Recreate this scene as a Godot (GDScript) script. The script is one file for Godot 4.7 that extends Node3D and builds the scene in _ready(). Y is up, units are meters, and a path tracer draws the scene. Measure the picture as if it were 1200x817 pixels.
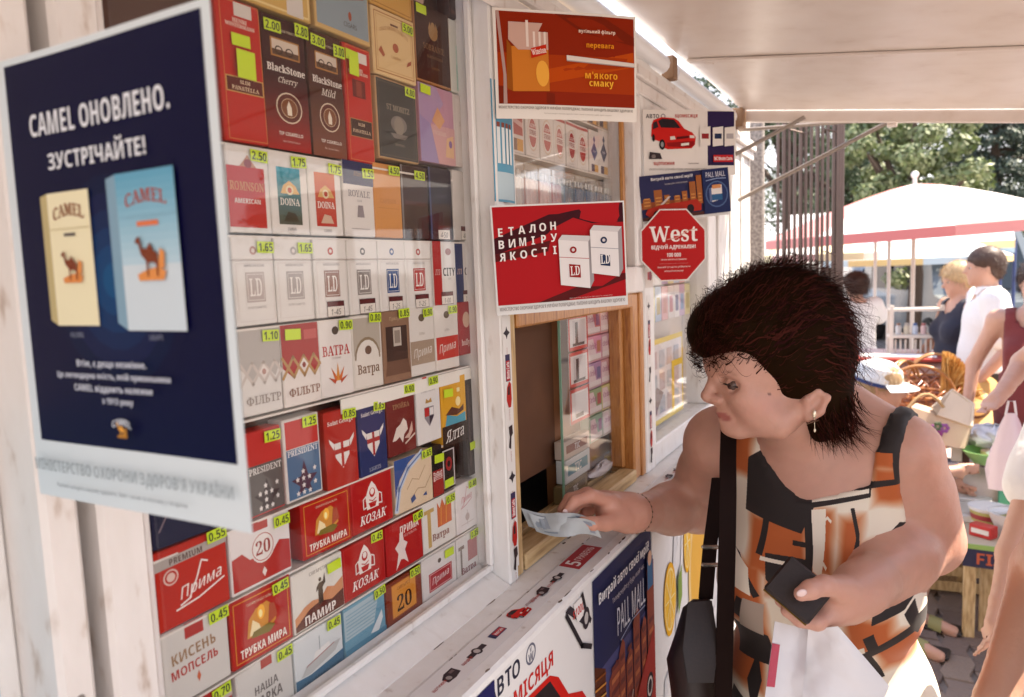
extends Node3D
# Street kiosk selling cigarettes, seen along its front from close by. Facade runs along -z at x = 0 .. 0.14, camera outside at x = 0.56.
const CAM_POS := Vector3(0.56, 1.60, 0.0)
const FPX := 861.0
var CB := Basis(Vector3(0.87853, -0.03681, -0.47626), Vector3(-0.01769, 0.99384, -0.10944), Vector3(0.47735, 0.10457, 0.87247))
var rng := RandomNumberGenerator.new()
var used := {}
var mats := {}
var texs := {}
var fonts := {}
var glyphs := {}

# a point seen at pixel (x, y) of the 1200 x 817 picture, d metres along the optical axis
func at(x: float, y: float, d: float) -> Vector3:
	return CAM_POS + CB * (Vector3((x - 600.0) / FPX, -(y - 408.5) / FPX, -1.0) * d)

func numbered(n: String) -> String:
	if not used.has(n):
		used[n] = 0
		return n
	used[n] += 1
	return "%s_%03d" % [n, used[n]]

func thing(called: String, label: String, category: String, pos := Vector3.ZERO, turn := 0.0, group := "") -> Node3D:
	var o := Node3D.new()
	o.name = numbered(called)
	add_child(o)
	o.position = pos
	o.rotation.y = turn
	tag(o, label, category, group)
	return o

func tag(o: Node, label: String, category: String, group := "", kind := "") -> void:
	if label: o.set_meta("label", label)
	if category: o.set_meta("category", category)
	if group: o.set_meta("group", group)
	if kind: o.set_meta("kind", kind)

func lin(h: String) -> Color:
	return Color.html(h).srgb_to_linear()

# ---------------------------------------------------------------- mesh builder
class MB extends RefCounted:
	var v := PackedVector3Array()
	var n := PackedVector3Array()
	var c := PackedColorArray()
	var uv := PackedVector2Array()
	var col := Color.WHITE
	func tri(a: Vector3, b: Vector3, d: Vector3, na: Vector3, nb: Vector3, nd: Vector3) -> void:
		if (b - a).cross(d - a).dot(na + nb + nd) > 0.0:
			var t := b; b = d; d = t
			t = nb; nb = nd; nd = t
		v.append(a); v.append(b); v.append(d)
		n.append(na); n.append(nb); n.append(nd)
		c.append(col); c.append(col); c.append(col)
	func flat(a: Vector3, b: Vector3, d: Vector3, nn: Vector3) -> void:
		tri(a, b, d, nn, nn, nn)
	func quad(a: Vector3, b: Vector3, d: Vector3, e: Vector3, nn := Vector3.ZERO) -> void:
		if nn == Vector3.ZERO:
			nn = (b - a).cross(d - a).normalized()
			if nn == Vector3.ZERO: nn = (d - a).cross(e - a).normalized()
		flat(a, b, d, nn); flat(a, d, e, nn)
	# box with chamfered edges
	func box(ce: Vector3, s: Vector3, bv := 0.0, bs := Basis.IDENTITY) -> void:
		var h := s * 0.5
		var b := minf(bv, minf(h.x, minf(h.y, h.z)) * 0.9)
		var ax: Array[Vector3] = [Vector3.RIGHT, Vector3.UP, Vector3.BACK]
		for i in 3:
			var j := (i + 1) % 3
			var k := (i + 2) % 3
			for sg in [-1.0, 1.0]:
				var w: Vector3 = ax[i] * h[i] * sg
				var pj: Vector3 = ax[j] * (h[j] - b)
				var pk: Vector3 = ax[k] * (h[k] - b)
				quad(ce + bs * (w - pj - pk), ce + bs * (w + pj - pk), ce + bs * (w + pj + pk), ce + bs * (w - pj + pk), bs * ax[i] * sg)
				if b > 0.0:
					for sj in [-1.0, 1.0]:
						# edge between face i(sg) and face j(sj)
						var e1: Vector3 = ax[i] * h[i] * sg + ax[j] * (h[j] - b) * sj
						var e2: Vector3 = ax[i] * (h[i] - b) * sg + ax[j] * h[j] * sj
						quad(ce + bs * (e1 - pk), ce + bs * (e1 + pk), ce + bs * (e2 + pk), ce + bs * (e2 - pk), bs * (ax[i] * sg + ax[j] * sj).normalized())
		if b > 0.0:
			for sx in [-1.0, 1.0]:
				for sy in [-1.0, 1.0]:
					for sz in [-1.0, 1.0]:
						var q := Vector3(sx, sy, sz)
						flat(ce + bs * (q * Vector3(h.x, h.y - b, h.z - b)), ce + bs * (q * Vector3(h.x - b, h.y, h.z - b)), ce + bs * (q * Vector3(h.x - b, h.y - b, h.z)), bs * q.normalized())
	func box2(a: Vector3, b: Vector3, bv := 0.0) -> void:
		box((a + b) * 0.5, (b - a).abs(), bv)
	# tube along a path with a radius at each point
	func tube(path: Array, radii: Array, sides := 8, caps := true) -> void:
		var m := path.size()
		var prev := []
		var up := Vector3.UP
		for i in m:
			var dir: Vector3 = (path[mini(i + 1, m - 1)] - path[maxi(i - 1, 0)]).normalized()
			if absf(dir.dot(up)) > 0.95: up = Vector3.RIGHT if absf(dir.x) < 0.9 else Vector3.BACK
			var sx := dir.cross(up).normalized()
			var sy := sx.cross(dir).normalized()
			up = sy
			var ring := []
			for k in sides:
				var t := TAU * k / sides
				var nn := sx * cos(t) + sy * sin(t)
				var r: float = radii[mini(i, radii.size() - 1)]
				ring.append([path[i] + nn * r, nn])
			if i > 0:
				for k in sides:
					var k2 := (k + 1) % sides
					tri(prev[k][0], prev[k2][0], ring[k2][0], prev[k][1], prev[k2][1], ring[k2][1])
					tri(prev[k][0], ring[k2][0], ring[k][0], prev[k][1], ring[k2][1], ring[k][1])
			if caps and (i == 0 or i == m - 1):
				var cn := -dir if i == 0 else dir
				for k in sides:
					flat(path[i], ring[k][0], ring[(k + 1) % sides][0], cn)
			prev = ring
	# profile of (radius, height) turned round the y axis of xf
	func lathe(prof: Array, xf := Transform3D.IDENTITY, sides := 20, sx := 1.0, sz := 1.0) -> void:
		for i in prof.size() - 1:
			var p: Vector2 = prof[i]
			var q: Vector2 = prof[i + 1]
			var d := q - p
			var pn := Vector2(d.y, -d.x).normalized()
			for k in sides:
				var t0 := TAU * k / sides
				var t1 := TAU * (k + 1) / sides
				var a := Vector3(p.x * cos(t0) * sx, p.y, p.x * sin(t0) * sz)
				var b := Vector3(p.x * cos(t1) * sx, p.y, p.x * sin(t1) * sz)
				var e := Vector3(q.x * cos(t1) * sx, q.y, q.x * sin(t1) * sz)
				var f := Vector3(q.x * cos(t0) * sx, q.y, q.x * sin(t0) * sz)
				var n0 := (xf.basis * Vector3(pn.x * cos(t0), pn.y, pn.x * sin(t0))).normalized()
				var n1 := (xf.basis * Vector3(pn.x * cos(t1), pn.y, pn.x * sin(t1))).normalized()
				if p.x > 1e-6: tri(xf * a, xf * b, xf * e, n0, n1, n1)
				if q.x > 1e-6: tri(xf * a, xf * e, xf * f, n0, n1, n0)
	func ball(ce: Vector3, r: Vector3, bs := Basis.IDENTITY, la := 8, lo := 12) -> void:
		for i in la:
			var t0 := PI * i / la
			var t1 := PI * (i + 1) / la
			for k in lo:
				var p0 := TAU * k / lo
				var p1 := TAU * (k + 1) / lo
				var q := [Vector3(sin(t0) * cos(p0), cos(t0), sin(t0) * sin(p0)), Vector3(sin(t0) * cos(p1), cos(t0), sin(t0) * sin(p1)), Vector3(sin(t1) * cos(p1), cos(t1), sin(t1) * sin(p1)), Vector3(sin(t1) * cos(p0), cos(t1), sin(t1) * sin(p0))]
				var w := []
				var m := []
				for e in q:
					w.append(ce + bs * (e * r)); m.append((bs * (e / r)).normalized())
				if i > 0: tri(w[0], w[1], w[2], m[0], m[1], m[2])
				if i < la - 1: tri(w[0], w[2], w[3], m[0], m[2], m[3])
	# a sheet over a grid of points g[i][j], both sides, thickness th
	func sheet(g: Array, th := 0.0) -> void:
		var nr := g.size()
		var nc: int = g[0].size()
		var nm := []
		for i in nr:
			var row := []
			for j in nc:
				var du: Vector3 = g[mini(i + 1, nr - 1)][j] - g[maxi(i - 1, 0)][j]
				var dv: Vector3 = g[i][mini(j + 1, nc - 1)] - g[i][maxi(j - 1, 0)]
				row.append(du.cross(dv).normalized())
			nm.append(row)
		for sg in ([1.0, -1.0] if th > 0.0 else [1.0]):
			for i in nr - 1:
				for j in nc - 1:
					var o: Array = []
					for e in [[i, j], [i + 1, j], [i + 1, j + 1], [i, j + 1]]:
						var nn: Vector3 = nm[e[0]][e[1]] * sg
						o.append([g[e[0]][e[1]] + nn * th * 0.5, nn])
					tri(o[0][0], o[1][0], o[2][0], o[0][1], o[1][1], o[2][1])
					tri(o[0][0], o[2][0], o[3][0], o[0][1], o[2][1], o[3][1])
	func mesh() -> ArrayMesh:
		var a := []
		a.resize(Mesh.ARRAY_MAX)
		a[Mesh.ARRAY_VERTEX] = v
		a[Mesh.ARRAY_NORMAL] = n
		a[Mesh.ARRAY_COLOR] = c
		if uv.size() == v.size(): a[Mesh.ARRAY_TEX_UV] = uv
		var m := ArrayMesh.new()
		m.add_surface_from_arrays(Mesh.PRIMITIVE_TRIANGLES, a)
		return m

func put(called: String, mb: MB, m: Material, parent: Node = null) -> MeshInstance3D:
	return put_mesh(called, mb.mesh(), m, parent)

func put_mesh(called: String, me: Mesh, m: Material, parent: Node = null) -> MeshInstance3D:
	var o := MeshInstance3D.new()
	o.mesh = me
	o.material_override = m
	if parent == null:
		o.name = numbered(called)
		add_child(o)
	else:
		o.name = called
		parent.add_child(o, true)
	return o

# one chamfered box as a part
func part_box(called: String, a: Vector3, b: Vector3, m: Material, parent: Node, bv := 0.002) -> MeshInstance3D:
	var mb := MB.new()
	mb.box2(a, b, bv)
	return put(called, mb, m, parent)

func part_tube(called: String, path: Array, radii: Array, m: Material, parent: Node, sides := 8) -> MeshInstance3D:
	var mb := MB.new()
	mb.tube(path, radii, sides)
	return put(called, mb, m, parent)

# ---------------------------------------------------------------- materials
func noise_tex(key: String, freq: float, ramp: Array, size := 512, seed_ := 1, oct := 4, kind := FastNoiseLite.TYPE_SIMPLEX_SMOOTH, normal := false, bump := 4.0) -> Texture2D:
	if texs.has(key): return texs[key]
	var fn := FastNoiseLite.new()
	fn.seed = seed_
	fn.noise_type = kind
	fn.frequency = freq
	fn.fractal_octaves = oct
	var t := NoiseTexture2D.new()
	t.width = size
	t.height = size
	t.seamless = true
	t.noise = fn
	if normal:
		t.as_normal_map = true
		t.bump_strength = bump
	else:
		var g := Gradient.new()
		var off := PackedFloat32Array()
		var cs := PackedColorArray()
		for e in ramp:
			off.append(e[0]); cs.append(Color.html(e[1]))
		g.offsets = off
		g.colors = cs
		t.color_ramp = g
	texs[key] = t
	return t

func mat(col: String, rough := 0.6, o := {}) -> StandardMaterial3D:
	var key := col + str(rough) + str(o)
	if mats.has(key): return mats[key]
	var m := StandardMaterial3D.new()
	m.albedo_color = Color.html(col)
	m.roughness = rough
	m.metallic = o.get("metal", 0.0)
	if o.has("vc"):
		m.vertex_color_use_as_albedo = true
	if o.has("tex"):
		m.albedo_texture = o.tex
		m.uv1_triplanar = o.get("tri", true)
		m.uv1_world_triplanar = o.get("world", true)
		m.uv1_scale = o.get("scale", Vector3.ONE)
	if o.has("normal"):
		m.normal_enabled = true
		m.normal_texture = o.normal
		m.normal_scale = o.get("nscale", 0.5)
		m.uv1_triplanar = o.get("tri", true)
		m.uv1_world_triplanar = o.get("world", true)
		m.uv1_scale = o.get("scale", Vector3.ONE)
	if o.has("coat"):
		m.clearcoat_enabled = true
		m.clearcoat = o.coat
		m.clearcoat_roughness = o.get("coatr", 0.1)
	if o.has("rim"):
		m.rim_enabled = true
		m.rim = o.rim
		m.rim_tint = 0.6
	if o.has("sss"):
		m.subsurf_scatter_enabled = true
		m.subsurf_scatter_strength = o.sss
	if o.has("alpha"):
		m.transparency = BaseMaterial3D.TRANSPARENCY_ALPHA
		m.albedo_color.a = o.alpha
	if o.has("back"):
		m.backlight_enabled = true
		m.backlight = Color.html(o.back)
	if o.has("spec"):
		m.metallic_specular = o.spec
	if o.has("double"):
		m.cull_mode = BaseMaterial3D.CULL_DISABLED
	mats[key] = m
	return m

# ---------------------------------------------------------------- flat print: shapes and lettering in thin layers on a face
func font(k: String) -> Font:
	if fonts.has(k): return fonts[k]
	var f := SystemFont.new()
	f.font_names = PackedStringArray([{"s": "Droid Sans", "e": "Droid Serif", "m": "Droid Sans Mono"}[k[0]]])
	f.font_weight = 700 if k.length() > 1 else 400
	fonts[k] = f
	return f

func glyph(txt: String, fk: String) -> Array:
	var key := fk + "|" + txt
	if glyphs.has(key): return glyphs[key]
	var tm := TextMesh.new()
	tm.text = txt
	tm.font = font(fk)
	tm.font_size = 36 if fk != "e" else 50
	tm.pixel_size = 0.01
	tm.depth = 0.0
	tm.curve_step = 0.9
	tm.horizontal_alignment = HORIZONTAL_ALIGNMENT_LEFT
	var a := tm.get_mesh_arrays()
	var vv: PackedVector3Array = a[Mesh.ARRAY_VERTEX]
	var ix: PackedInt32Array = a[Mesh.ARRAY_INDEX]
	var lo := Vector2(1e9, 1e9)
	var hi := Vector2(-1e9, -1e9)
	for p in vv:
		lo = lo.min(Vector2(p.x, p.y)); hi = hi.max(Vector2(p.x, p.y))
	var out := PackedVector2Array()
	for i in ix:
		out.append(Vector2(vv[i].x, vv[i].y) - lo)
	glyphs[key] = [out, hi - lo]
	return glyphs[key]

class PR extends RefCounted:
	var mb := MB.new()
	var host: Node
	var o := Vector2.ZERO      # lower left corner, metres
	var s := Vector2.ONE       # size
	var z := 0.0
	var dz := 0.00006
	var bend := 0.0            # paper bowed outward by this much
	var wave := 0.0
	func w(p: Vector2) -> Vector3:
		var q := o + p * s
		var zz := z
		if bend != 0.0: zz += bend * sin(p.x * PI)
		if wave != 0.0: zz += wave * sin(p.x * 5.0 + p.y * 2.3 + 0.7)
		return Vector3(q.x, q.y, zz)
	func t3(a: Vector2, b: Vector2, c: Vector2) -> void:
		mb.flat(w(a), w(b), w(c), Vector3.BACK)
	func next(col: String) -> void:
		z += dz
		mb.col = Color.html(col).srgb_to_linear()
	func rect(u0: float, v0: float, u1: float, v1: float, col: String) -> void:
		next(col)
		var nx := 1
		var ny := 1
		if bend != 0.0 or wave != 0.0:
			nx = maxi(1, int(absf(u1 - u0) * 14.0)); ny = maxi(1, int(absf(v1 - v0) * 8.0))
		for i in nx:
			for j in ny:
				var a := Vector2(lerpf(u0, u1, float(i) / nx), lerpf(v0, v1, float(j) / ny))
				var b := Vector2(lerpf(u0, u1, float(i + 1) / nx), lerpf(v0, v1, float(j + 1) / ny))
				t3(a, Vector2(b.x, a.y), b); t3(a, b, Vector2(a.x, b.y))
	# printed blend from one colour to another, left-right (ax 0) or bottom-top (ax 1)
	func grad(u0: float, v0: float, u1: float, v1: float, c0: String, c1: String, ax := 1) -> void:
		z += dz
		var a0 := Color.html(c0)
		var a1 := Color.html(c1)
		for i in 12:
			mb.col = a0.lerp(a1, (i + 0.5) / 12.0).srgb_to_linear()
			var f0 := i / 12.0
			var f1 := (i + 1) / 12.0
			for j in 6:
				var g0 := j / 6.0
				var g1 := (j + 1) / 6.0
				var a := Vector2(lerpf(u0, u1, g0), lerpf(v0, v1, f0)) if ax == 1 else Vector2(lerpf(u0, u1, f0), lerpf(v0, v1, g0))
				var b := Vector2(lerpf(u0, u1, g1), lerpf(v0, v1, f1)) if ax == 1 else Vector2(lerpf(u0, u1, f1), lerpf(v0, v1, g1))
				t3(a, Vector2(b.x, a.y), b); t3(a, b, Vector2(a.x, b.y))
	func poly(pts: Array, col: String) -> void:
		next(col)
		var pp := PackedVector2Array()
		for i in pts.size() / 2:
			pp.append(Vector2(pts[i * 2], pts[i * 2 + 1]))
		var ix := Geometry2D.triangulate_polygon(pp)
		for i in ix.size() / 3:
			t3(pp[ix[i * 3]], pp[ix[i * 3 + 1]], pp[ix[i * 3 + 2]])
	func ell(cu: float, cv: float, ru: float, rv: float, col: String, k := 18) -> void:
		next(col)
		for i in k:
			var a := TAU * i / k
			var b := TAU * (i + 1) / k
			t3(Vector2(cu, cv), Vector2(cu + ru * cos(a), cv + rv * sin(a)), Vector2(cu + ru * cos(b), cv + rv * sin(b)))
	func ring(cu: float, cv: float, ru: float, rv: float, th: float, col: String, k := 24) -> void:
		next(col)
		for i in k:
			var a := TAU * i / k
			var b := TAU * (i + 1) / k
			var p := Vector2(cu, cv)
			var e0 := Vector2(cos(a) * ru, sin(a) * rv)
			var e1 := Vector2(cos(b) * ru, sin(b) * rv)
			t3(p + e0, p + e1, p + e1 * (1.0 - th)); t3(p + e0, p + e1 * (1.0 - th), p + e0 * (1.0 - th))
	func line(pts: Array, wd: float, col: String) -> void:
		next(col)
		for i in pts.size() / 2 - 1:
			var a := Vector2(pts[i * 2], pts[i * 2 + 1]) * s
			var b := Vector2(pts[i * 2 + 2], pts[i * 2 + 3]) * s
			var d := (b - a).normalized() * wd * s.x * 0.5
			var q := Vector2(-d.y, d.x)
			t3((a - d + q) / s, (b + d + q) / s, (b + d - q) / s); t3((a - d + q) / s, (b + d - q) / s, (a - d - q) / s)
	func frame(u0: float, v0: float, u1: float, v1: float, wd: float, col: String) -> void:
		var k := wd * s.x / s.y
		line([u0, v0, u1, v0, u1, v1, u0, v1, u0, v0], wd, col)
		k = k
	# text centred on (cu, cv): height vh of the face's height, squeezed to at most mw of its width; rot in degrees
	func text(t: String, cu: float, cv: float, vh: float, col: String, fk := "sb", mw := 0.9, rot := 0.0, slant := 0.0, arc := 0.0) -> void:
		next(col)
		var g: Array = host.glyph(t, fk)
		var tri: PackedVector2Array = g[0]
		var sz: Vector2 = g[1]
		if sz.x <= 0.0 or sz.y <= 0.0: return
		var ky := vh * s.y / sz.y
		var kx := minf(ky, mw * s.x / sz.x)
		var ro := deg_to_rad(rot)
		for i in tri.size() / 3:
			var q: Array[Vector2] = []
			for j in 3:
				var p := tri[i * 3 + j]
				var e := Vector2((p.x - sz.x * 0.5) * kx + (p.y - sz.y * 0.5) * ky * slant, (p.y - sz.y * 0.5) * ky)
				if arc != 0.0:
					var f := e.x / (sz.x * kx * 0.5)
					e.y += arc * s.y * (1.0 - f * f)
				e = e.rotated(ro)
				q.append(Vector2(cu, cv) + e / s)
			t3(q[0], q[1], q[2])
	func done(called: String, m: Material, parent: Node) -> void:
		if mb.v.size() > 0: host.put(called, mb, m, parent)

func face(w: float, h: float, zz: float, ox: float = NAN, oy: float = 0.0) -> PR:
	var p := PR.new()
	p.host = self
	p.s = Vector2(w, h)
	p.o = Vector2(-w * 0.5 if is_nan(ox) else ox, oy)
	p.z = zz
	return p

func draw(p: PR, ops: Array) -> void:
	for e in ops:
		match e[0]:
			"r": p.rect(e[1], e[2], e[3], e[4], e[5])
			"g": p.grad(e[1], e[2], e[3], e[4], e[5], e[6], e[7] if e.size() > 7 else 1)
			"e": p.ell(e[1], e[2], e[3], e[4], e[5])
			"o": p.ring(e[1], e[2], e[3], e[4], e[5], e[6])
			"p": p.poly(e[1], e[2])
			"l": p.line(e[1], e[2], e[3])
			"f": p.frame(e[1], e[2], e[3], e[4], e[5], e[6])
			"t": p.text(e[1], e[2], e[3], e[4], e[5], e[6] if e.size() > 6 else "sb", e[7] if e.size() > 7 else 0.85, e[8] if e.size() > 8 else 0.0, e[9] if e.size() > 9 else 0.0, e[10] if e.size() > 10 else 0.0)

# ---------------------------------------------------------------- camera, sky, sun
func _ready() -> void:
	rng.seed = 77
	var cam := Camera3D.new()
	cam.name = "camera"
	cam.transform = Transform3D(CB, CAM_POS)
	cam.fov = 50.76
	cam.near = 0.02
	cam.far = 400.0
	var ca := CameraAttributesPhysical.new()
	ca.frustum_focal_length = 25.3
	ca.frustum_focus_distance = 1.05
	ca.frustum_near = 0.02
	ca.frustum_far = 400.0
	ca.exposure_aperture = 6.3
	cam.attributes = ca
	add_child(cam)
	cam.make_current()
	var env := Environment.new()
	env.background_mode = Environment.BG_SKY
	var sk := Sky.new()
	var sm := ProceduralSkyMaterial.new()
	sm.sky_top_color = Color(0.54, 0.60, 0.72)
	sm.sky_horizon_color = Color(0.94, 0.92, 0.91)
	sm.sky_curve = 0.25
	sm.ground_horizon_color = Color(0.80, 0.76, 0.70)
	sm.ground_bottom_color = Color(0.55, 0.50, 0.45)
	sm.sun_angle_max = 1.0
	sk.sky_material = sm
	env.sky = sk
	env.tonemap_mode = Environment.TONE_MAPPER_LINEAR
	env.tonemap_exposure = 3.4
	env.sdfgi_enabled = true
	env.ssao_enabled = true
	env.ssil_enabled = true
	var we := WorldEnvironment.new()
	we.name = "world"
	we.environment = env
	add_child(we)
	var sun := DirectionalLight3D.new()
	sun.name = "sun"
	sun.light_energy = 1.6
	sun.light_color = Color(1.0, 0.94, 0.86)
	sun.light_angular_distance = 0.5
	sun.shadow_enabled = true
	add_child(sun)
	sun.look_at_from_position(Vector3(0.65, 1.2, -0.42) * 10.0, Vector3.ZERO)
	ground()
	kiosk()
	awning()
	posters()
	stickers()
	packs()
	inner_packs()
	far_window()
	gate()
	trees()
	market()
	crowd()
	customer()

# ---------------------------------------------------------------- shared surface materials
func paint() -> StandardMaterial3D:   # old white oil paint on boards
	return mat("ffffff", 0.42, {"tex": noise_tex("paint", 0.012, [[0.0, "b8aca2"], [0.15, "d6d0ca"], [0.27, "e3e0dc"], [0.7, "e6e4e1"], [1.0, "ebe9e7"]], 1024, 5, 6), "scale": Vector3(2.3, 0.8, 2.3), "normal": noise_tex("paint_n", 0.03, [], 512, 9, 4, FastNoiseLite.TYPE_SIMPLEX_SMOOTH, true, 3.0), "nscale": 0.25})

func paint2() -> StandardMaterial3D:  # creamier coat
	return mat("ffffff", 0.45, {"tex": noise_tex("paint2", 0.02, [[0.0, "b09e90"], [0.15, "d2c8c0"], [0.27, "dfd9d4"], [1.0, "e4dfdb"]], 1024, 15, 6), "scale": Vector3(1.7, 0.7, 1.7), "normal": noise_tex("paint_n", 0.03, [], 512, 9, 4, FastNoiseLite.TYPE_SIMPLEX_SMOOTH, true, 3.0), "nscale": 0.3})

func pine() -> StandardMaterial3D:
	return mat("ffffff", 0.38, {"tex": noise_tex("pine", 0.02, [[0.0, "8f5626"], [0.35, "b67a3c"], [0.5, "c48a4a"], [0.62, "b37536"], [1.0, "d3a05e"]], 512, 21, 5), "scale": Vector3(9.0, 0.9, 9.0), "coat": 0.3})

func rawwood() -> StandardMaterial3D:
	return mat("ffffff", 0.6, {"tex": noise_tex("raw", 0.02, [[0.0, "9a7a52"], [0.4, "c0a070"], [0.6, "c9ab7c"], [1.0, "d8bf94"]], 512, 31, 5), "scale": Vector3(6.0, 1.0, 6.0)})

func railwood() -> StandardMaterial3D:  # the same wood with its grain running along the front
	return mat("ffffff", 0.6, {"tex": noise_tex("raw", 0.02, [[0.0, "9a7a52"], [0.4, "c0a070"], [0.6, "c9ab7c"], [1.0, "d8bf94"]], 512, 31, 5), "scale": Vector3(7.0, 7.0, 0.7)})

func ink() -> StandardMaterial3D:     # printed paper and card
	return mat("ffffff", 0.45, {"vc": true, "spec": 0.25})

func gloss() -> StandardMaterial3D:   # poster paper
	return mat("ffffff", 0.5, {"vc": true, "spec": 0.25})

func glass_mat() -> StandardMaterial3D:
	return mat("0c1210", 0.02, {"alpha": 0.02, "spec": 0.35})

# box given by distance along the front (s), height and distance out (x)
func fbox(called: String, s0: float, s1: float, y0: float, y1: float, x0: float, x1: float, m: Material, parent: Node, bv := 0.002) -> MeshInstance3D:
	return part_box(called, Vector3(x0, y0, -s1), Vector3(x1, y1, -s0), m, parent, bv)

# ---------------------------------------------------------------- the kiosk itself
func kiosk() -> void:
	var k := thing("market_kiosk", "white painted wooden kiosk with glazed cigarette display and small service window", "kiosk")
	var w := paint()
	var w2 := paint2()
	var p := pine()
	var dark := mat("3a2a22", 0.7)
	# the room
	fbox("floor_board", -2.0, 2.75, 0.04, 0.12, -1.5, 0.1, dark, k)
	fbox("back_wall", -2.0, 2.75, 0.12, 2.1, -1.56, -1.5, w2, k)
	fbox("end_wall", 2.69, 2.75, 0.12, 2.1, -1.5, 0.046, w2, k)
	fbox("end_wall", -2.0, -1.94, 0.12, 2.1, -1.5, 0.046, w2, k)
	fbox("roof", -2.1, 2.8, 2.1, 2.14, -1.6, -0.06, mat("8d8a86", 0.7), k)
	fbox("header", -1.94, 2.69, 2.081, 2.0995, -0.1, -0.04, w2, k)
	# front below the ledge
	fbox("counter_front", -2.0, 2.75, 0.12, 1.128, 0.10, 0.136, w, k)
	fbox("ledge_plank", -2.0, 2.75, 1.112, 1.1425, 0.0, 0.0842, w, k, 0.003)
	fbox("ledge_plank", -2.0, 2.75, 1.128, 1.144, 0.0862, 0.1425, w, k, 0.004)
	# chipped paint along the ledge
	for i in 26:
		var cs := rng.randf_range(0.45, 1.5)
		var cx: float = [0.1395, 0.0855, 0.0845, 0.1405, 0.053][i % 5] + rng.randf_range(-0.002, 0.001)
		var cp := MB.new()
		cp.col = Color.WHITE
		var ln := rng.randf_range(0.003, 0.013)
		var wd := rng.randf_range(0.0008, 0.0024)
		var yy := 1.1444 if cx > 0.0862 else 1.1429
		var rim := []
		for a in 9:
			var an := TAU * a / 9.0
			var rr := rng.randf_range(0.6, 1.2)
			rim.append(Vector3(cx + sin(an) * wd * rr, yy, -cs + cos(an) * ln * rr))
		for a in 9: cp.flat(Vector3(cx, yy, -cs), rim[a], rim[(a + 1) % 9], Vector3.UP)
		put("paint_chip", cp, mat(["5c4a3e", "7a6a5c", "4a3a30"][i % 3], 0.9), k)
	# screws holding the frame
	for e in [[0.338, 1.25, 0.0302], [0.338, 1.75, 0.0302], [0.291, 1.3, 0.0302], [0.912, 1.86, 0.0522], [0.912, 1.60, 0.0522], [1.52, 1.75, 0.0513], [1.575, 1.62, 0.0522], [2.30, 1.5, 0.0462], [2.5, 1.7, 0.0462]]:
		var sc := MB.new()
		sc.lathe([Vector2(0.0035, 0.0), Vector2(0.003, 0.0009), Vector2(0.0, 0.0011)], Transform3D(Basis(Vector3(0, 0, 1), -PI / 2), Vector3(e[2], e[1], -e[0])), 10)
		put("screw", sc, mat("8f8a84", 0.4, {"metal": 0.6}), k)
	# display window
	fbox("back_panel", 0.30, 0.94, 1.15, 2.08, -0.036, -0.027, mat("4c3024", 0.7), k)
	for y in [1.7285, 1.6435, 1.5545, 1.4665, 1.366, 1.2985, 1.2275, 1.158]:
		fbox("shelf", 0.373, 0.897, y - 0.0022, y, -0.0265, -0.0015, mat("d8d0c6", 0.4), k, 0.0)
	fbox("shelf_label_strip", 0.62, 0.897, 1.4475, 1.464, -0.0012, 0.0002, mat("e8e4da", 0.4), k, 0.0)
	var g := fbox("display_pane", 0.374, 0.8965, 1.166, 2.04, 0.012, 0.0155, glass_mat(), k, 0.0)
	g.set_meta("label", "large clear pane over the cigarette rows")
	var sill := MB.new()
	sill.quad(Vector3(0.0, 1.1685, -0.372), Vector3(0.052, 1.1435, -0.372), Vector3(0.052, 1.1435, -0.898), Vector3(0.0, 1.1685, -0.898), Vector3(0.4, 0.9, 0.0).normalized())
	sill.quad(Vector3(0.0, 1.1425, -0.372), Vector3(0.0, 1.1685, -0.372), Vector3(0.0, 1.1685, -0.898), Vector3(0.0, 1.1425, -0.898), Vector3.LEFT)
	sill.quad(Vector3(0.052, 1.1425, -0.372), Vector3(0.052, 1.1435, -0.372), Vector3(0.052, 1.1435, -0.898), Vector3(0.052, 1.1425, -0.898), Vector3.RIGHT)
	put("sill", sill, w, k)
	fbox("glazing_bead", 0.372, 0.8975, 1.1625, 1.1715, 0.016, 0.025, w, k)
	fbox("glazing_bead", 0.889, 0.8975, 1.172, 2.04, 0.016, 0.026, w, k)
	fbox("post", 0.899, 0.9245, 1.1425, 2.08, -0.1, 0.052, w, k, 0.003)
	fbox("post", 0.318, 0.356, 1.1425, 2.2, -0.06, 0.03, w2, k, 0.004)
	fbox("rebate_strip", 0.3565, 0.372, 1.1425, 2.08, -0.036, 0.0105, w2, k, 0.002)
	fbox("post", 0.278, 0.3045, 1.1425, 2.2, -0.05, 0.03, w2, k, 0.004)
	fbox("post_backing", 0.262, 0.32, 1.1425, 2.2, -0.075, -0.055, dark, k)
	fbox("side_panel", -1.94, 0.2775, 1.1425, 2.08, -0.05, -0.02, w, k)
	# service bay
	fbox("window_stile", 0.9255, 0.945, 1.1435, 1.545, -0.02, 0.05, rawwood(), k, 0.003)
	fbox("window_stile", 1.468, 1.507, 1.1435, 1.545, -0.01, 0.046, p, k, 0.004)
	fbox("window_moulding", 1.452, 1.467, 1.173, 1.515, -0.004, 0.026, p, k, 0.004)
	fbox("window_stile", 1.508, 1.53, 1.1435, 1.545, 0.0, 0.05, p, k, 0.003)
	fbox("window_rail", 0.9535, 1.4675, 1.1435, 1.170, 0.012, 0.05, railwood(), k, 0.003)
	fbox("window_rail", 0.9535, 1.4675, 1.516, 1.545, -0.01, 0.05, p, k, 0.003)
	for i in 3:
		fbox("sash_track", 0.9535, 1.4675, 1.1435, 1.161 + 0.004 * (i % 2), -0.034 + 0.015 * i, -0.026 + 0.015 * i, railwood(), k, 0.001)
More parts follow.
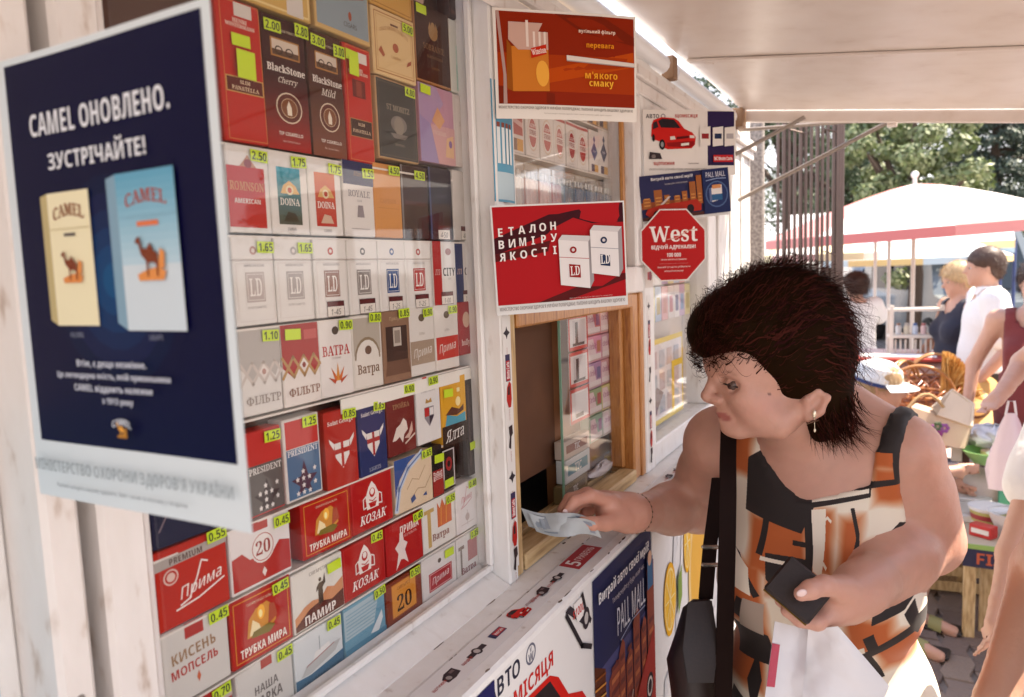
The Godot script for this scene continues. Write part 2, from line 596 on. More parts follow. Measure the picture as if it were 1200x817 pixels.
	fbox("sliding_pane", 1.165, 1.45, 1.17, 1.516, 0.016, 0.0195, glass_mat(), k, 0.0)
	fbox("pane_edge", 1.1635, 1.1652, 1.17, 1.516, 0.0155, 0.02, mat("7fa890", 0.15), k, 0.0)
	fbox("cardboard_panel", 0.955, 1.235, 1.235, 1.60, -0.034, -0.03, mat("a98a70", 0.8, {"tex": noise_tex("card", 0.02, [[0.0, "8b6d55"], [1.0, "a5866b"]], 256, 41)}), k, 0.0)
	fbox("inner_board", 1.235, 1.66, 1.1435, 1.60, -0.05, -0.03, mat("8a5a34", 0.6), k, 0.0)
	fbox("inner_counter", 0.93, 1.6, 1.10, 1.142, -0.5, -0.04, mat("2c1c16", 0.7), k)
	# upper light of the service bay
	fbox("frame_rail", 0.9255, 1.53, 1.5455, 1.60, -0.02, 0.051, w2, k, 0.003)
	fbox("frame_stile", 0.9255, 0.975, 1.6005, 1.955, -0.02, 0.044, w2, k, 0.003)
	fbox("frame_stile", 1.488, 1.53, 1.6005, 1.955, -0.02, 0.051, w2, k, 0.003)
	fbox("glazing_bead", 1.478, 1.4875, 1.6005, 1.955, 0.02, 0.03, p, k)
	fbox("upper_pane", 0.9755, 1.487, 1.6005, 1.955, 0.012, 0.0155, glass_mat(), k, 0.0)
	fbox("inner_board", 0.93, 1.68, 1.60, 2.05, -0.04, -0.028, mat("b7a188", 0.6), k, 0.0)
	# post between service bay and far window
	fbox("post", 1.531, 1.60, 1.1425, 2.08, -0.1, 0.052, w, k, 0.003)
	# far window and end of the front
	fbox("frame_rail", 1.6005, 2.16, 1.1435, 1.195, -0.03, 0.05, w, k, 0.003)
	fbox("frame_rail", 1.6005, 2.16, 1.945, 2.0, -0.03, 0.05, w2, k, 0.003)
	fbox("frame_stile", 2.115, 2.16, 1.1955, 1.9445, -0.03, 0.05, w, k, 0.003)
	fbox("far_pane", 1.601, 2.114, 1.196, 1.944, 0.012, 0.0155, glass_mat(), k, 0.0)
	fbox("inner_board", 1.601, 2.16, 1.1435, 2.0, -0.05, -0.03, mat("cfc4b4", 0.6), k, 0.0)
	fbox("wall_panel", 2.1605, 2.75, 1.1435, 2.08, 0.0, 0.046, w, k, 0.003)
	for i in 3:
		fbox("cover_strip", 2.23 + 0.17 * i, 2.262 + 0.17 * i, 1.15, 2.0, 0.0465, 0.053, w, k, 0.002)
	# fascia
	fbox("fascia", -1.94, 2.75, 1.985, 2.008, 0.0525, 0.068, w2, k, 0.003)
	fbox("fascia", -1.94, 2.75, 1.956, 1.9845, 0.0525, 0.0585, w2, k, 0.003)
	fbox("fascia", -1.94, 2.75, 2.0085, 2.024, 0.0525, 0.06, w, k, 0.003)

# ---------------------------------------------------------------- sloping metal awning with struts
func awning() -> void:
	var a := thing("awning", "pale beige sheet metal awning over the kiosk front with thin struts", "awning", Vector3(0, 0, 0))
	var m := mat("ffffff", 0.3, {"tex": noise_tex("awn", 0.009, [[0.0, "cdbcb1"], [0.22, "dacdc4"], [0.5, "dfd3cb"], [1.0, "e3d9d2"]], 1024, 51, 5), "scale": Vector3(0.9, 0.9, 0.9), "normal": noise_tex("awn_n", 0.004, [], 512, 52, 3, FastNoiseLite.TYPE_SIMPLEX_SMOOTH, true, 6.0), "nscale": 0.25})
	var ym := func(x: float) -> float: return 2.092 - 0.128 * x
	var xe := 1.0
	var seams := [2.2, 1.35, 0.42, -0.5, -1.30, -1.80, -2.47]
	for i in seams.size() - 1:
		var z0: float = seams[i] - 0.003
		var z1: float = seams[i + 1] + 0.003
		var mb := MB.new()
		var xs := 0.075
		var g := 0.0
		mb.quad(Vector3(xs, ym.call(xs) + g, z0), Vector3(xe, ym.call(xe) + g, z0), Vector3(xe, ym.call(xe) + g, z1), Vector3(xs, ym.call(xs) + g, z1), Vector3(-0.127, -0.99, 0))
		mb.quad(Vector3(xs, ym.call(xs) + 0.006, z0), Vector3(xe, ym.call(xe) + 0.006, z0), Vector3(xe, ym.call(xe) + 0.006, z1), Vector3(xs, ym.call(xs) + 0.006, z1), Vector3(0.127, 0.99, 0))
		for e in [[z0, 1.0], [z1, -1.0]]:
			mb.quad(Vector3(xs, ym.call(xs), e[0]), Vector3(xe, ym.call(xe), e[0]), Vector3(xe, ym.call(xe) + 0.006, e[0]), Vector3(xs, ym.call(xs) + 0.006, e[0]), Vector3(0, 0, e[1]))
		put("sheet_panel", mb, m, a)
		if i < seams.size() - 2:
			var cb := MB.new()
			cb.box(Vector3(0.538, ym.call(0.538) + 0.011, seams[i + 1]), Vector3(0.92, 0.008, 0.05), 0.001, Basis(Vector3(0, 0, 1), atan(-0.128)))
			put("seam_cap", cb, m, a)
	# folded seam flange and end beam
	var tilt := Basis(Vector3(0, 0, 1), atan(-0.128))
	for z in [-1.80, -1.30, -0.5, 0.42]:
		var mb := MB.new()
		mb.box(Vector3(0.538, ym.call(0.538) - 0.004, z + 0.016), Vector3(0.91, 0.006, 0.026), 0.001, tilt)
		put("seam_flange", mb, m, a)
		for x in [0.13, 0.30, 0.47, 0.64, 0.81]:
			var rv := MB.new()
			rv.box(Vector3(x, ym.call(x) - 0.004, z - 0.002), Vector3(0.02, 0.007, 0.014), 0.001, tilt)
			put("seam_clip", rv, m, a)
	var eb := MB.new()
	eb.box(Vector3(0.538, ym.call(0.538) - 0.018, -2.482), Vector3(0.92, 0.036, 0.02), 0.002, tilt)
	put("end_beam", eb, m, a)
	var ob := MB.new()
	ob.box2(Vector3(xe + 0.001, ym.call(xe) - 0.03, -2.49), Vector3(xe + 0.02, ym.call(xe) + 0.008, 2.2), 0.003)
	put("outer_beam", ob, m, a)
	part_box("bracket", Vector3(0.485, 1.985, -2.53), Vector3(0.512, 2.028, -2.494), m, a)
	var rust := mat("968c84", 0.45, {"metal": 0.4})
	part_tube("strut", [Vector3(0.054, 1.803, -2.5), Vector3(0.502, 2.005, -2.51)], [0.0065], rust, a)
	part_tube("strut", [Vector3(0.054, 1.945, -2.46), Vector3(0.262, 2.035, -2.46)], [0.0065], rust, a)
	part_tube("strut", [Vector3(0.054, 2.028, -2.51), Vector3(0.502, 2.012, -2.53)], [0.006], rust, a)
	for z in [-1.72]:
		part_box("hinge_block", Vector3(0.045, 2.0245, z - 0.016), Vector3(0.074, 2.076, z + 0.016), mat("8a6a4e", 0.6), a)
	for e in [[0.9, -1.68], [-1.76, -2.40]]:
		part_tube("edge_pipe", [Vector3(0.052, 2.052, e[0]), Vector3(0.052, 2.052, e[1])], [0.021], mat("e6e8ea", 0.4), a, 14)
	part_box("hinge_block", Vector3(0.03, 2.024, -2.48), Vector3(0.085, 2.082, -2.42), mat("8a6a4e", 0.6), a)

# ---------------------------------------------------------------- posters
# paper sheet standing on its own: node at the lower left corner, local x along the sheet, z its printed side
func sheet_of(called: String, label: String, pos: Vector3, turn: float, w: float, h: float, paper := "e4e6e4", bend := 0.0, wave := 0.0, group := "") -> Array:
	var t := thing(called, label, "poster", pos, turn, group)
	var mb := MB.new()
	mb.col = lin(paper)
	var g := []
	for i in 15:
		var row := []
		for j in 9:
			var u := i / 14.0
			var v := j / 8.0
			row.append(Vector3(u * w, v * h, bend * sin(u * PI) + wave * sin(u * 5.0 + v * 2.3 + 0.7)))
		g.append(row)
	mb.sheet(g, 0.0004)
	put("paper", mb, gloss(), t)
	var p := face(w, h, 0.0003, 0.0)
	p.bend = bend
	p.wave = wave
	p.dz = 0.00012 if bend != 0.0 or wave != 0.0 else 0.00008
	return [t, p]

const WARN := "МІНІСТЕРСТВО ОХОРОНИ ЗДОРОВ'Я УКРАЇНИ ПОПЕРЕДЖАЄ: ПАЛІННЯ ШКОДИТЬ ВАШОМУ ЗДОРОВ'Ю"

func red_car(p: PR, u: float, v: float, k: float, r: float) -> void:
	# hatchback seen three quarters from the front; k width in face widths, r width over height of the face
	var q := func(a: Array) -> Array:
		var o := []
		for i in a.size() / 2:
			o.append(u + a[i * 2] * k); o.append(v + a[i * 2 + 1] * k * r)
		return o
	p.poly(q.call([0.0, 0.28, 0.02, 0.52, 0.06, 0.62, 0.24, 0.68, 0.52, 0.66, 0.62, 0.60, 0.74, 0.44, 0.92, 0.36, 1.0, 0.26, 0.98, 0.10, 0.90, 0.02, 0.36, 0.0, 0.26, 0.04, 0.22, 0.16, 0.08, 0.20]), "c4201c")
	p.poly(q.call([0.22, 0.46, 0.16, 0.60, 0.26, 0.65, 0.52, 0.63, 0.66, 0.45]), "2a2024")
	p.poly(q.call([0.04, 0.42, 0.05, 0.56, 0.13, 0.60, 0.17, 0.47]), "33262a")
	p.poly(q.call([0.36, 0.06, 0.34, 0.14, 0.96, 0.18, 0.97, 0.10, 0.88, 0.04]), "8d1512")
	p.ell(u + 0.24 * k, v + 0.10 * k * r, 0.065 * k, 0.11 * k * r, "1c1a1c")
	p.ell(u + 0.24 * k, v + 0.10 * k * r, 0.035 * k, 0.06 * k * r, "8a8a8c")
	p.ell(u + 0.05 * k, v + 0.24 * k * r, 0.03 * k, 0.08 * k * r, "1c1a1c")
	p.poly(q.call([0.42, 0.20, 0.42, 0.27, 0.52, 0.28, 0.54, 0.21]), "d9d0c8")
	p.poly(q.call([0.86, 0.24, 0.86, 0.30, 0.96, 0.29, 0.97, 0.24]), "d9d0c8")
	p.poly(q.call([0.56, 0.21, 0.56, 0.26, 0.84, 0.29, 0.84, 0.24]), "5a1412")
	p.poly(q.call([0.66, 0.07, 0.66, 0.12, 0.84, 0.14, 0.84, 0.09]), "e6e2da")

func camel(p: PR, u: float, v: float, k: float, r: float, col: String, dune: String) -> void:
	var q := func(a: Array) -> Array:
		var o := []
		for i in a.size() / 2:
			o.append(u + a[i * 2] * k); o.append(v + a[i * 2 + 1] * k * r)
		return o
	p.poly(q.call([-0.5, -0.1, 0.5, -0.1, 0.6, 0.12, 0.3, 0.24, -0.2, 0.16, -0.55, 0.06]), dune)
	p.poly(q.call([0.30, 0.2, 0.55, 0.2, 0.6, 0.6, 0.42, 0.7]), dune)
	p.poly(q.call([-0.48, 0.98, -0.36, 1.02, -0.28, 0.72, -0.10, 0.70, 0.04, 0.86, 0.16, 0.66, 0.30, 0.58, 0.34, 0.30, 0.30, 0.0, 0.24, 0.0, 0.24, 0.30, 0.10, 0.36, -0.08, 0.34, -0.08, 0.0, -0.14, 0.0, -0.16, 0.40, -0.34, 0.56, -0.42, 0.84, -0.56, 0.86]), col)

# a printed picture of a cigarette packet: two visible faces
func pack_pic(p: PR, u0: float, v0: float, u1: float, v1: float, side: float, front: String, shade: String, rise := 0.0) -> void:
	p.poly([u0 - side, v0 + absf(side) * 0.35, u0, v0, u0, v1, u0 - side, v1 - absf(side) * 0.15], shade)
	p.poly([u0, v0, u1, v0 + rise, u1, v1 + rise, u0, v1], front)

func posters() -> void:
	# blue sheet hung out from the left post, square to the wall
	var a := sheet_of("poster", "dark blue poster with two cigarette packs hung out from white post", Vector3(0.0295, 1.4585, -0.2795), 0.0, 0.2065, 0.2895, "d3dde2", 0.0, 0.0009)
	var p: PR = a[1]
	p.rect(0.045, 0.135, 0.965, 0.985, "0b0a30")
	# printed glow behind the packs
	for i in 7:
		var f := 1.0 - i / 7.0
		p.ell(0.50, 0.50, 0.34 * f, 0.26 * f, Color.html("0b0a30").lerp(Color.html("124a78"), pow(i / 6.0, 1.3)).to_html(false))
	p.text("CAMEL ОНОВЛЕНО.", 0.49, 0.845, 0.048, "dfe3ea", "sb", 0.66)
	p.text("ЗУСТРІЧАЙТЕ!", 0.47, 0.768, 0.046, "dfe3ea", "sb", 0.50)
	pack_pic(p, 0.215, 0.405, 0.420, 0.695, 0.035, "e8e0bd", "b9ab7c")
	pack_pic(p, 0.555, 0.395, 0.815, 0.715, 0.045, "c9d6de", "7fa0b4")
	p.grad(0.555, 0.53, 0.815, 0.715, "b4cfdc", "5f9fbc")
	for e in [[0.318, 0.655, "8a4a2a"], [0.685, 0.665, "a8452c"]]:
		p.text("CAMEL", e[0], e[1] - 0.008, 0.026, e[2], "eb", 0.15 if e[0] < 0.5 else 0.19, 0, 0, 0.010)
	p.rect(0.29, 0.600, 0.345, 0.606, "4a4448"); p.rect(0.64, 0.606, 0.735, 0.616, "d8764e")
	p.rect(0.215, 0.615, 0.420, 0.6165, "b9ab7c"); p.rect(0.555, 0.625, 0.815, 0.6265, "8db4c6")
	camel(p, 0.318, 0.505, 0.085, 0.72, "7a3c22", "d98a4a")
	camel(p, 0.690, 0.505, 0.110, 0.72, "7a3c22", "dc9050")
	p.text("FILTERS", 0.32, 0.385, 0.010, "8f97a8", "s", 0.08)
	p.text("LIGHTS", 0.69, 0.382, 0.010, "8f97a8", "s", 0.09)
	p.text("Втім, є дещо незмінне.", 0.47, 0.322, 0.019, "c9cedb", "sb", 0.36)
	p.text("Це легендарна якість, якій прихильники", 0.47, 0.295, 0.019, "c9cedb", "sb", 0.64)
	p.text("CAMEL віддають належне", 0.47, 0.268, 0.019, "c9cedb", "sb", 0.40)
	p.text("з 1913 року", 0.49, 0.241, 0.018, "c9cedb", "sb", 0.17)
	p.text("CAMEL", 0.50, 0.192, 0.014, "d8dde6", "sb", 0.10, 0, 0, 0.008)
	camel(p, 0.50, 0.168, 0.042, 0.72, "e0a040", "a8742c")
	p.text("МІНІСТЕРСТВО ОХОРОНИ ЗДОРОВ'Я УКРАЇНИ", 0.50, 0.082, 0.042, "98a4aa", "sb", 0.93)
	p.text("Паління шкодить вашому здоров'ю. Вміст смоли та нікотину у сигаретах", 0.46, 0.038, 0.013, "59646c", "s", 0.78)
	p.done("print", gloss(), a[0])

	# orange sheet, edge pinned to the near post, swung out
	a = sheet_of("poster", "orange brown landscape poster with open cigarette pack above the red one", Vector3(0.056, 1.808, -0.9005), deg_to_rad(45.5), 0.212, 0.146, "e6e0d8", 0.004, 0.0015)
	p = a[1]
	p.rect(0.02, 0.135, 0.985, 0.975, "8a2408")
	p.rect(0.02, 0.26, 0.985, 0.60, "a2360a")
	p.poly([0.30, 0.32, 0.98, 0.52, 0.98, 0.66, 0.34, 0.46], "b8480c")
	p.poly([0.02, 0.135, 0.40, 0.135, 0.40, 0.24, 0.02, 0.30], "74200a")
	p.poly([0.42, 0.975, 0.75, 0.975, 0.985, 0.80, 0.985, 0.72, 0.60, 0.82], "74200a")
	p.poly([0.02, 0.975, 0.04, 0.975, 0.075, 0.40, 0.075, 0.135, 0.05, 0.135, 0.055, 0.40], "b09088")
	p.poly([0.115, 0.25, 0.365, 0.26, 0.365, 0.66, 0.115, 0.66], "c9772a")
	p.poly([0.075, 0.28, 0.115, 0.25, 0.115, 0.66, 0.085, 0.72], "96500f")
	p.ell(0.32, 0.42, 0.045, 0.12, "e8a640")
	p.poly([0.095, 0.72, 0.16, 0.63, 0.365, 0.64, 0.365, 0.80, 0.30, 0.80, 0.33, 0.88, 0.10, 0.88], "c8a496")
	p.rect(0.215, 0.66, 0.232, 0.90, "e4d4ca"); p.rect(0.262, 0.66, 0.276, 0.80, "e4d4ca"); p.rect(0.30, 0.66, 0.314, 0.80, "e4d4ca"); p.rect(0.335, 0.66, 0.349, 0.80, "e4d4ca")
	p.poly([0.245, 0.555, 0.35, 0.60, 0.35, 0.69, 0.245, 0.645], "c02a14")
	p.text("Winston", 0.298, 0.625, 0.055, "f2e6dc", "eb", 0.10, 12)
	p.poly([0.49, 0.545, 0.985, 0.515, 0.985, 0.555, 0.49, 0.60], "dcd2ca")
	p.poly([0.49, 0.545, 0.985, 0.515, 0.985, 0.522, 0.49, 0.555], "a89a94")
	p.text("вугільний фільтр", 0.71, 0.825, 0.045, "f0d8c4", "sb", 0.38)
	p.text("перевага", 0.73, 0.690, 0.052, "e8921e", "sb", 0.29)
	p.text("м'якого", 0.735, 0.425, 0.066, "e8a02a", "sb", 0.30)
	p.text("смаку", 0.735, 0.335, 0.070, "f0b236", "sb", 0.30)
	p.text(WARN, 0.49, 0.100, 0.038, "847c76", "sb", 0.95)
	p.text("Паління шкодить вашому здоров'ю. Вміст смоли та нікотину у диму однієї сигарети", 0.56, 0.050, 0.018, "a39a92", "s", 0.80)
	p.done("print", gloss(), a[0])

	# red sheet below it
	a = sheet_of("poster", "red landscape poster with two white packs above the service window", Vector3(0.056, 1.5395, -0.8815), deg_to_rad(46.0), 0.2005, 0.150, "dcdcda", 0.002, 0.0012)
	var tn: Node3D = a[0]
	p = a[1]
	tn.rotation.z = deg_to_rad(1.6)
	p.rect(0.012, 0.090, 0.988, 0.985, "a81518")
	p.poly([0.40, 0.88, 0.62, 0.93, 0.988, 0.985, 0.988, 0.80, 0.74, 0.80, 0.60, 0.86, 0.46, 0.78], "3a0c0e")
	p.poly([0.012, 0.55, 0.40, 0.72, 0.56, 0.90, 0.42, 0.90, 0.012, 0.70], "3f0c0e")
	p.poly([0.012, 0.49, 0.40, 0.56, 0.42, 0.66, 0.012, 0.56], "560f10")
	p.poly([0.30, 0.090, 0.60, 0.21, 0.80, 0.20, 0.96, 0.31, 0.988, 0.31, 0.988, 0.25, 0.52, 0.09], "560f10")
	for e in [["ЕТАЛОН", 0.755], ["ВИМІРУ", 0.645], ["ЯКОСТІ", 0.530]]:
		var x := 0.06
		for ch in e[0]:
			p.text(ch, x, e[1] + (x - 0.06) * 0.10, 0.075, "eae4e0", "sb", 0.05)
			x += 0.077
	for e in [[0.475, 0.21, 0.70, 0.66, "8f1f20"], [0.715, 0.30, 0.93, 0.735, "24304e"]]:
		var u0: float = e[0]
		var v0: float = e[1]
		var u1: float = e[2]
		var v1: float = e[3]
		p.poly([u1, v0 - 0.02, u1 + 0.032, v0 + 0.05, u1 + 0.032, v1 + 0.02, u1, v1 - 0.03], "9a9496")
		p.poly([u0, v0 + 0.03, u1, v0 - 0.02, u1, v1 - 0.03, u0, v1], "dedad8")
		p.poly([u0, v1, u1, v1 - 0.03, u1 + 0.032, v1 + 0.02, u0 + 0.03, v1 + 0.045], "c9c4c4")
		p.line([u0, v1 - 0.16, u1, v1 - 0.19], 0.004, "b04a44" if e[4] == "8f1f20" else "8a8a96")
		p.ell((u0 + u1) * 0.5 - 0.005, v1 - 0.10, 0.026, 0.032, e[4])
		p.ell((u0 + u1) * 0.5 - 0.005, v1 - 0.10, 0.012, 0.015, "cfc8c6")
		p.poly([u0 + 0.07, v0 + 0.10, u1 - 0.07, v0 + 0.085, u1 - 0.07, v1 - 0.245, u0 + 0.07, v1 - 0.23], e[4])
		p.text("LD", (u0 + u1) * 0.5, v0 + 0.155, 0.085, "e6e2de", "eb", 0.07)
	p.text("Вміст смоли 10 мг, нікотину 0,7 мг  Вміст смоли 7 мг, нікотину 0,5 мг", 0.70, 0.108, 0.014, "c9b4b0", "s", 0.5)
	p.text(WARN, 0.49, 0.055, 0.050, "8a8686", "sb", 0.95)
	p.done("print", gloss(), a[0])

	# three sheets on the second post
	a = sheet_of("poster", "white poster with red hatchback car and purple side block on second post", Vector3(0.056, 1.7905, -1.531), deg_to_rad(40.5), 0.212, 0.136, "e2dcd6", 0.002, 0.001)
	p = a[1]
	p.rect(0.69, 0.15, 0.985, 0.985, "2b1f47")
	p.text("АВТО", 0.10, 0.905, 0.062, "35303c", "sb", 0.15)
	p.ring(0.212, 0.905, 0.024, 0.036, 0.3, "55505c")
	p.text("ЩОМІСЯЦЯ", 0.46, 0.905, 0.062, "b02c26", "sb", 0.34)
	red_car(p, 0.08, 0.40, 0.48, 1.5)
	p.poly([0.05, 0.25, 0.19, 0.25, 0.17, 0.34, 0.06, 0.36], "3a3034"); p.ell(0.10, 0.29, 0.022, 0.03, "7a6f6c")
	p.text("ЩОТИЖНЯ", 0.21, 0.175, 0.060, "b02c26", "sb", 0.32)
	p.text("відеокамера", 0.53, 0.180, 0.028, "6f676a", "sb", 0.24)
	for e in [[0.60, "8f2a2c"], [0.74, "24304e"], [0.87, "a8a2a4"]]:
		pack_pic(p, e[0], 0.44, e[0] + 0.115, 0.73, -0.02, "ded8d2", "a8a0a0", 0.02)
		p.rect(e[0] + 0.02, 0.56, e[0] + 0.098, 0.64, e[1])
	p.rect(0.745, 0.20, 0.965, 0.31, "b8262a")
	p.text("MC Monte Carlo", 0.855, 0.255, 0.055, "ece6e2", "sb", 0.20)
	p.text(WARN, 0.36, 0.09, 0.045, "8f8986", "sb", 0.62)
	p.done("print", gloss(), a[0])

	a = sheet_of("poster", "blue and orange poster with red convertible and city towers under car poster", Vector3(0.056, 1.688, -1.519), deg_to_rad(40.5), 0.203, 0.100, "d8d4d0", 0.001, 0.001)
	tn = a[0]
	tn.rotation.z = deg_to_rad(5.0)
	p = a[1]
	p.rect(0.0, 0.06, 1.0, 1.0, "2c2c50")
	p.rect(0.0, 0.30, 0.69, 0.44, "8a4424")
	for e in [[0.02, 0.5, 0.09], [0.15, 0.68, 0.09], [0.26, 0.56, 0.06], [0.37, 0.52, 0.07], [0.46, 0.60, 0.06], [0.55, 0.78, 0.07], [0.63, 0.9, 0.06]]:
		p.rect(e[0], 0.30, e[0] + e[2], e[1], "9c5a30")
		for i in 3:
			p.rect(e[0] + 0.012, 0.36 + i * 0.07, e[0] + e[2] - 0.012, 0.385 + i * 0.07, "c98a48")
	p.poly([0.03, 0.20, 0.06, 0.30, 0.22, 0.36, 0.62, 0.40, 0.67, 0.28, 0.66, 0.16, 0.08, 0.12], "a82a1c")
	p.poly([0.20, 0.36, 0.30, 0.52, 0.33, 0.52, 0.24, 0.37], "c8b8b0")
	p.ell(0.16, 0.16, 0.045, 0.09, "241c20"); p.ell(0.54, 0.22, 0.04, 0.09, "241c20")
	p.rect(0.0, 0.06, 0.69, 0.13, "4a2a24")
	p.text("Виграй авто своєї мрії!", 0.36, 0.90, 0.085, "dcd8d8", "sb", 0.55)
	p.text("Телефонуйте 8 800 50 80 80", 0.40, 0.78, 0.042, "c0b8b4", "s", 0.30)
	p.rect(0.70, 0.06, 1.0, 1.0, "1f2a52")
	p.text("PALL MALL", 0.85, 0.88, 0.11, "d8d8e0", "s", 0.22)
	p.line([0.74, 0.76, 0.86, 0.79, 0.96, 0.78], 0.008, "8fa0c4")
	p.ell(0.85, 0.46, 0.13, 0.28, "4a6088"); p.ell(0.85, 0.46, 0.115, 0.25, "24305a")
	pack_pic(p, 0.79, 0.30, 0.91, 0.60, 0.025, "d8d4d0", "5a6a90", 0.05)
	p.rect(0.79, 0.33, 0.91, 0.46, "2b5a86"); p.rect(0.80, 0.58, 0.90, 0.66, "c98a58")
	p.done("print", gloss(), a[0])

	# octagon
	var o := thing("octagonal_sign", "red octagonal card with white lettering hung on second post", "sign", Vector3(0.056, 1.5665, -1.502), deg_to_rad(42.0))
	p = face(0.150, 0.152, 0.0003, 0.0)
	var k := 0.293
	var oc := [k, 0.0, 1.0 - k, 0.0, 1.0, k, 1.0, 1.0 - k, 1.0 - k, 1.0, k, 1.0, 0.0, 1.0 - k, 0.0, k]
	var mb := MB.new()
	mb.col = lin("ded8d2")
	for i in 8:
		var q0 := Vector3(oc[i * 2] * 0.15, oc[i * 2 + 1] * 0.152, 0.0)
		var j := (i + 1) % 8
		var q1 := Vector3(oc[j * 2] * 0.15, oc[j * 2 + 1] * 0.152, 0.0)
		mb.flat(Vector3(0.075, 0.076, 0.0003), q0 + Vector3(0, 0, 0.0003), q1 + Vector3(0, 0, 0.0003), Vector3.BACK)
		mb.flat(Vector3(0.075, 0.076, -0.0006), q0 - Vector3(0, 0, 0.0006), q1 - Vector3(0, 0, 0.0006), Vector3.FORWARD)
		mb.quad(q0 + Vector3(0, 0, 0.0003), q1 + Vector3(0, 0, 0.0003), q1 - Vector3(0, 0, 0.0006), q0 - Vector3(0, 0, 0.0006), ((q0 + q1) * 0.5 - Vector3(0.075, 0.076, 0)).normalized())
	put("card", mb, gloss(), o)
	var oi := []
	for i in 16: oi.append(0.5 + (oc[i] - 0.5) * 0.965)
	p.poly(oi, "b01c1c")
	p.text("West", 0.50, 0.655, 0.215, "ece6e0", "eb", 0.74)
	p.line([0.40, 0.58, 0.55, 0.60, 0.70, 0.69, 0.86, 0.72], 0.010, "d0a090")
	p.text("ВІДЧУЙ АДРЕНАЛІН!", 0.50, 0.475, 0.082, "ece6e0", "sb", 0.68)
	p.text("100 000", 0.50, 0.365, 0.055, "ece6e0", "sb", 0.22)
	p.text("пачок містять 5 гривень", 0.50, 0.300, 0.032, "e4c8c0", "sb", 0.52)
	p.line([0.28, 0.245, 0.72, 0.245], 0.003, "c88880")
	p.text("Кожний тут здатен упіймати та", 0.50, 0.195, 0.032, "e4c8c0", "sb", 0.66)
	p.text("впізнай виграшну", 0.50, 0.140, 0.032, "e4c8c0", "sb", 0.42)
	p.done("print", gloss(), o)

	# small blue sheet clipped beside the near post, seen edge on
	a = sheet_of("poster", "small light blue leaflet hung edge-on beside the orange poster", Vector3(0.05, 1.697, -0.8985), deg_to_rad(88.0), 0.055, 0.165, "5f9cb8", 0.004, 0.0)
	p = a[1]
	p.rect(0.05, 0.02, 0.95, 0.25, "b8ccd4")
	for i in 4:
		p.rect(0.15 + 0.18 * i, 0.32, 0.27 + 0.18 * i, 0.62, "dfe4e4"); p.rect(0.15 + 0.18 * i, 0.62, 0.27 + 0.18 * i, 0.66, "8a4a3c")
	p.done("print", gloss(), a[0])

	# sheets pasted on the counter front: local x along the front
	a = sheet_of("poster", "white poster with red car and navy corner pasted on counter front", Vector3(0.1372, 0.63, -0.33), PI / 2, 0.665, 0.4965, "dfdcd8", 0.0, 0.0)
	p = a[1]
	# u = (s - 0.33) / 0.665, v = (y - 0.63) / 0.4965
	p.text("АВТО", 0.590, 0.968, 0.046, "2a2a3a", "sb", 0.15)
	p.ring(0.695, 0.968, 0.021, 0.028, 0.22, "6a6a78")
	p.text("W", 0.695, 0.960, 0.022, "6a6a78", "sb", 0.024); p.text("V", 0.695, 0.980, 0.013, "6a6a78", "sb", 0.02)
	p.text("ЩОМІСЯЦЯ", 0.665, 0.888, 0.056, "c02a24", "sb", 0.34)
	red_car(p, 0.565, 0.50, 0.40, 1.34)
	p.poly([0.0, 1.0, 0.552, 1.0, 0.552, 0.70, 0.0, 0.70], "1d1f52")
	p.poly([0.855, 0.985, 0.88, 0.99, 0.955, 0.91, 0.945, 0.895], "3a3438")
	p.poly([0.895, 0.985, 0.94, 0.985, 0.955, 0.925, 0.915, 0.915], "e6e2de")
	p.text("$1000", 0.922, 0.952, 0.030, "b83a34", "sb", 0.06)
	p.line([0.86, 0.97, 0.935, 0.835, 0.985, 0.80], 0.012, "2c282c")
	p.line([0.945, 0.985, 0.965, 0.915, 0.985, 0.885], 0.012, "2c282c")
	p.ell(0.962, 0.905, 0.020, 0.034, "332e32"); p.ell(0.962, 0.905, 0.011, 0.019, "bab4b0")
	p.done("print", gloss(), a[0])

	a = sheet_of("poster", "portrait poster of red car and skyline at dusk on counter front", Vector3(0.1372, 0.715, -1.000), PI / 2, 0.285, 0.408, "d8d8dc")
	p = a[1]
	p.rect(0.0, 0.0, 1.0, 1.0, "26284e")
	p.rect(0.0, 0.35, 1.0, 0.62, "4a4a78")
	p.poly([0.0, 0.0, 0.16, 0.0, 0.16, 0.60, 0.0, 0.66], "5a2c1c")
	for i in 14:
		p.line([0.0, 0.06 + i * 0.042, 0.15, 0.02 + i * 0.042 + 0.02], 0.012, ["c9843a", "8a4a20", "d8a050"][i % 3])
	for e in [[0.20, 0.58, 0.20], [0.36, 0.64, 0.10], [0.47, 0.56, 0.12], [0.60, 0.70, 0.12], [0.74, 0.62, 0.10], [0.86, 0.86, 0.14]]:
		p.poly([e[0], 0.20, e[0] + e[2], 0.20, e[0] + e[2], e[1] - 0.03, e[0] + e[2] * 0.6, e[1], e[0], e[1] - 0.05], "8a4434")
		for i in 7:
			p.rect(e[0] + e[2] * 0.18, 0.24 + i * 0.052, e[0] + e[2] * 0.82, 0.262 + i * 0.052, "b86a44" if i % 2 else "6a3430")
	p.poly([0.22, 0.03, 0.30, 0.20, 0.62, 0.30, 1.0, 0.52, 1.0, 0.16, 0.60, 0.02], "9c2c22")
	p.line([0.22, 0.05, 0.50, 0.30, 0.56, 0.36], 0.014, "b8a8a0")
	p.ell(0.88, 0.26, 0.07, 0.065, "2a1c20"); p.ring(0.88, 0.26, 0.05, 0.047, 0.3, "c8c0bc")
	p.poly([0.62, 0.0, 1.0, 0.14, 1.0, 0.0], "5a86a8")
	p.text("Виграй авто своєї мрії!", 0.47, 0.915, 0.062, "e2e0e0", "sb", 0.86)
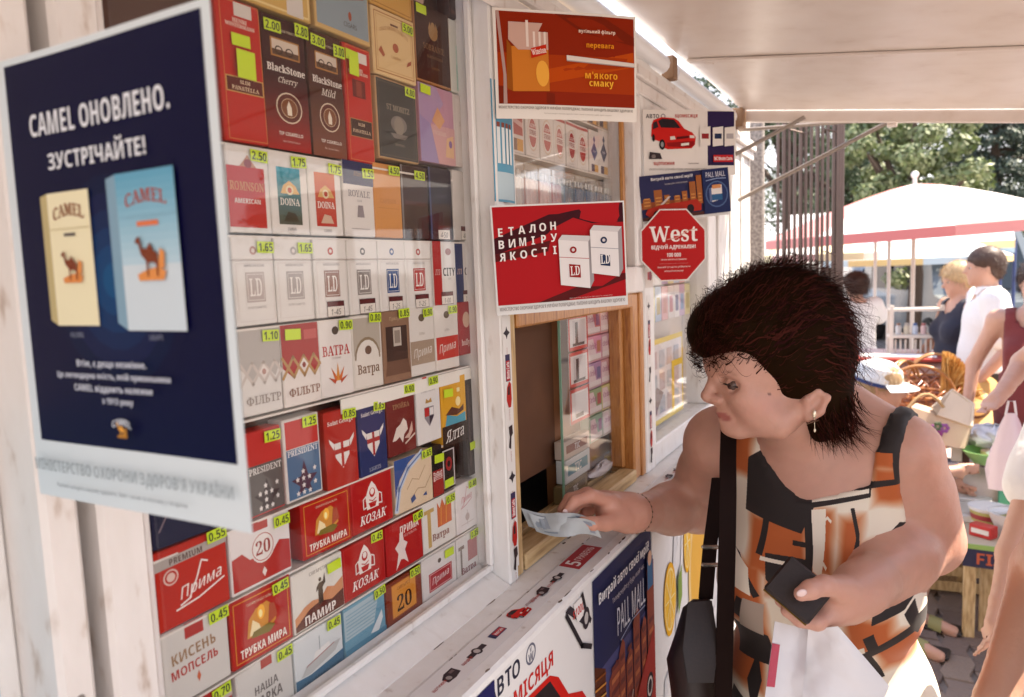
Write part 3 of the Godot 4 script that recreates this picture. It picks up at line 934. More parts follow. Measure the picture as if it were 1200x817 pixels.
	p.text("Телефонуйте у будь-який час", 0.52, 0.852, 0.030, "b8b0b4", "s", 0.70)
	p.text("PALL MALL", 0.56, 0.745, 0.115, "d4d4dc", "s", 0.50)
	p.line([0.36, 0.655, 0.56, 0.68, 0.80, 0.67], 0.008, "9aa4c0")
	p.rect(0.86, 0.72, 0.97, 0.86, "3c6a94"); p.ell(0.91, 0.86, 0.04, 0.035, "d0a890")
	p.done("print", gloss(), a[0])

	a = sheet_of("poster", "pale poster with ice and lemon slices on counter front", Vector3(0.1372, 0.55, -1.290), PI / 2, 0.56, 0.572, "dcdcdc")
	p = a[1]
	for i in 26:
		var x := rng.randf() * 0.92
		var y := rng.randf() * 0.8 + 0.05
		p.poly([x, y, x + 0.03, y + 0.02, x + 0.06 + rng.randf() * 0.05, y + 0.16, x + 0.02, y + 0.13], ["c6c8cc", "d2d4d6", "e4e4e4"][i % 3])
	p.ell(0.60, 0.62, 0.16, 0.30, "e6c98a"); p.ell(0.60, 0.62, 0.13, 0.25, "dfae4c")
	for e in [[0.19, 0.66, 0.075, 0.135], [0.42, 0.79, 0.05, 0.12], [0.72, 0.25, 0.12, 0.18]]:
		p.ell(e[0], e[1], e[2], e[3], "e0a81e"); p.ell(e[0], e[1], e[2] * 0.86, e[3] * 0.86, "efd58a"); p.ell(e[0], e[1], e[2] * 0.78, e[3] * 0.78, "e6b63c")
		for i in 8:
			var an := TAU * i / 8.0
			p.line([e[0], e[1], e[0] + cos(an) * e[2] * 0.78, e[1] + sin(an) * e[3] * 0.78], 0.006, "f0dda0")
	p.poly([0.28, 0.56, 0.33, 0.62, 0.33, 0.74, 0.28, 0.70], "7f9a4a")
	p.poly([0.0, 0.0, 0.4, 0.0, 0.2, 0.2, 0.0, 0.24], "e8c878")
	p.done("print", gloss(), a[0])

	# pale blue sheets on the panel left of the posts
	a = sheet_of("poster", "light blue poster with dark exclamation mark beyond the white posts", Vector3(-0.0195, 1.15, -0.012), PI / 2, 0.25, 0.36, "9cc4d6")
	p = a[1]
	p.rect(0.0, 0.60, 1.0, 0.64, "6f9cb2")
	p.rect(0.0, 0.64, 1.0, 1.0, "a8cddc")
	p.text("!", 0.975, 0.42, 0.085, "1f2a4e", "sb", 0.1)
	p.done("print", gloss(), a[0])

# ---------------------------------------------------------------- long sticker strips
func prize(p: PR, kind: int, u: float, v: float, k: float, r: float) -> void:
	match kind:
		0: red_car(p, u - k * 0.5, v - k * r * 0.32, k, r)
		1:
			p.poly([u - k * 0.5, v - k * r * 0.25, u - k * 0.5, v + k * r * 0.1, u - k * 0.1, v + k * r * 0.3, u + k * 0.5, v + k * r * 0.3, u + k * 0.5, v - k * r * 0.2, u, v - k * r * 0.3], "3a2c30")
			p.ell(u - k * 0.2, v - k * r * 0.05, k * 0.14, k * r * 0.14, "9a8f8c"); p.rect(u + k * 0.1, v + k * r * 0.05, u + k * 0.4, v + k * r * 0.2, "6f5a5c")
		2:
			p.line([u - k * 0.5, v, u + k * 0.5, v], k * 0.28, "3a3034")
			p.ell(u, v, k * 0.26, k * r * 0.26, "3a3034"); p.ell(u, v, k * 0.16, k * r * 0.16, "b8b0ac")
		3:
			p.rect(u - k * 0.5, v - k * r * 0.2, u + k * 0.5, v + k * r * 0.2, "3c3556"); p.rect(u - k * 0.26, v - k * r * 0.15, u + k * 0.46, v + k * r * 0.15, "b0333a")
			p.text("Monte Carlo", u + k * 0.1, v, k * r * 0.16, "ece6e2", "sb", k * 0.6)

func stickers() -> void:
	# along the ledge, lying flat: local x along -z, local y towards the wall
	var t := thing("sticker_strip", "long sticker strip of tiny prizes lying along the ledge planks", "sticker", Vector3(0.1235, 1.1443, -0.42))
	t.basis = Basis(Vector3(0, 0, -1), Vector3(-1, 0, 0), Vector3(0, 1, 0))
	var L := 1.85
	var mb := MB.new()
	mb.col = lin("dcdad8")
	mb.box2(Vector3(0, 0, 0), Vector3(L, 0.037, 0.0003))
	put("film", mb, gloss(), t)
	var p := face(L, 0.037, 0.0003, 0.0)
	var order := [[0.247, 1], [0.305, 2], [0.355, 3], [0.415, 0], [0.485, 1], [0.535, 2]]
	for rep in [0.0, 0.44, 0.86, 1.28]:
		for e in order:
			var u: float = (e[0] + rep - 0.01) / L
			if rep == 0.44 and e[0] < 0.38: continue
			prize(p, e[1], u, 0.5, [0.030, 0.027, 0.028, 0.030][e[1]] * (1.25 if e[1] == 0 else 1.0) / L, L / 0.037)
			if e[1] != 3 and e[1] != 0: p.text("ЩОТИЖНЯ" if e[1] == 1 else "ЩОДНЯ", u - 0.0245 / L, 0.45, 0.14, "a8403a", "sb", 0.026 / L)
			if e[1] == 0: p.text("АВТО ЩОМІСЯЦЯ", u + 0.034 / L, 0.5, 0.16, "8a4a48", "sb", 0.028 / L)
	p.done("print", gloss(), t)
	var f := thing("sticker", "red sticker with white numeral five on the ledge under the banknote", "sticker", Vector3(0.1245, 1.1452, -0.985))
	f.basis = t.basis
	mb = MB.new()
	mb.col = lin("dcdad8")
	mb.box2(Vector3(0, 0, 0), Vector3(0.10, 0.039, 0.0003))
	put("film", mb, gloss(), f)
	p = face(0.10, 0.039, 0.0003, 0.0)
	p.rect(0.02, 0.06, 0.98, 0.94, "a8343a")
	p.text("5", 0.20, 0.5, 0.62, "ece6e2", "sb", 0.3)
	p.text("ГРИВЕНЬ", 0.62, 0.48, 0.30, "e0c0bc", "sb", 0.6)
	p.done("print", gloss(), f)
	# up the posts
	for e in [["up the near post beside the service window", 0.9005, 0.024, 0.0524], ["up the second post beside the far window", 1.545, 0.026, 0.0524]]:
		t = thing("sticker_strip", "narrow white sticker strip of tiny prizes running " + e[0], "sticker", Vector3(e[3], 1.165, -e[1]), PI / 2)
		var W: float = e[2]
		mb = MB.new()
		mb.col = lin("e0ddd8")
		mb.box2(Vector3(0, 0, 0), Vector3(W, 0.372, 0.0003))
		put("film", mb, gloss(), t)
		p = face(W, 0.372, 0.0003, 0.0)
		var ys := [[0.935, 2], [0.80, 3], [0.695, 0], [0.53, 1], [0.37, 2], [0.255, 3], [0.14, 0], [0.04, 1]]
		for y in ys:
			if y[1] == 3:
				p.rect(0.22, y[0] - 0.052, 0.78, y[0] + 0.052, "3c3556"); p.rect(0.28, y[0] - 0.05, 0.72, y[0] + 0.028, "b0333a")
				p.text("Monte Carlo", 0.5, y[0] - 0.01, 0.025, "ece6e2", "sb", 1.0, 90)
			elif y[1] == 0:
				p.poly([0.2, y[0] - 0.02, 0.3, y[0] + 0.03, 0.6, y[0] + 0.052, 0.8, y[0] + 0.04, 0.82, y[0] - 0.02, 0.7, y[0] - 0.05, 0.4, y[0] - 0.05], "b02a24")
				p.poly([0.35, y[0] - 0.0, 0.42, y[0] + 0.03, 0.62, y[0] + 0.036, 0.6, y[0]], "3a2426")
			elif y[1] == 1:
				p.poly([0.25, y[0] - 0.04, 0.5, y[0] - 0.05, 0.6, y[0], 0.8, y[0] + 0.01, 0.75, y[0] + 0.045, 0.3, y[0] + 0.04, 0.4, y[0]], "3a2c30")
			else:
				p.poly([0.5, y[0] - 0.025, 0.62, y[0] - 0.01, 0.9, y[0], 0.62, y[0] + 0.01, 0.5, y[0] + 0.025, 0.38, y[0] + 0.01, 0.1, y[0], 0.38, y[0] - 0.01], "3a3438")
			p.text("ЩОТИЖНЯ", 0.5, y[0] - 0.078, 0.008, "a8605a", "s", 1.4, 90)
		p.done("print", gloss(), t)

# ---------------------------------------------------------------- cigarette packs in the display
# a pack standing with its face in the plane x = x0: s0 .. s1 along the front, y0 .. y1
func pack(label: String, s0: float, s1: float, y0: float, y1: float, col: String, ops: Array, price := "", pu := 0.78, pv := 0.93, x0 := 0.0, called := "cigarette_pack", group := "packs in the display window", lid := -1.0) -> Node3D:
	s0 += 0.0006
	s1 -= 0.0006
	var w := s1 - s0
	var h := y1 - y0 - 0.0006
	var jx := rng.randf_range(-0.0025, 0.0)
	var t := thing(called, label, "cigarette pack" if called == "cigarette_pack" else "cigar box", Vector3(x0 + jx, y0, -(s0 + s1) * 0.5), PI / 2 + rng.randf_range(-0.03, 0.03), group)
	t.rotation.z = rng.randf_range(-0.008, 0.008)
	var mb := MB.new()
	mb.col = lin(col)
	var dp := 0.0205
	var lv := h * lid
	if lid > 0.0:
		mb.box2(Vector3(-w * 0.5, 0, -dp), Vector3(w * 0.5, lv - 0.0004, 0), 0.0011)
	else:
		mb.box2(Vector3(-w * 0.5, 0, -dp), Vector3(w * 0.5, h, 0), 0.0011)
	put("carton", mb, ink(), t)
	if lid > 0.0:
		mb = MB.new()
		mb.col = lin(col)
		mb.box2(Vector3(-w * 0.5, lv, -dp), Vector3(w * 0.5, h, 0), 0.0011)
		put("lid", mb, ink(), t)
	var p := face(w, h, 0.00004)
	draw(p, ops)
	p.done("print", ink(), t)
	if price:
		price_tag(t, price, (pu - 0.5) * w, pv * h, 0.0022)
	return t

func price_tag(t: Node3D, price: String, x: float, y: float, z: float, w := 0.0215, h := 0.0112, tilt := 0.0) -> void:
	var g := Node3D.new()
	g.name = "price_tag"
	t.add_child(g, true)
	g.position = Vector3(x + rng.randf_range(-0.001, 0.001), y, z)
	g.rotation.z = tilt + rng.randf_range(-0.06, 0.06)
	var mb := MB.new()
	mb.col = lin("c2dc1c")
	mb.box(Vector3.ZERO, Vector3(w, h, 0.0004), 0.0001)
	put("paper", mb, mat("ffffff", 0.55, {"vc": true}), g)
	if price != " ":
		var p := face(w, h, 0.0003, NAN, -h * 0.5)
		p.text(price, 0.5, 0.5, 0.72, "22301a", "sb", 0.84)
		p.done("lettering", mat("ffffff", 0.55, {"vc": true}), g)

const KOZ := [["f", 0.03, 0.03, 0.97, 0.97, 0.012, "b83434"], ["p", [0.36, 0.38, 0.34, 0.62, 0.42, 0.80, 0.50, 0.90, 0.58, 0.80, 0.66, 0.62, 0.64, 0.38], "e6dcd4"], ["e", 0.50, 0.68, 0.07, 0.09, "b01c1c"], ["e", 0.50, 0.70, 0.045, 0.06, "e6dcd4"], ["p", [0.40, 0.50, 0.60, 0.50, 0.56, 0.40, 0.44, 0.40], "b01c1c"], ["l", [0.36, 0.44, 0.28, 0.42, 0.28, 0.60, 0.34, 0.64], 0.02, "e6dcd4"], ["l", [0.64, 0.44, 0.72, 0.42, 0.72, 0.60, 0.66, 0.64], 0.02, "e6dcd4"], ["l", [0.42, 0.56, 0.50, 0.52, 0.58, 0.56], 0.015, "b01c1c"], ["t", "КОЗАК", 0.5, 0.22, 0.17, "f0e8e0", "eb", 0.62, 0, 0.25]]
const TRU := [["f", 0.06, 0.07, 0.94, 0.93, 0.010, "d89a3a"], ["t", "СИГАРЕТИ БЕЗ ФІЛЬТРА", 0.5, 0.845, 0.035, "e8d0b0", "s", 0.6], ["p", [0.24, 0.36, 0.28, 0.62, 0.40, 0.74, 0.58, 0.78, 0.70, 0.66, 0.72, 0.44, 0.56, 0.34], "c98a3a"], ["p", [0.28, 0.38, 0.34, 0.60, 0.44, 0.50, 0.48, 0.36], "ead8a8"], ["e", 0.48, 0.66, 0.06, 0.11, "f0b040"], ["e", 0.47, 0.64, 0.03, 0.06, "f8e8a0"], ["p", [0.58, 0.42, 0.62, 0.72, 0.70, 0.70, 0.74, 0.50], "a8503a"], ["p", [0.30, 0.34, 0.60, 0.30, 0.70, 0.38, 0.60, 0.44, 0.34, 0.42], "7a6a2a"], ["t", "ТРУБКА МИРА", 0.5, 0.18, 0.125, "f0e6da", "sb", 0.76]]

func ld(c: String, dotc: String) -> Array:
	return [["r", 0.0, 0.735, 1.0, 0.745, "b8a8a0"], ["e", 0.5, 0.845, 0.085, 0.05, dotc], ["e", 0.5, 0.845, 0.04, 0.024, "ddd6d0"], ["t", "AMERICAN BLEND", 0.5, 0.675, 0.028, "8f8888", "s", 0.5], ["r", 0.27, 0.26, 0.73, 0.60, c], ["r", 0.30, 0.28, 0.70, 0.58, "ddd8d2"], ["r", 0.31, 0.287, 0.69, 0.573, c], ["t", "LD", 0.5, 0.43, 0.20, "e6e2dc", "eb", 0.30], ["t", "FILTER CIGARETTES", 0.5, 0.20, 0.024, "9a9292", "s", 0.5], ["f", 0.06, 0.05, 0.94, 0.70, 0.008, "cfc6c0"]]

func small_tag(pr: String) -> Array:
	return [["r", 0.30, 0.0, 0.82, 0.20, "ddd6cc"], ["r", 0.30, 0.135, 0.82, 0.20, "5a2224"], ["f", 0.30, 0.005, 0.82, 0.20, 0.012, "4a2a2a"], ["t", pr, 0.56, 0.065, 0.075, "4a4444", "s", 0.40, 0, 0.2]]

func doina(a: String, b: String, c: String) -> Array:
	return [["g", 0.18, 0.12, 0.80, 0.82, a, b], ["p", [0.26, 0.50, 0.34, 0.60, 0.50, 0.66, 0.66, 0.60, 0.76, 0.50], "d0a460"], ["e", 0.50, 0.545, 0.10, 0.06, "d8c8a0"], ["e", 0.50, 0.545, 0.055, 0.034, "b03a2a"], ["t", "DOINA", 0.49, 0.40, 0.085, "eae4da", "eb", 0.52], ["p", [0.30, 0.16, 0.42, 0.28, 0.62, 0.26, 0.70, 0.16], c], ["t", "LUXUS", 0.5, 0.065, 0.035, "8a8480", "sb", 0.4]]

func cross_shield(c: String) -> Array:
	return [["t", "Saint George", 0.5, 0.84, 0.075, "e0d8d0", "eb", 0.84], ["p", [0.26, 0.58, 0.28, 0.40, 0.50, 0.24, 0.72, 0.40, 0.74, 0.58], "dcd6d0"], ["r", 0.46, 0.26, 0.54, 0.58, c], ["r", 0.27, 0.44, 0.73, 0.50, c], ["p", [0.26, 0.58, 0.10, 0.66, 0.12, 0.60, 0.24, 0.50], "dcd6d0"], ["p", [0.74, 0.58, 0.90, 0.66, 0.88, 0.60, 0.76, 0.50], "dcd6d0"]]

func prima(c: String, u: float, v: float, k: float) -> Array:
	return [["t", "Прима", u, v, 0.20 * k, c, "s", 0.62 * k, 8, 0.35], ["l", [u - 0.30 * k, v - 0.16 * k, u - 0.18 * k, v - 0.12 * k, u - 0.06 * k, v + 0.10 * k, u + 0.02 * k, v + 0.30 * k, u + 0.10 * k, v + 0.26 * k], 0.020 * k, c], ["l", [u - 0.36 * k, v - 0.20 * k, u - 0.05 * k, v - 0.16 * k, u + 0.32 * k, v - 0.04 * k], 0.020 * k, c]]

func packs() -> void:
	# top row: cigar boxes
	var cb := "cigar_box"
	var gb := "boxes on the top display shelf"
	pack("tall red cigar box with dark band and large green sticker, against blue poster edge", 0.488, 0.541, 1.731, 1.862, "b5281f", [["f", 0.10, 0.02, 0.97, 0.985, 0.012, "c8884a"], ["t", "HENRI", 0.52, 0.86, 0.028, "e8d8c8", "eb", 0.5], ["t", "WINTERMANS", 0.52, 0.825, 0.026, "e8d8c8", "eb", 0.7], ["r", 0.12, 0.355, 0.95, 0.46, "5a2018"], ["f", 0.12, 0.355, 0.95, 0.46, 0.02, "c8a060"], ["t", "SLIM", 0.54, 0.43, 0.026, "e0c8a8", "eb", 0.3], ["t", "PANATELLA", 0.54, 0.385, 0.028, "e0c8a8", "eb", 0.66], ["r", 0.40, 0.89, 0.80, 0.985, "cfc8c0"]], " ", 0.5, 0.72, 0.0, cb, gb)
	for e in [["dark brown cigarillo box with white two-word title and red lower half", 0.5415, 0.601, "3c1a16", "a0201c", "Cherry", "2.00"], ["mid brown cigarillo box with white two-word title beside the darker one", 0.6025, 0.657, "4a2a20", "7a4430", "Mild", "3.00"]]:
		pack(e[0], e[1], e[2], 1.731, 1.862, e[3], [["g", 0.0, 0.0, 1.0, 0.55, e[4], e[3]], ["t", "FINE CIGARILLO TOBACCOS", 0.5, 0.905, 0.018, "cfc0a8", "sb", 0.8], ["r", 0.20, 0.70, 0.86, 0.84, "a8763c"], ["r", 0.23, 0.712, 0.83, 0.828, "cdbfae"], ["r", 0.23, 0.712, 0.83, 0.755, "5a4030"], ["o", 0.38, 0.752, 0.09, 0.032, 0.3, "3a2418"], ["o", 0.62, 0.752, 0.09, 0.032, 0.3, "3a2418"], ["t", "BlackStone", 0.52, 0.615, 0.058, "ece4da", "eb", 0.86], ["t", e[5], 0.54, 0.525, 0.060, "e4dacc", "e", 0.58, 0, 0.35], ["e", 0.53, 0.325, 0.30, 0.118, "d8c8b0"], ["e", 0.53, 0.325, 0.275, 0.108, "5a2a20"], ["o", 0.53, 0.325, 0.19, 0.075, 0.1, "c8b090"], ["e", 0.53, 0.325, 0.18, 0.070, "7a4a2c"], ["p", [0.48, 0.27, 0.47, 0.33, 0.52, 0.38, 0.58, 0.33, 0.58, 0.27], "e0d4c0"], ["t", "TIP CIGARILLO", 0.53, 0.125, 0.026, "e6dace", "sb", 0.72], ["t", "Filter Tip Pipe Tobacco", 0.53, 0.065, 0.018, "e0c8bc", "s", 0.8]], e[6], 0.26, 0.915, 0.0, cb, gb)
	# second stickers on the two cigarillo boxes
	pack("tall red cigar box with small dark window beside the brown cigarillo boxes", 0.6595, 0.7085, 1.731, 1.862, "b8281e", [["f", 0.08, 0.02, 0.96, 0.985, 0.012, "c8884a"], ["t", "HENRI", 0.52, 0.80, 0.026, "e8d8c8", "eb", 0.4], ["t", "WINTERMANS", 0.5, 0.77, 0.026, "e8d8c8", "eb", 0.74], ["r", 0.26, 0.56, 0.74, 0.71, "6a2018"], ["r", 0.40, 0.57, 0.60, 0.70, "8a3a28"], ["r", 0.12, 0.22, 0.92, 0.37, "3a2018"], ["f", 0.12, 0.22, 0.92, 0.37, 0.02, "a87a4a"], ["t", "SLIM", 0.52, 0.33, 0.026, "d8c0a0", "eb", 0.3], ["t", "PANATELLA", 0.52, 0.27, 0.028, "d8c0a0", "eb", 0.66], ["r", 0.50, 0.86, 0.84, 0.95, "d8d0c8"]], " ", 0.24, 0.90, 0.0, cb, gb)
	pack("flat cream yellow cigar tin on top of the brown cigarillo box", 0.5, 0.612, 1.866, 1.94, "c9a45c", [["f", 0.03, 0.05, 0.97, 0.95, 0.02, "e0c88c"], ["r", 0.70, 0.02, 0.90, 0.45, "cfc8c0"], ["t", "CIGARILLOS", 0.4, 0.3, 0.14, "8a5a2c", "eb", 0.6]], "", 0.5, 0.5, 0.0, cb, gb)
	pack("grey blue cigar tin with yellow rim and printed brown cigar", 0.617, 0.709, 1.866, 1.95, "c8a86c", [["r", 0.03, 0.06, 0.97, 0.97, "8a98a0"], ["p", [0.32, 0.42, 0.90, 0.60, 0.92, 0.74, 0.34, 0.56], "9a4a2c"], ["r", 0.05, 0.55, 0.30, 0.95, "c8c8c8"], ["e", 0.62, 0.30, 0.03, 0.06, "9a4a2c"], ["t", "CIGARS", 0.62, 0.18, 0.06, "4a4038", "s", 0.3]], "", 0.5, 0.5, 0.0, cb, gb)
	pack("square cream box printed like a certificate with red centre seal", 0.713, 0.797, 1.839, 1.917, "d8bb88", [["f", 0.06, 0.06, 0.94, 0.94, 0.014, "a8703c"], ["f", 0.10, 0.10, 0.90, 0.90, 0.006, "b88a50"], ["r", 0.42, 0.80, 0.60, 0.83, "6a4030"], ["t", "FINEST VIRGINIA CIGARETTES", 0.5, 0.68, 0.05, "b08050", "e", 0.66, 0, 0, 0.08], ["e", 0.52, 0.48, 0.07, 0.07, "a85a3c"], ["t", "London", 0.52, 0.33, 0.05, "b08050", "e", 0.5], ["p", [0.12, 0.36, 0.22, 0.28, 0.26, 0.32, 0.18, 0.44], "a85a3c"], ["p", [0.76, 0.24, 0.88, 0.30, 0.88, 0.36, 0.80, 0.32], "a85a3c"]], "5.00", 0.82, 0.84, 0.0, cb, gb)
	pack("golden tan carton above the cream certificate box", 0.713, 0.797, 1.9185, 1.99, "c99a4c", [["f", 0.04, 0.05, 0.96, 0.95, 0.015, "a8742c"]], "", 0.5, 0.5, 0.0, cb, gb)
	pack("dark green grey box with pale crest in gold frame", 0.7125, 0.7975, 1.741, 1.837, "b89468", [["r", 0.02, 0.02, 0.98, 0.98, "3c3c3a"], ["f", 0.06, 0.05, 0.94, 0.95, 0.006, "6a6052"], ["t", "ST MORITZ", 0.52, 0.66, 0.07, "a89a86", "e", 0.56], ["e", 0.52, 0.46, 0.20, 0.11, "77706a"], ["e", 0.52, 0.44, 0.12, 0.12, "8a8074"], ["p", [0.30, 0.34, 0.74, 0.34, 0.66, 0.28, 0.38, 0.28], "77706a"], ["t", "MENTHOL", 0.52, 0.20, 0.03, "8f8474", "e", 0.4]], "4.80", 0.82, 0.91)
	pack("wide dark brown box with gold double eagle, gold rim", 0.8015, 0.881, 1.849, 1.948, "a8784c", [["r", 0.02, 0.03, 0.98, 1.0, "3a1e18"], ["e", 0.52, 0.68, 0.13, 0.10, "9c7a50"], ["e", 0.52, 0.76, 0.06, 0.06, "9c7a50"], ["p", [0.38, 0.72, 0.44, 0.82, 0.48, 0.66], "9c7a50"], ["p", [0.66, 0.72, 0.60, 0.82, 0.56, 0.66], "9c7a50"], ["t", "SOBRANIE", 0.52, 0.48, 0.075, "8a6a48", "e", 0.60], ["t", "BLACK RUSSIAN", 0.54, 0.36, 0.035, "8a6a48", "e", 0.45], ["t", "LONDON", 0.54, 0.22, 0.03, "8a6a48", "e", 0.25]], " ", 0.18, 0.92)
	pack("slim white box fading to pale green stripe by the frame", 0.8815, 0.93, 1.849, 1.947, "d6d6cc", [["r", 0.28, 0.04, 0.90, 0.66, "a8cabc"], ["r", 0.28, 0.40, 0.90, 0.66, "c4d8cc"], ["t", "Vogue", 0.5, 0.76, 0.06, "8a9a90", "e", 0.6, 0, 0.2]], "5.50", 0.72, 0.90)
	pack("dark brown carton above the slim white box", 0.8815, 0.93, 1.9485, 2.0, "3a2018", [["r", 0.1, 0.1, 0.9, 0.2, "5a3424"]])
	pack("multicoloured pastel pink and lilac box below the eagle box", 0.8, 0.88, 1.747, 1.847, "b98a9c", [["p", [0.0, 0.0, 0.5, 0.0, 0.3, 0.5, 0.0, 0.6], "9a8ab0"], ["p", [0.0, 0.6, 0.3, 0.5, 0.7, 0.8, 0.5, 1.0, 0.0, 1.0], "a890b0"], ["p", [0.5, 0.0, 1.0, 0.0, 1.0, 0.5, 0.3, 0.5], "c89a98"], ["p", [0.35, 0.55, 0.55, 0.45, 0.72, 0.58, 0.52, 0.74], "d09a70"], ["p", [0.7, 0.1, 0.95, 0.1, 0.95, 0.4, 0.75, 0.35], "d8b088"], ["e", 0.86, 0.28, 0.05, 0.05, "8a6a98"], ["t", "COCKTAIL", 0.55, 0.40, 0.05, "d8c0b8", "e", 0.4]], " ", 0.17, 0.92)
	pack("slim pale grey pink box under the white green one", 0.8805, 0.93, 1.748, 1.847, "cfc4bc", [["r", 0.1, 0.06, 0.9, 0.94, "d8cec6"], ["t", "Slims", 0.5, 0.6, 0.07, "b0a098", "e", 0.5, 0, 0.2]], "5.50", 0.74, 0.90)
	# second row
	var X := [0.485, 0.538, 0.592, 0.645, 0.700, 0.755, 0.812, 0.870, 0.928]
	pack("white pack with big red panel, gold and white words", X[0], X[1], 1.646, 1.7285, "dcd8d2", [["r", 0.0, 0.06, 0.88, 0.76, "b5281f"], ["p", [0.30, 0.76, 0.42, 0.84, 0.50, 0.90, 0.58, 0.84, 0.70, 0.76], "b8866a"], ["e", 0.5, 0.80, 0.09, 0.05, "8a3a3c"], ["t", "ROMNSON", 0.45, 0.535, 0.10, "c8905c", "eb", 0.80], ["t", "AMERICAN", 0.44, 0.365, 0.055, "e4d8d0", "sb", 0.66]], "2.50", 0.76, 0.90)
	pack("white pack with blue mountain panel and gold fan", X[1], X[2], 1.646, 1.7285, "dcd8d2", doina("4a4a3c", "4aa0b4", "3a3424") , "1.75", 0.76, 0.90)
	pack("white pack with orange red panel and gold fan", X[2], X[3], 1.646, 1.7285, "dcd8d2", doina("b02a1c", "c86a3c", "c8a890"), "1.75", 0.78, 0.88)
	pack("white pack with navy blue top and grey crest", X[3], X[4], 1.646, 1.7315, "d8d4ce", [["r", 0.0, 0.69, 1.0, 1.0, "262a56"], ["t", "ROYALE", 0.5, 0.575, 0.085, "6a6a70", "e", 0.80], ["t", "CLUB", 0.5, 0.48, 0.03, "8a8888", "s", 0.34], ["e", 0.52, 0.32, 0.09, 0.05, "8f5a4c"], ["p", [0.40, 0.26, 0.64, 0.26, 0.60, 0.42, 0.44, 0.42], "8a8286"], ["r", 0.20, 0.10, 0.80, 0.11, "a8a0a0"], ["t", "Slims", 0.5, 0.84, 0.06, "8a6a4a", "e", 0.3, 0, 0.2]], "1.50", 0.78, 0.86)
	pack("plain orange tan pack between the navy topped and dark brown packs", X[4], X[5], 1.646, 1.735, "c98a48", [["t", "CAPTAIN", 0.5, 0.50, 0.06, "b07434", "e", 0.6], ["r", 0.1, 0.40, 0.9, 0.405, "b07434"]], "4.50", 0.70, 0.92)
	pack("very dark brown pack with faint wide spaced letters", X[5], X[6], 1.646, 1.738, "3a2420", [["r", 0.0, 0.0, 0.06, 1.0, "77706e"], ["t", "H O T", 0.45, 0.10, 0.08, "6a4a3c", "s", 0.7], ["r", 0.1, 0.46, 0.9, 0.52, "4a2a22"]], "4.50", 0.64, 0.88)
	pack("near black navy pack with handwritten white tag at foot", X[6], X[7], 1.646, 1.741, "241f2c", [["g", 0.0, 0.0, 0.9, 0.5, "451a1c", "2a1f28"], ["r", 0.0, 0.0, 0.07, 1.0, "3f466a"], ["t", "Davidoff", 0.5, 0.62, 0.06, "4a4450", "e", 0.5, 0, 0.2]] + small_tag("4-50"))
	pack("blank pale grey pack with handwritten tag beside the navy one", X[7], X[8], 1.646, 1.743, "cbc4bc", [["t", "SLIM", 0.5, 0.6, 0.05, "b4aaa2", "s", 0.4]] + small_tag("4-50"))
	# third row: white packs with square letters
	var L := [["white pack with plain grey letter square and high green price", "b4a8a2", "b08a80", "1.65"], ["white pack with darker grey letter square and green price", "a8a09c", "a8a09c", "1.65"], ["white pack with brown letter square and red rose", "8f6a5c", "b0483c", ""], ["white pack with grey letter square and dark rose", "8a827c", "5c5856", ""], ["white pack with navy letter square", "2b4a80", "4c6390", ""], ["white pack with scarlet letter square", "a82a26", "a83a34", ""]]
	for i in 6:
		var ops := ld(L[i][1], L[i][2])
		if L[i][3] == "": ops += small_tag(["1-45", "1-45", "1-25", "1-25"][i - 2])
		pack(L[i][0] + " in the middle row", X[i], X[i + 1], 1.557, 1.643, "dcd8d2", ops, L[i][3], 0.78, 0.88, 0.0, "cigarette_pack", "packs in the display window", 0.74)
	for e in [["white city pack with red left stripe", 6, "a8241f", "1-00"], ["white city pack with navy left stripe", 7, "26305c", "1-00"]]:
		pack(e[0], X[e[1]], X[e[1] + 1], 1.558, 1.644, "d8d4ce", [["r", 0.0, 0.0, 0.36, 1.0, e[2]], ["t", "m", 0.19, 0.52, 0.09, "c8a8a0", "e", 0.3, 0, 0.3], ["e", 0.68, 0.84, 0.13, 0.055, "8f5a58"], ["t", "CITY", 0.69, 0.52, 0.13, "2a2426", "sb", 0.54], ["t", "SLIMS", 0.69, 0.41, 0.03, "a09894", "s", 0.3]] + small_tag(e[3]))
	# fourth row
	var rhomb := func(c: String, d: String) -> Array: return [["l", [0.0, 0.36, 0.28, 0.60, 0.56, 0.36, 0.84, 0.60, 1.0, 0.47], 0.06, c], ["l", [0.0, 0.60, 0.28, 0.36, 0.56, 0.60, 0.84, 0.36, 1.0, 0.48], 0.06, c], ["p", [0.56, 0.40, 0.68, 0.49, 0.56, 0.58, 0.44, 0.49], "dcd4cc"], ["e", 0.56, 0.49, 0.05, 0.035, d]]
	pack("silvery grey pack with pale diamond zigzag", X[0], X[1], 1.469, 1.5545, "d6d2cc", [["r", 0.0, 0.60, 1.0, 1.0, "b0aaa4"], ["p", [0.0, 0.60, 1.0, 0.60, 0.84, 0.42, 0.56, 0.60, 0.28, 0.40, 0.0, 0.55], "b0aaa4"]] + rhomb.call("c4bab2", "b08a80") + [["t", "ФІЛЬТР", 0.52, 0.17, 0.10, "9a8f88", "eb", 0.86]], "1.10", 0.74, 0.90)
	pack("red and white pack with tan diamond zigzag", X[1], X[2], 1.469, 1.5545, "dcd4cc", [["r", 0.0, 0.55, 1.0, 1.0, "a02824"], ["p", [0.0, 0.56, 1.0, 0.56, 1.0, 0.44, 0.84, 0.36, 0.56, 0.56, 0.28, 0.34, 0.0, 0.48], "a02824"]] + rhomb.call("b08a58", "8a3a30") + [["t", "ФІЛЬТР", 0.54, 0.17, 0.10, "8a6450", "eb", 0.84], ["r", 0.60, 0.80, 0.95, 0.92, "b8504a"]], " ", 0.30, 0.88)
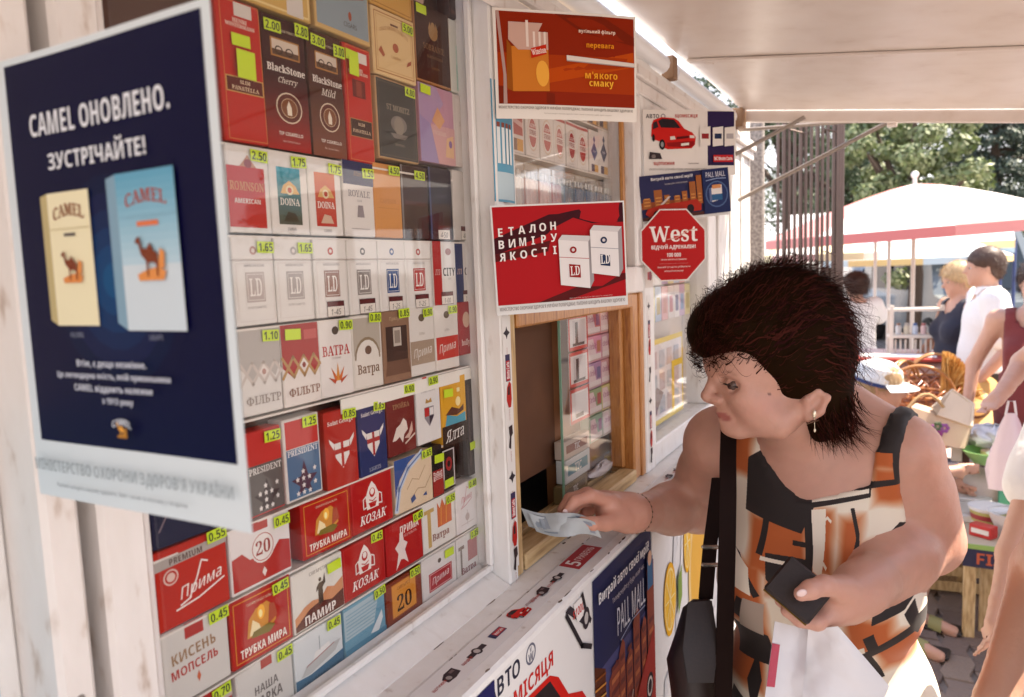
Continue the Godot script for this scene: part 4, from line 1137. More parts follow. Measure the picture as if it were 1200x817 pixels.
	pack("white pack with red word and orange flame petals", X[2], X[3], 1.469, 1.5545, "dcd6d0", [["e", 0.5, 0.86, 0.10, 0.055, "55483f"], ["t", "ВАТРА", 0.5, 0.60, 0.13, "b0302c", "eb", 0.82], ["t", "ОСОБЛИВІ", 0.5, 0.50, 0.025, "a89890", "s", 0.4], ["p", [0.46, 0.20, 0.52, 0.44, 0.58, 0.20], "d08a3a"], ["p", [0.44, 0.18, 0.32, 0.38, 0.50, 0.24], "c86a34"], ["p", [0.60, 0.18, 0.72, 0.38, 0.54, 0.24], "c86a34"], ["p", [0.42, 0.16, 0.22, 0.26, 0.46, 0.21], "b04a30"], ["p", [0.60, 0.16, 0.82, 0.26, 0.58, 0.21], "b04a30"]], "0.90", 0.78, 0.92)
	pack("cream pack with grey brown arch and gothic word", X[3], X[4], 1.469, 1.5565, "d2ccc2", [["r", 0.06, 0.46, 0.94, 0.96, "b0a698"], ["e", 0.5, 0.42, 0.42, 0.28, "8a7860"], ["e", 0.5, 0.40, 0.38, 0.26, "d8d2c8"], ["r", 0.06, 0.04, 0.94, 0.40, "d8d2c8"], ["e", 0.52, 0.52, 0.11, 0.06, "6a5040"], ["t", "Ватра", 0.5, 0.25, 0.17, "6a4a2c", "eb", 0.72]], "0.80", 0.78, 0.95)
	pack("brown pack with dark inner panel and pale window", X[4], X[5], 1.469, 1.558, "8a6a54", [["r", 0.12, 0.30, 0.88, 0.78, "44302a"], ["r", 0.38, 0.50, 0.66, 0.76, "c0b4a6"], ["r", 0.42, 0.54, 0.62, 0.72, "8f8478"], ["t", "Прилуки", 0.5, 0.88, 0.07, "b8a080", "s", 0.7], ["p", [0.12, 0.30, 0.88, 0.30, 0.95, 0.10, 0.05, 0.10], "6a4c3c"]], "0.85", 0.76, 0.95)
	for e in [["white pack with tan script block low down", 5, "a08c78"], ["white pack with bright red script block low down", 6, "b8302a"]]:
		pack(e[0], X[e[1]], X[e[1] + 1], 1.4695, 1.560, "d8d2ca", [["e", 0.5, 0.83, 0.12, 0.055, "6a5a4a"], ["t", "EXTRA", 0.5, 0.60, 0.035, "a09488", "s", 0.5], ["r", 0.03, 0.16, 0.97, 0.50, e[2]], ["t", "Прима", 0.5, 0.32, 0.17, "d8d0c6", "s", 0.7, 6, 0.3]], "0.90", 0.72, 0.90)
	pack("small dark red pack with pale sphere", X[7], X[8], 1.484, 1.560, "96262a", [["e", 0.35, 0.66, 0.17, 0.15, "c9a890"], ["t", "hollywood", 0.5, 0.22, 0.15, "dccac0", "eb", 0.82]], "1.20", 0.72, 0.86)
	# fifth row
	pack("red topped pack with grey field and white stars under poster corner", 0.482, 0.530, 1.370, 1.455, "b8302c", [["r", 0.02, 0.02, 0.98, 0.60, "5a5654"], ["t", "PRESIDENT", 0.5, 0.535, 0.075, "d8d4ce", "eb", 0.90], ["p", [0.5, 0.42, 0.60, 0.26, 0.86, 0.24, 0.64, 0.14, 0.7, 0.03, 0.5, 0.10, 0.3, 0.03, 0.36, 0.14, 0.14, 0.24, 0.40, 0.26], "3a3034"]] + stars(), "1.25", 0.74, 0.90)
	pack("red topped pack with blue field and white stars", 0.5305, 0.585, 1.370, 1.458, "d0cac4", [["r", 0.05, 0.64, 0.95, 0.97, "b8302c"], ["r", 0.05, 0.03, 0.95, 0.63, "4a6a8a"], ["t", "PRESIDENT", 0.5, 0.585, 0.07, "d8d8d8", "eb", 0.84], ["p", [0.5, 0.46, 0.60, 0.28, 0.86, 0.26, 0.64, 0.16, 0.7, 0.05, 0.5, 0.12, 0.3, 0.05, 0.36, 0.16, 0.14, 0.26, 0.40, 0.28], "4a3040"]] + stars(), "1.25", 0.70, 0.92)
	pack("red pack with horned white cross shield", 0.593, 0.645, 1.365, 1.454, "a82c26", cross_shield("a82c26"), "0.85", 0.74, 0.92)
	pack("navy pack with horned white cross shield", 0.648, 0.701, 1.365, 1.453, "2c3260", cross_shield("a02c2c") + [["t", "LIGHTS", 0.5, 0.08, 0.05, "b0b0bc", "e", 0.5]], "0.85", 0.72, 0.92)
	pack("maroon pack with white galloping horses", 0.7025, 0.760, 1.376, 1.463, "6e2a22", [["t", "ТРОЙКА", 0.5, 0.72, 0.085, "b09068", "e", 0.7], ["p", [0.14, 0.22, 0.30, 0.40, 0.44, 0.44, 0.56, 0.52, 0.66, 0.46, 0.70, 0.34, 0.56, 0.28, 0.50, 0.16, 0.40, 0.26, 0.26, 0.22], "d8cabe"], ["p", [0.56, 0.22, 0.72, 0.28, 0.86, 0.44, 0.88, 0.30, 0.74, 0.20], "c8a898"], ["l", [0.60, 0.14, 0.94, 0.24], 0.04, "d0c0b0"]], "0.90", 0.78, 0.93)
	pack("white pack with red black shield and crown", 0.7615, 0.816, 1.378, 1.467, "dcd8d4", [["r", 0.28, 0.88, 0.46, 1.0, "b8302c"], ["t", "TSAR KING", 0.5, 0.79, 0.05, "8a8484", "e", 0.8], ["p", [0.36, 0.60, 0.40, 0.67, 0.5, 0.63, 0.60, 0.67, 0.64, 0.60], "b08a4a"], ["p", [0.30, 0.54, 0.70, 0.54, 0.70, 0.38, 0.5, 0.24, 0.30, 0.38], "8a8488"], ["p", [0.31, 0.53, 0.50, 0.53, 0.50, 0.40, 0.31, 0.40], "b02c2c"], ["p", [0.50, 0.40, 0.69, 0.40, 0.66, 0.36, 0.50, 0.26], "332e3c"], ["p", [0.52, 0.52, 0.68, 0.52, 0.68, 0.41, 0.52, 0.41], "e0dcd8"]], "0.90", 0.70, 0.92)
	pack("yellow pack with sun and blue bay, dark foot with white script", 0.8185, 0.880, 1.362, 1.458, "d8a02a", [["r", 0.0, 0.0, 1.0, 0.30, "2c2018"], ["p", [0.12, 0.30, 0.95, 0.30, 0.95, 0.44, 0.60, 0.40, 0.20, 0.46], "4a9ab0"], ["p", [0.14, 0.46, 0.40, 0.56, 0.70, 0.50, 0.88, 0.56, 0.88, 0.47, 0.60, 0.42], "5a3424"], ["e", 0.66, 0.62, 0.10, 0.07, "f0dca0"], ["t", "Ялта", 0.5, 0.16, 0.17, "e6e2dc", "e", 0.74, 6, 0.3], ["r", 0.62, 0.76, 0.74, 0.82, "e8d8a0"]], " ", 0.24, 0.78)
	pack("slim black pack standing in the corner by the frame", 0.8815, 0.927, 1.305, 1.455, "2a1f1e", [["r", 0.1, 0.1, 0.2, 0.9, "4a3a38"], ["r", 0.6, 0.2, 0.68, 0.7, "6a5a58"]], " ", 0.3, 0.30)
	# sixth row: squat packs
	pack("pack printed with a blue and cream map and arc", 0.7085, 0.788, 1.301, 1.371, "d6bfa0", [["p", [0.0, 0.30, 0.12, 0.62, 0.36, 0.88, 0.60, 1.0, 0.0, 1.0], "36508a"], ["l", [0.02, 0.10, 0.10, 0.46, 0.34, 0.78, 0.70, 0.98], 0.10, "b8c4d4"], ["l", [0.02, 0.10, 0.10, 0.46, 0.34, 0.78, 0.70, 0.98], 0.03, "5a74a4"], ["l", [0.30, 0.40, 0.44, 0.56, 0.62, 0.50, 0.80, 0.72], 0.012, "a88a6a"], ["l", [0.40, 0.20, 0.58, 0.34, 0.78, 0.30, 0.94, 0.50], 0.012, "a88a6a"], ["p", [0.40, 0.10, 0.52, 0.16, 0.48, 0.26, 0.38, 0.20], "3c5080"], ["p", [0.70, 0.16, 0.82, 0.14, 0.80, 0.22], "3c5080"]], "0.65", 0.84, 0.94)
	pack("narrow black and red pack lying beside the map pack", 0.789, 0.8145, 1.301, 1.370, "1f1716", [["r", 0.0, 0.0, 1.0, 0.52, "96221f"], ["t", "TIME", 0.5, 0.40, 0.30, "d8c8c0", "sb", 0.5, 90]], " ", 0.6, 0.75)
	pack("small black pack with red eight-sided emblem", 0.8155, 0.849, 1.301, 1.360, "241c1c", [["r", 0.06, 0.06, 0.94, 0.97, "c8c0bc"], ["r", 0.14, 0.10, 0.86, 0.94, "241c1c"], ["e", 0.5, 0.62, 0.24, 0.17, "a02828"], ["e", 0.5, 0.62, 0.12, 0.08, "241c1c"]], " ", 0.4, 0.18)
	pack("squat red pack with dotted yellow border and campfire scene, upper", 0.5505, 0.6275, 1.301, 1.364, "a8201c", TRU)
	pack("squat red pack with white robed figure, upper of the two", 0.6285, 0.704, 1.301, 1.365, "a81c1c", KOZ)
	pack("soft white and red pack with round numeral seal", 0.4555, 0.5345, 1.301, 1.365, "d8d2ce", [["p", [0.02, 0.05, 0.98, 0.05, 0.98, 0.52, 0.80, 0.58, 0.70, 0.46, 0.30, 0.46, 0.18, 0.60, 0.02, 0.56], "a82a24"], ["r", 0.36, 0.86, 0.62, 1.0, "a83a34"], ["e", 0.52, 0.58, 0.20, 0.25, "dcd6d0"], ["o", 0.52, 0.58, 0.18, 0.22, 0.06, "a83a34"], ["t", "20", 0.52, 0.58, 0.22, "8f2c28", "eb", 0.24], ["p", [0.52, 0.10, 0.56, 0.18, 0.52, 0.26, 0.48, 0.18], "dcd0c8"]], "0.45", 0.84, 0.88)
	pack("red pack with white script and grey band at the left frame", 0.3785, 0.4545, 1.301, 1.373, "b22c20", [["p", [0.0, 0.76, 1.0, 0.80, 1.0, 0.92, 0.0, 0.88], "a8a098"], ["t", "PREMIUM", 0.42, 0.83, 0.075, "5a4038", "sb", 0.7, 1], ["e", 0.20, 0.64, 0.10, 0.10, "d8b8ac"], ["o", 0.20, 0.64, 0.08, 0.08, 0.3, "b22c20"]] + prima("f0e6de", 0.60, 0.40, 1.0), "0.55", 0.86, 0.95)
	pack("navy pack corner showing under the blue poster", 0.3785, 0.455, 1.3745, 1.45, "23263c", [["l", [0.1, 0.2, 0.3, 0.5, 0.5, 0.2, 0.7, 0.6], 0.02, "7a6a70"], ["p", [0.5, 0.3, 0.54, 0.42, 0.66, 0.46, 0.54, 0.5, 0.5, 0.62, 0.46, 0.5, 0.34, 0.46, 0.46, 0.42], "6a8aa0"]])
	# seventh row
	pack("squat red pack with dotted yellow border and campfire scene, lower", 0.4495, 0.5275, 1.2295, 1.2985, "a8201c", TRU, "0.45", 0.82, 0.90)
	pack("squat pack with climber silhouette over orange hills", 0.5285, 0.607, 1.2295, 1.2945, "d8d4c8", [["t", "СИГАРЕТИ", 0.5, 0.88, 0.06, "8a8078", "sb", 0.74], ["p", [0.02, 0.26, 0.20, 0.38, 0.36, 0.42, 0.52, 0.38, 0.66, 0.52, 0.80, 0.46, 0.98, 0.56, 0.98, 0.03, 0.02, 0.03], "c88a60"], ["p", [0.02, 0.12, 0.30, 0.30, 0.50, 0.34, 0.74, 0.26, 0.98, 0.34, 0.98, 0.03, 0.02, 0.03], "5a2a1e"], ["p", [0.47, 0.28, 0.48, 0.56, 0.44, 0.52, 0.45, 0.60, 0.50, 0.66, 0.58, 0.66, 0.62, 0.80, 0.63, 0.62, 0.57, 0.56, 0.57, 0.30], "3a241c"], ["e", 0.525, 0.71, 0.028, 0.036, "3a241c"], ["t", "ПАМИР", 0.5, 0.135, 0.15, "ece4da", "sb", 0.82]], " ", 0.80, 0.82)
	pack("squat red pack with white robed figure, lower of the two", 0.6075, 0.685, 1.2295, 1.2935, "a81c1c", KOZ, "0.45", 0.80, 0.94)
	pack("red pack with white rider figure and bold top word", 0.686, 0.7625, 1.2295, 1.2935, "aa1f1d", [["t", "ПРИМА", 0.64, 0.80, 0.16, "e4d8d0", "sb", 0.52], ["t", "БЕЗ ФІЛЬТРА", 0.66, 0.66, 0.05, "d8b0a8", "s", 0.4], ["p", [0.22, 0.04, 0.30, 0.36, 0.22, 0.50, 0.34, 0.60, 0.36, 0.76, 0.44, 0.76, 0.46, 0.58, 0.56, 0.50, 0.48, 0.38, 0.56, 0.08, 0.44, 0.20, 0.36, 0.22], "e0d0c8"]], "0.40", 0.86, 0.93)
	pack("tall cream pack with tan pillar and orange flames", 0.764, 0.842, 1.2295, 1.2975, "ddd8d0", [["r", 0.14, 0.08, 0.24, 0.86, "c0a060"], ["r", 0.05, 0.78, 0.34, 0.86, "c0a060"], ["p", [0.44, 0.40, 0.44, 0.92, 0.52, 0.78, 0.60, 0.96, 0.68, 0.78, 0.76, 0.94, 0.88, 0.84, 0.88, 0.40], "c8683c"], ["l", [0.54, 0.44, 0.56, 0.80], 0.02, "e0a050"], ["l", [0.70, 0.44, 0.72, 0.82], 0.02, "e0a050"], ["t", "Ватра", 0.52, 0.22, 0.19, "8a5040", "eb", 0.84]], "0.35", 0.84, 0.88)
	pack("white pack with red script top by the window frame", 0.843, 0.9, 1.2295, 1.301, "dcd6d2", prima("b8646a", 0.50, 0.66, 0.8) + [["e", 0.5, 0.28, 0.10, 0.08, "b8a8a0"], ["l", [0.5, 0.42, 0.5, 0.12], 0.02, "b0a4a0"], ["r", 0.2, 0.15, 0.8, 0.16, "b8a8a0"]], "0.40", 0.78, 0.92)
	pack("grey white soft pack with two line tan and red title", 0.3785, 0.4485, 1.2295, 1.300, "cbc6be", [["r", 0.34, 0.80, 0.62, 1.0, "a83a32"], ["t", "КИСЕНЬ", 0.46, 0.62, 0.14, "9a7a5a", "sb", 0.66, 3], ["t", "МОПСЕЛЬ", 0.46, 0.42, 0.12, "b04038", "sb", 0.70, 3], ["p", [0.5, 0.16, 0.53, 0.24, 0.5, 0.32, 0.47, 0.24], "c0603c"]], "0.45", 0.84, 0.92)
	# bottom row
	pack("grey soft pack with plain two word title on the bottom shelf", 0.4505, 0.525, 1.160, 1.2265, "ccc8c0", [["r", 0.42, 0.86, 0.62, 1.0, "a84038"], ["t", "НАША", 0.5, 0.58, 0.13, "6a6460", "sb", 0.42], ["t", "МАРКА", 0.5, 0.38, 0.16, "6a6460", "sb", 0.56]], "0.45", 0.84, 0.90)
	pack("white and blue pack with passenger ship", 0.526, 0.602, 1.160, 1.2235, "d2d6d4", [["p", [0.0, 0.0, 1.0, 0.0, 1.0, 0.34, 0.7, 0.30, 0.3, 0.26, 0.0, 0.30], "3c6680"], ["p", [0.10, 0.30, 0.22, 0.44, 0.80, 0.56, 0.95, 0.56, 0.82, 0.40, 0.30, 0.28], "b8b8b4"], ["p", [0.36, 0.48, 0.40, 0.60, 0.70, 0.64, 0.72, 0.54], "e4e2dc"], ["l", [0.50, 0.60, 0.50, 0.84], 0.012, "7a8488"], ["l", [0.22, 0.44, 0.80, 0.56], 0.012, "a04840"], ["t", "ЧЕРНОМОРСКИЕ", 0.5, 0.12, 0.11, "26485c", "sb", 0.86]], "0.45", 0.80, 0.92)
	pack("grey blue striped pack with ship bow", 0.603, 0.680, 1.160, 1.2255, "6a98ac", [["p", [0.0, 0.4, 0.0, 0.94, 0.86, 0.94, 0.70, 0.40], "a8bcc2"]] + stripes() + [["p", [0.60, 0.24, 0.90, 0.56, 0.92, 0.40, 0.80, 0.20], "d2d8d8"], ["p", [0.0, 0.0, 1.0, 0.0, 1.0, 0.2, 0.0, 0.24], "4a8098"]], "0.50", 0.86, 0.92)
	pack("brown pack with orange panel and large dark numeral", 0.681, 0.756, 1.160, 1.222, "7a3018", [["r", 0.14, 0.22, 0.82, 0.92, "d08a34"], ["f", 0.14, 0.22, 0.82, 0.92, 0.02, "a0501c"], ["t", "20", 0.48, 0.48, 0.34, "3a2014", "eb", 0.5], ["t", "СИГАРЕТ", 0.48, 0.80, 0.07, "8a5020", "e", 0.5]], "0.50", 0.80, 0.94)
	pack("white pack with framed red script label", 0.757, 0.8385, 1.160, 1.224, "dad4ce", [["r", 0.18, 0.22, 0.86, 0.62, "a82a30"], ["f", 0.21, 0.25, 0.83, 0.59, 0.012, "d8b0ac"], ["t", "Прима", 0.52, 0.42, 0.20, "e4d4d0", "s", 0.52, 4, 0.3], ["e", 0.5, 0.80, 0.05, 0.05, "6a5a50"]], " ", 0.76, 0.86)
	pack("white pack with pink panel, pillar and gothic initial", 0.8395, 0.9, 1.160, 1.2245, "d8d4ce", [["r", 0.14, 0.16, 0.22, 0.80, "8a8078"], ["r", 0.06, 0.72, 0.32, 0.80, "8a8078"], ["r", 0.48, 0.36, 0.92, 0.84, "b07a78"], ["t", "Ватра", 0.5, 0.18, 0.20, "7a3438", "eb", 0.86]], "0.35", 0.76, 0.93)
	pack("red pack mostly hidden at the lower left display corner", 0.3785, 0.4495, 1.160, 1.2265, "a8261f", [["p", [0.0, 0.7, 1.0, 0.74, 1.0, 0.86, 0.0, 0.82], "b8a8a0"]] + prima("e8dcd4", 0.55, 0.35, 0.9), "0.70", 0.80, 0.90)
	loose_tags()

func stars() -> Array:
	var o := []
	for i in 4:
		for j in 4:
			if (i + j) % 2 == 0 or i == 1:
				var u := 0.30 + i * 0.16
				var v := 0.08 + j * 0.085
				o.append(["p", [u, v + 0.035, u + 0.02, v + 0.012, u + 0.055, v + 0.012, u + 0.03, v - 0.008, u + 0.036, v - 0.034, u, v - 0.018, u - 0.036, v - 0.034, u - 0.03, v - 0.008, u - 0.055, v + 0.012, u - 0.02, v + 0.012], "d8d4d0"])
	return o

func stripes() -> Array:
	var o := []
	for i in 7:
		o.append(["p", [0.04, 0.44 + i * 0.066, 0.70 + i * 0.02, 0.44 + i * 0.066, 0.71 + i * 0.02, 0.463 + i * 0.066, 0.04, 0.463 + i * 0.066], "8aa8b4"])
	return o

# extra green stickers on the box fronts
func loose_tags() -> void:
	for e in [["green price sticker at right corner of dark brown cigarillo box", 0.592, 1.853, 0.019, 0.013, "2.80"], ["green price sticker at right corner of mid brown cigarillo box", 0.648, 1.846, 0.018, 0.013, "3.00"], ["square green price sticker below the first on left red cigar box", 0.515, 1.803, 0.022, 0.026, ""], ["green price sticker under the first on second red cigar box", 0.672, 1.836, 0.016, 0.02, ""]]:
		var t := thing("price_sticker", e[0], "price tag", Vector3(0.0032, e[2], -e[1]), PI / 2)
		price_tag(t, e[5] if e[5] else " ", 0, 0, 0, e[3], e[4])

# ---------------------------------------------------------------- stock seen through the service bay
func inner_packs() -> void:
	# roundel packs
	for i in 5:
		var s := 1.105 + 0.0545 * i
		pack("white pack with red roundel, number %s from the left frame in the upper window" % ["one", "two", "three", "four", "five"][i], s, s + 0.0545, 1.790, 1.874, "d8d0c8", [["r", 0.0, 0.90, 1.0, 0.96, "b0504a"], ["e", 0.5, 0.47, 0.36, 0.36, "d0b8a0"], ["e", 0.5, 0.47, 0.33, 0.33, "dcd4cc"], ["e", 0.5, 0.47, 0.27, 0.28, "a83a34" if i > 2 else "b86a62"], ["r", 0.24, 0.40, 0.76, 0.56, "d8c8c0"], ["t", "LUCKY", 0.5, 0.62, 0.07, "e0d4cc", "sb", 0.4], ["t", "STRIKE", 0.5, 0.48, 0.09, "8a3a34", "sb", 0.46], ["r", 0.3, 0.06, 0.7, 0.065, "b0a098"]], "", 0.5, 0.5, -0.004, "cigarette_pack", "packs in the upper window")
	var dia := ["5a6486", "2c3054", "2c2444", "a04a4c"]
	for i in 4:
		var s := 1.3785 + 0.0545 * i
		pack("white pack with %s diamond emblem in the upper window" % ["grey blue", "navy", "violet", "pink red"][i], s, s + 0.0545, 1.790, 1.874 + 0.008 * i, "d8d0c8", [["p", [0.5, 0.28, 0.82, 0.50, 0.5, 0.74, 0.18, 0.50], dia[i]], ["p", [0.5, 0.70, 0.62, 0.78, 0.5, 0.88, 0.38, 0.78], dia[i]], ["t", "Style", 0.5, 0.50, 0.08, "d8d0d0", "e", 0.4, 0, 0.2], ["r", 0.2, 0.03, 0.5, 0.20, "4a3a50"], ["r", 0.5, 0.03, 0.86, 0.20, "c89a50"]], "", 0.5, 0.5, -0.004, "cigarette_pack", "packs in the upper window")
	pack("red and white pack edge at left of the roundel packs", 1.05, 1.104, 1.790, 1.874, "d8cec6", [["r", 0.1, 0.35, 0.9, 1.0, "b05a50"], ["p", [0.1, 0.6, 0.9, 0.5, 0.9, 0.6, 0.1, 0.7], "d0a8a0"], ["r", 0.1, 0.05, 0.5, 0.28, "8a6a58"], ["r", 0.5, 0.05, 0.9, 0.28, "d09a4a"]], "", 0.5, 0.5, -0.004, "cigarette_pack", "packs in the upper window")
	for i in 9:
		var s := 1.05 + 0.0545 * i
		pack("%s pack on the highest row of the upper window" % ["cream", "ivory", "white tan-footed", "pale orange-tagged", "chalk", "grey white", "brown striped", "dun", "buff"][i], s, s + 0.0545, 1.8845, 1.965, ["d0c4b4", "d4c8ba", "d8d0c6", "d8d0c6", "d8d0c6", "cfc6bc", "9a7a60", "b8a48c", "b8a48c"][i], [["r", 0.15, 0.03, 0.5, 0.30, "4a3a40"], ["r", 0.5, 0.03, 0.85, 0.30, "c8944a"], ["r", 0.1, 0.6, 0.9, 0.62, "b8a898"]], "", 0.5, 0.5, -0.004, "cigarette_pack", "packs in the upper window")
	# lighters in clear cups
	var lc := ["b08a6a", "b8705a", "b86a5a", "a84a50", "4a6a80", "3a5a7c", "3a567a", "44587a", "4a5a74", "5a6478"]
	for i in 10:
		var s := 1.06 + 0.052 * i
		var t := thing("lighter_cup", "clear cup holding %s lighters under the upper window packs" % ["tan", "rust", "coral", "crimson", "steel blue", "royal blue", "denim", "slate", "dusk blue", "grey blue"][i], "cup", Vector3(-0.001, 1.7, -s), 0, "lighter cups")
		for j in 3:
			var mb := MB.new()
			mb.col = lin(lc[i])
			mb.box2(Vector3(-0.012, 0.0, -0.02 + 0.014 * j), Vector3(0.0, 0.052, -0.009 + 0.014 * j), 0.003)
			var l := put("lighter", mb, mat("ffffff", 0.15, {"vc": true}), t)
			mb = MB.new()
			mb.col = lin("c8c0b4")
			mb.box2(Vector3(-0.010, 0.0525, -0.018 + 0.014 * j), Vector3(-0.002, 0.066, -0.011 + 0.014 * j), 0.002)
			put("hood", mb, mat("ffffff", 0.25, {"vc": true, "metal": 0.6}), l)
		var c := MB.new()
		c.box2(Vector3(0.001, 0.0, -0.023), Vector3(0.002, 0.074, 0.023))
		put("cup_wall", c, mat("e8ece8", 0.05, {"alpha": 0.12}), t)
	for y in [1.788, 1.882, 1.698]:
		var sh := thing("shelf", "thin pale shelf edge behind the upper pane at %s" % {1.788: "the roundel packs' feet", 1.882: "the highest packs' feet", 1.698: "the lighter cups' feet"}[y], "shelf", Vector3(0, y, 0))
		part_box("board", Vector3(-0.027, -0.002, -1.62), Vector3(-0.003, 0.0008, -0.98), mat("d0c6ba", 0.4), sh, 0.0)
	# cards and packets behind the sliding pane
	for i in 3:
		var y := 1.447 - 0.0695 * i
		var t := thing("price_card", "red framed white card with dark bar behind sliding pane, %s of three" % ["top", "middle", "bottom"][i], "card", Vector3(0.002, y, -1.238), PI / 2, "red framed cards")
		var mb := MB.new()
		mb.col = lin("d6d2d0")
		mb.box2(Vector3(0, 0, -0.001), Vector3(0.094, 0.066, 0))
		put("card", mb, ink(), t)
		var p := face(0.094, 0.066, 0.0001, 0.0)
		p.frame(0.04, 0.05, 0.96, 0.95, 0.07, "c03a34")
		p.rect(0.22, 0.18, 0.85, 0.85, "c4bfbe")
		if i < 2: p.rect(0.34, 0.18, 0.48, 0.80, "2c2628"); p.rect(0.2, 0.12, 0.8, 0.20, "3a3234")
		else: p.rect(0.28, 0.14, 0.66, 0.26, "2c2628")
		p.done("print", ink(), t)
	var pc := ["c06a68", "d0989a", "b87a94", "c88aa0", "b89098", "c8786c", "a080a0", "c09090", "a8688a", "8aa078", "c8c080", "b0a8ac", "8aa890", "d0c8c0", "c8b070"]
	var wd := ["rosy", "blush", "mauve", "pale pink", "greyish pink", "salmon", "lilac", "dusty pink", "plum pink", "sage", "lemon cream", "silver", "mint grey", "chalk white", "straw"]
	for r in 5:
		for c in 3:
			var s := 1.334 + 0.074 * c
			var y := 1.466 - 0.054 * r
			var i := r * 3 + c
			pack("%s wide packet behind the sliding pane" % wd[i], s, s + 0.074, y, y + 0.053, pc[i], [["r", 0.05, 0.1, 0.95, 0.3, "d8d0cc"], ["p", [0.05, 0.3, 0.6, 0.3, 0.4, 0.9, 0.05, 0.9], "d4c0c0"], ["r", 0.66, 0.36, 0.92, 0.8, ["8a5a7c", "a85a58", "6a6a8c", "b07a5a"][i % 4]], ["t", "Orbit", 0.36, 0.62, 0.22, "9a5a78", "eb", 0.5, 0, 0.2], ["r", 0.05, 0.05, 0.95, 0.1, "b8a098"]], "", 0.5, 0.5, 0.0, "cigarette_pack", "packets behind the sliding pane")
	# strip of colourful packets in the gap by the pine stile
	var gc := ["6aa0b4", "b8302c", "2a2a44", "d8a428", "c0302c", "3a6a3c"]
	for i in 6:
		var y := 1.47 - 0.054 * i
		pack("%s packet end beside the pine stile" % ["sky blue", "scarlet", "black blue", "amber", "ruby", "leaf green"][i], 1.557, 1.598, y, y + 0.05, gc[i], [["r", 0.2, 0.3, 0.8, 0.7, "d8d0c8"], ["t", "W", 0.5, 0.5, 0.3, gc[i], "sb", 0.4]], "", 0.5, 0.5, 0.0, "cigarette_pack", "packets behind the sliding pane")
	var lower := [["teal lettered white box low behind the sliding pane", 1.215, 1.333, 1.20, 1.245, "c8ccc8", "5a8a94"], ["cream box with brown script low behind the sliding pane", 1.215, 1.333, 1.2455, 1.28, "c8b8a8", "8a5a48"], ["yellow and white carton low beside the pine stile", 1.46, 1.556, 1.176, 1.196, "d0b850", "8a6a2c"], ["green brown carton at foot of the sliding pane", 1.2, 1.32, 1.165, 1.199, "7a6a48", "5a4a30"]]
	for e in lower:
		pack(e[0], e[1], e[2], e[3], e[4], e[5], [["r", 0.08, 0.3, 0.9, 0.75, e[6]], ["t", "TIC", 0.5, 0.52, 0.35, "e0dcd6", "sb", 0.5]], "", 0.5, 0.5, 0.0, "cigarette_pack", "packets behind the sliding pane")
	var pl := thing("plastic_bag", "crumpled white plastic bag behind foot of sliding pane", "bag", Vector3(-0.01, 1.165, -1.42))
	var g := []
	for i in 14:
		var row := []
		for j in 9:
			var a := TAU * i / 13.0
			var b := PI * j / 8.0
			var r := 0.8 + 0.25 * sin(i * 2.3 + j * 1.7) * sin(j * 2.1)
			row.append(Vector3(cos(a) * sin(b) * 0.014 * r, (0.5 - 0.5 * cos(b)) * 0.03 * r, sin(a) * sin(b) * 0.08 * r))
		g.append(row)
	var mb2 := MB.new()
	mb2.col = lin("d8d0d0")
	mb2.sheet(g)
	put("film", mb2, mat("ffffff", 0.2, {"vc": true}), pl)

# ---------------------------------------------------------------- far window
func far_window() -> void:
	for r in 5:
		for c in 9:
			var s := 1.61 + 0.055 * c
			var y := 1.46 + 0.092 * r
			var i := r * 9 + c
			var row: String = ["lowest", "second", "third", "fourth", "top"][r]
			pack("pale pack in the far window, %s row, %s column from the second post" % [row, ["first", "second", "third", "fourth", "fifth", "sixth", "seventh", "eighth", "ninth"][c]], s, s + 0.055, y, y + 0.088, ["d8d2ca", "cfc8c0", "d0a09c", "a8b8c8", "d4c890", "b89ab0"][(i * 5) % 6], [["r", 0.2, 0.2, 0.8, 0.7, ["b06a6a", "6a86a8", "c08a78", "5a5a78", "b0a060"][(i * 3) % 5]], ["r", 0.0, 0.74, 1.0, 0.76, "b0a8a4"]], "", 0.5, 0.5, 0.0, "cigarette_pack", "packs in the far window")
	var a := sheet_of("poster", "yellow framed white chart inside the far window", Vector3(0.0085, 1.205, -1.612), PI / 2, 0.37, 0.215, "d8c040")
	var p: PR = a[1]
	p.rect(0.04, 0.06, 0.97, 0.94, "d6d4d2")
	for i in 5:
		for j in 3:
			p.rect(0.08 + i * 0.17, 0.12 + j * 0.27, 0.20 + i * 0.17, 0.32 + j * 0.27, ["b0b8bc", "c0b0a8", "a8b0b8", "b8a8a8"][(i + j) % 4])
	p.poly([0.70, 0.06, 0.76, 0.06, 0.76, 0.60, 0.97, 0.60, 0.97, 0.68, 0.70, 0.68], "d8b830")
	p.poly([0.1, 0.15, 0.35, 0.45, 0.5, 0.35, 0.3, 0.1], "8a7f80")
	p.done("print", gloss(), a[0])
	# small red stickers on the second post top
	var t := thing("sticker", "pair of small red and white stickers on the second post above the pine stile", "sticker", Vector3(0.0525, 1.553, -1.537), PI / 2)
	var mb := MB.new()
	mb.col = lin("d8d0c8")
	mb.box2(Vector3(0, 0, 0), Vector3(0.055, 0.085, 0.0003))
	put("film", mb, gloss(), t)
	p = face(0.055, 0.085, 0.0003, 0.0)
	p.rect(0.04, 0.55, 0.96, 0.96, "a8262a"); p.rect(0.3, 0.2, 0.8, 0.4, "b8484a"); p.ell(0.65, 0.3, 0.2, 0.12, "8a3a4a")
	p.text("Мак", 0.5, 0.76, 0.2, "e4d8d0", "sb", 0.7)
	p.done("print", gloss(), t)

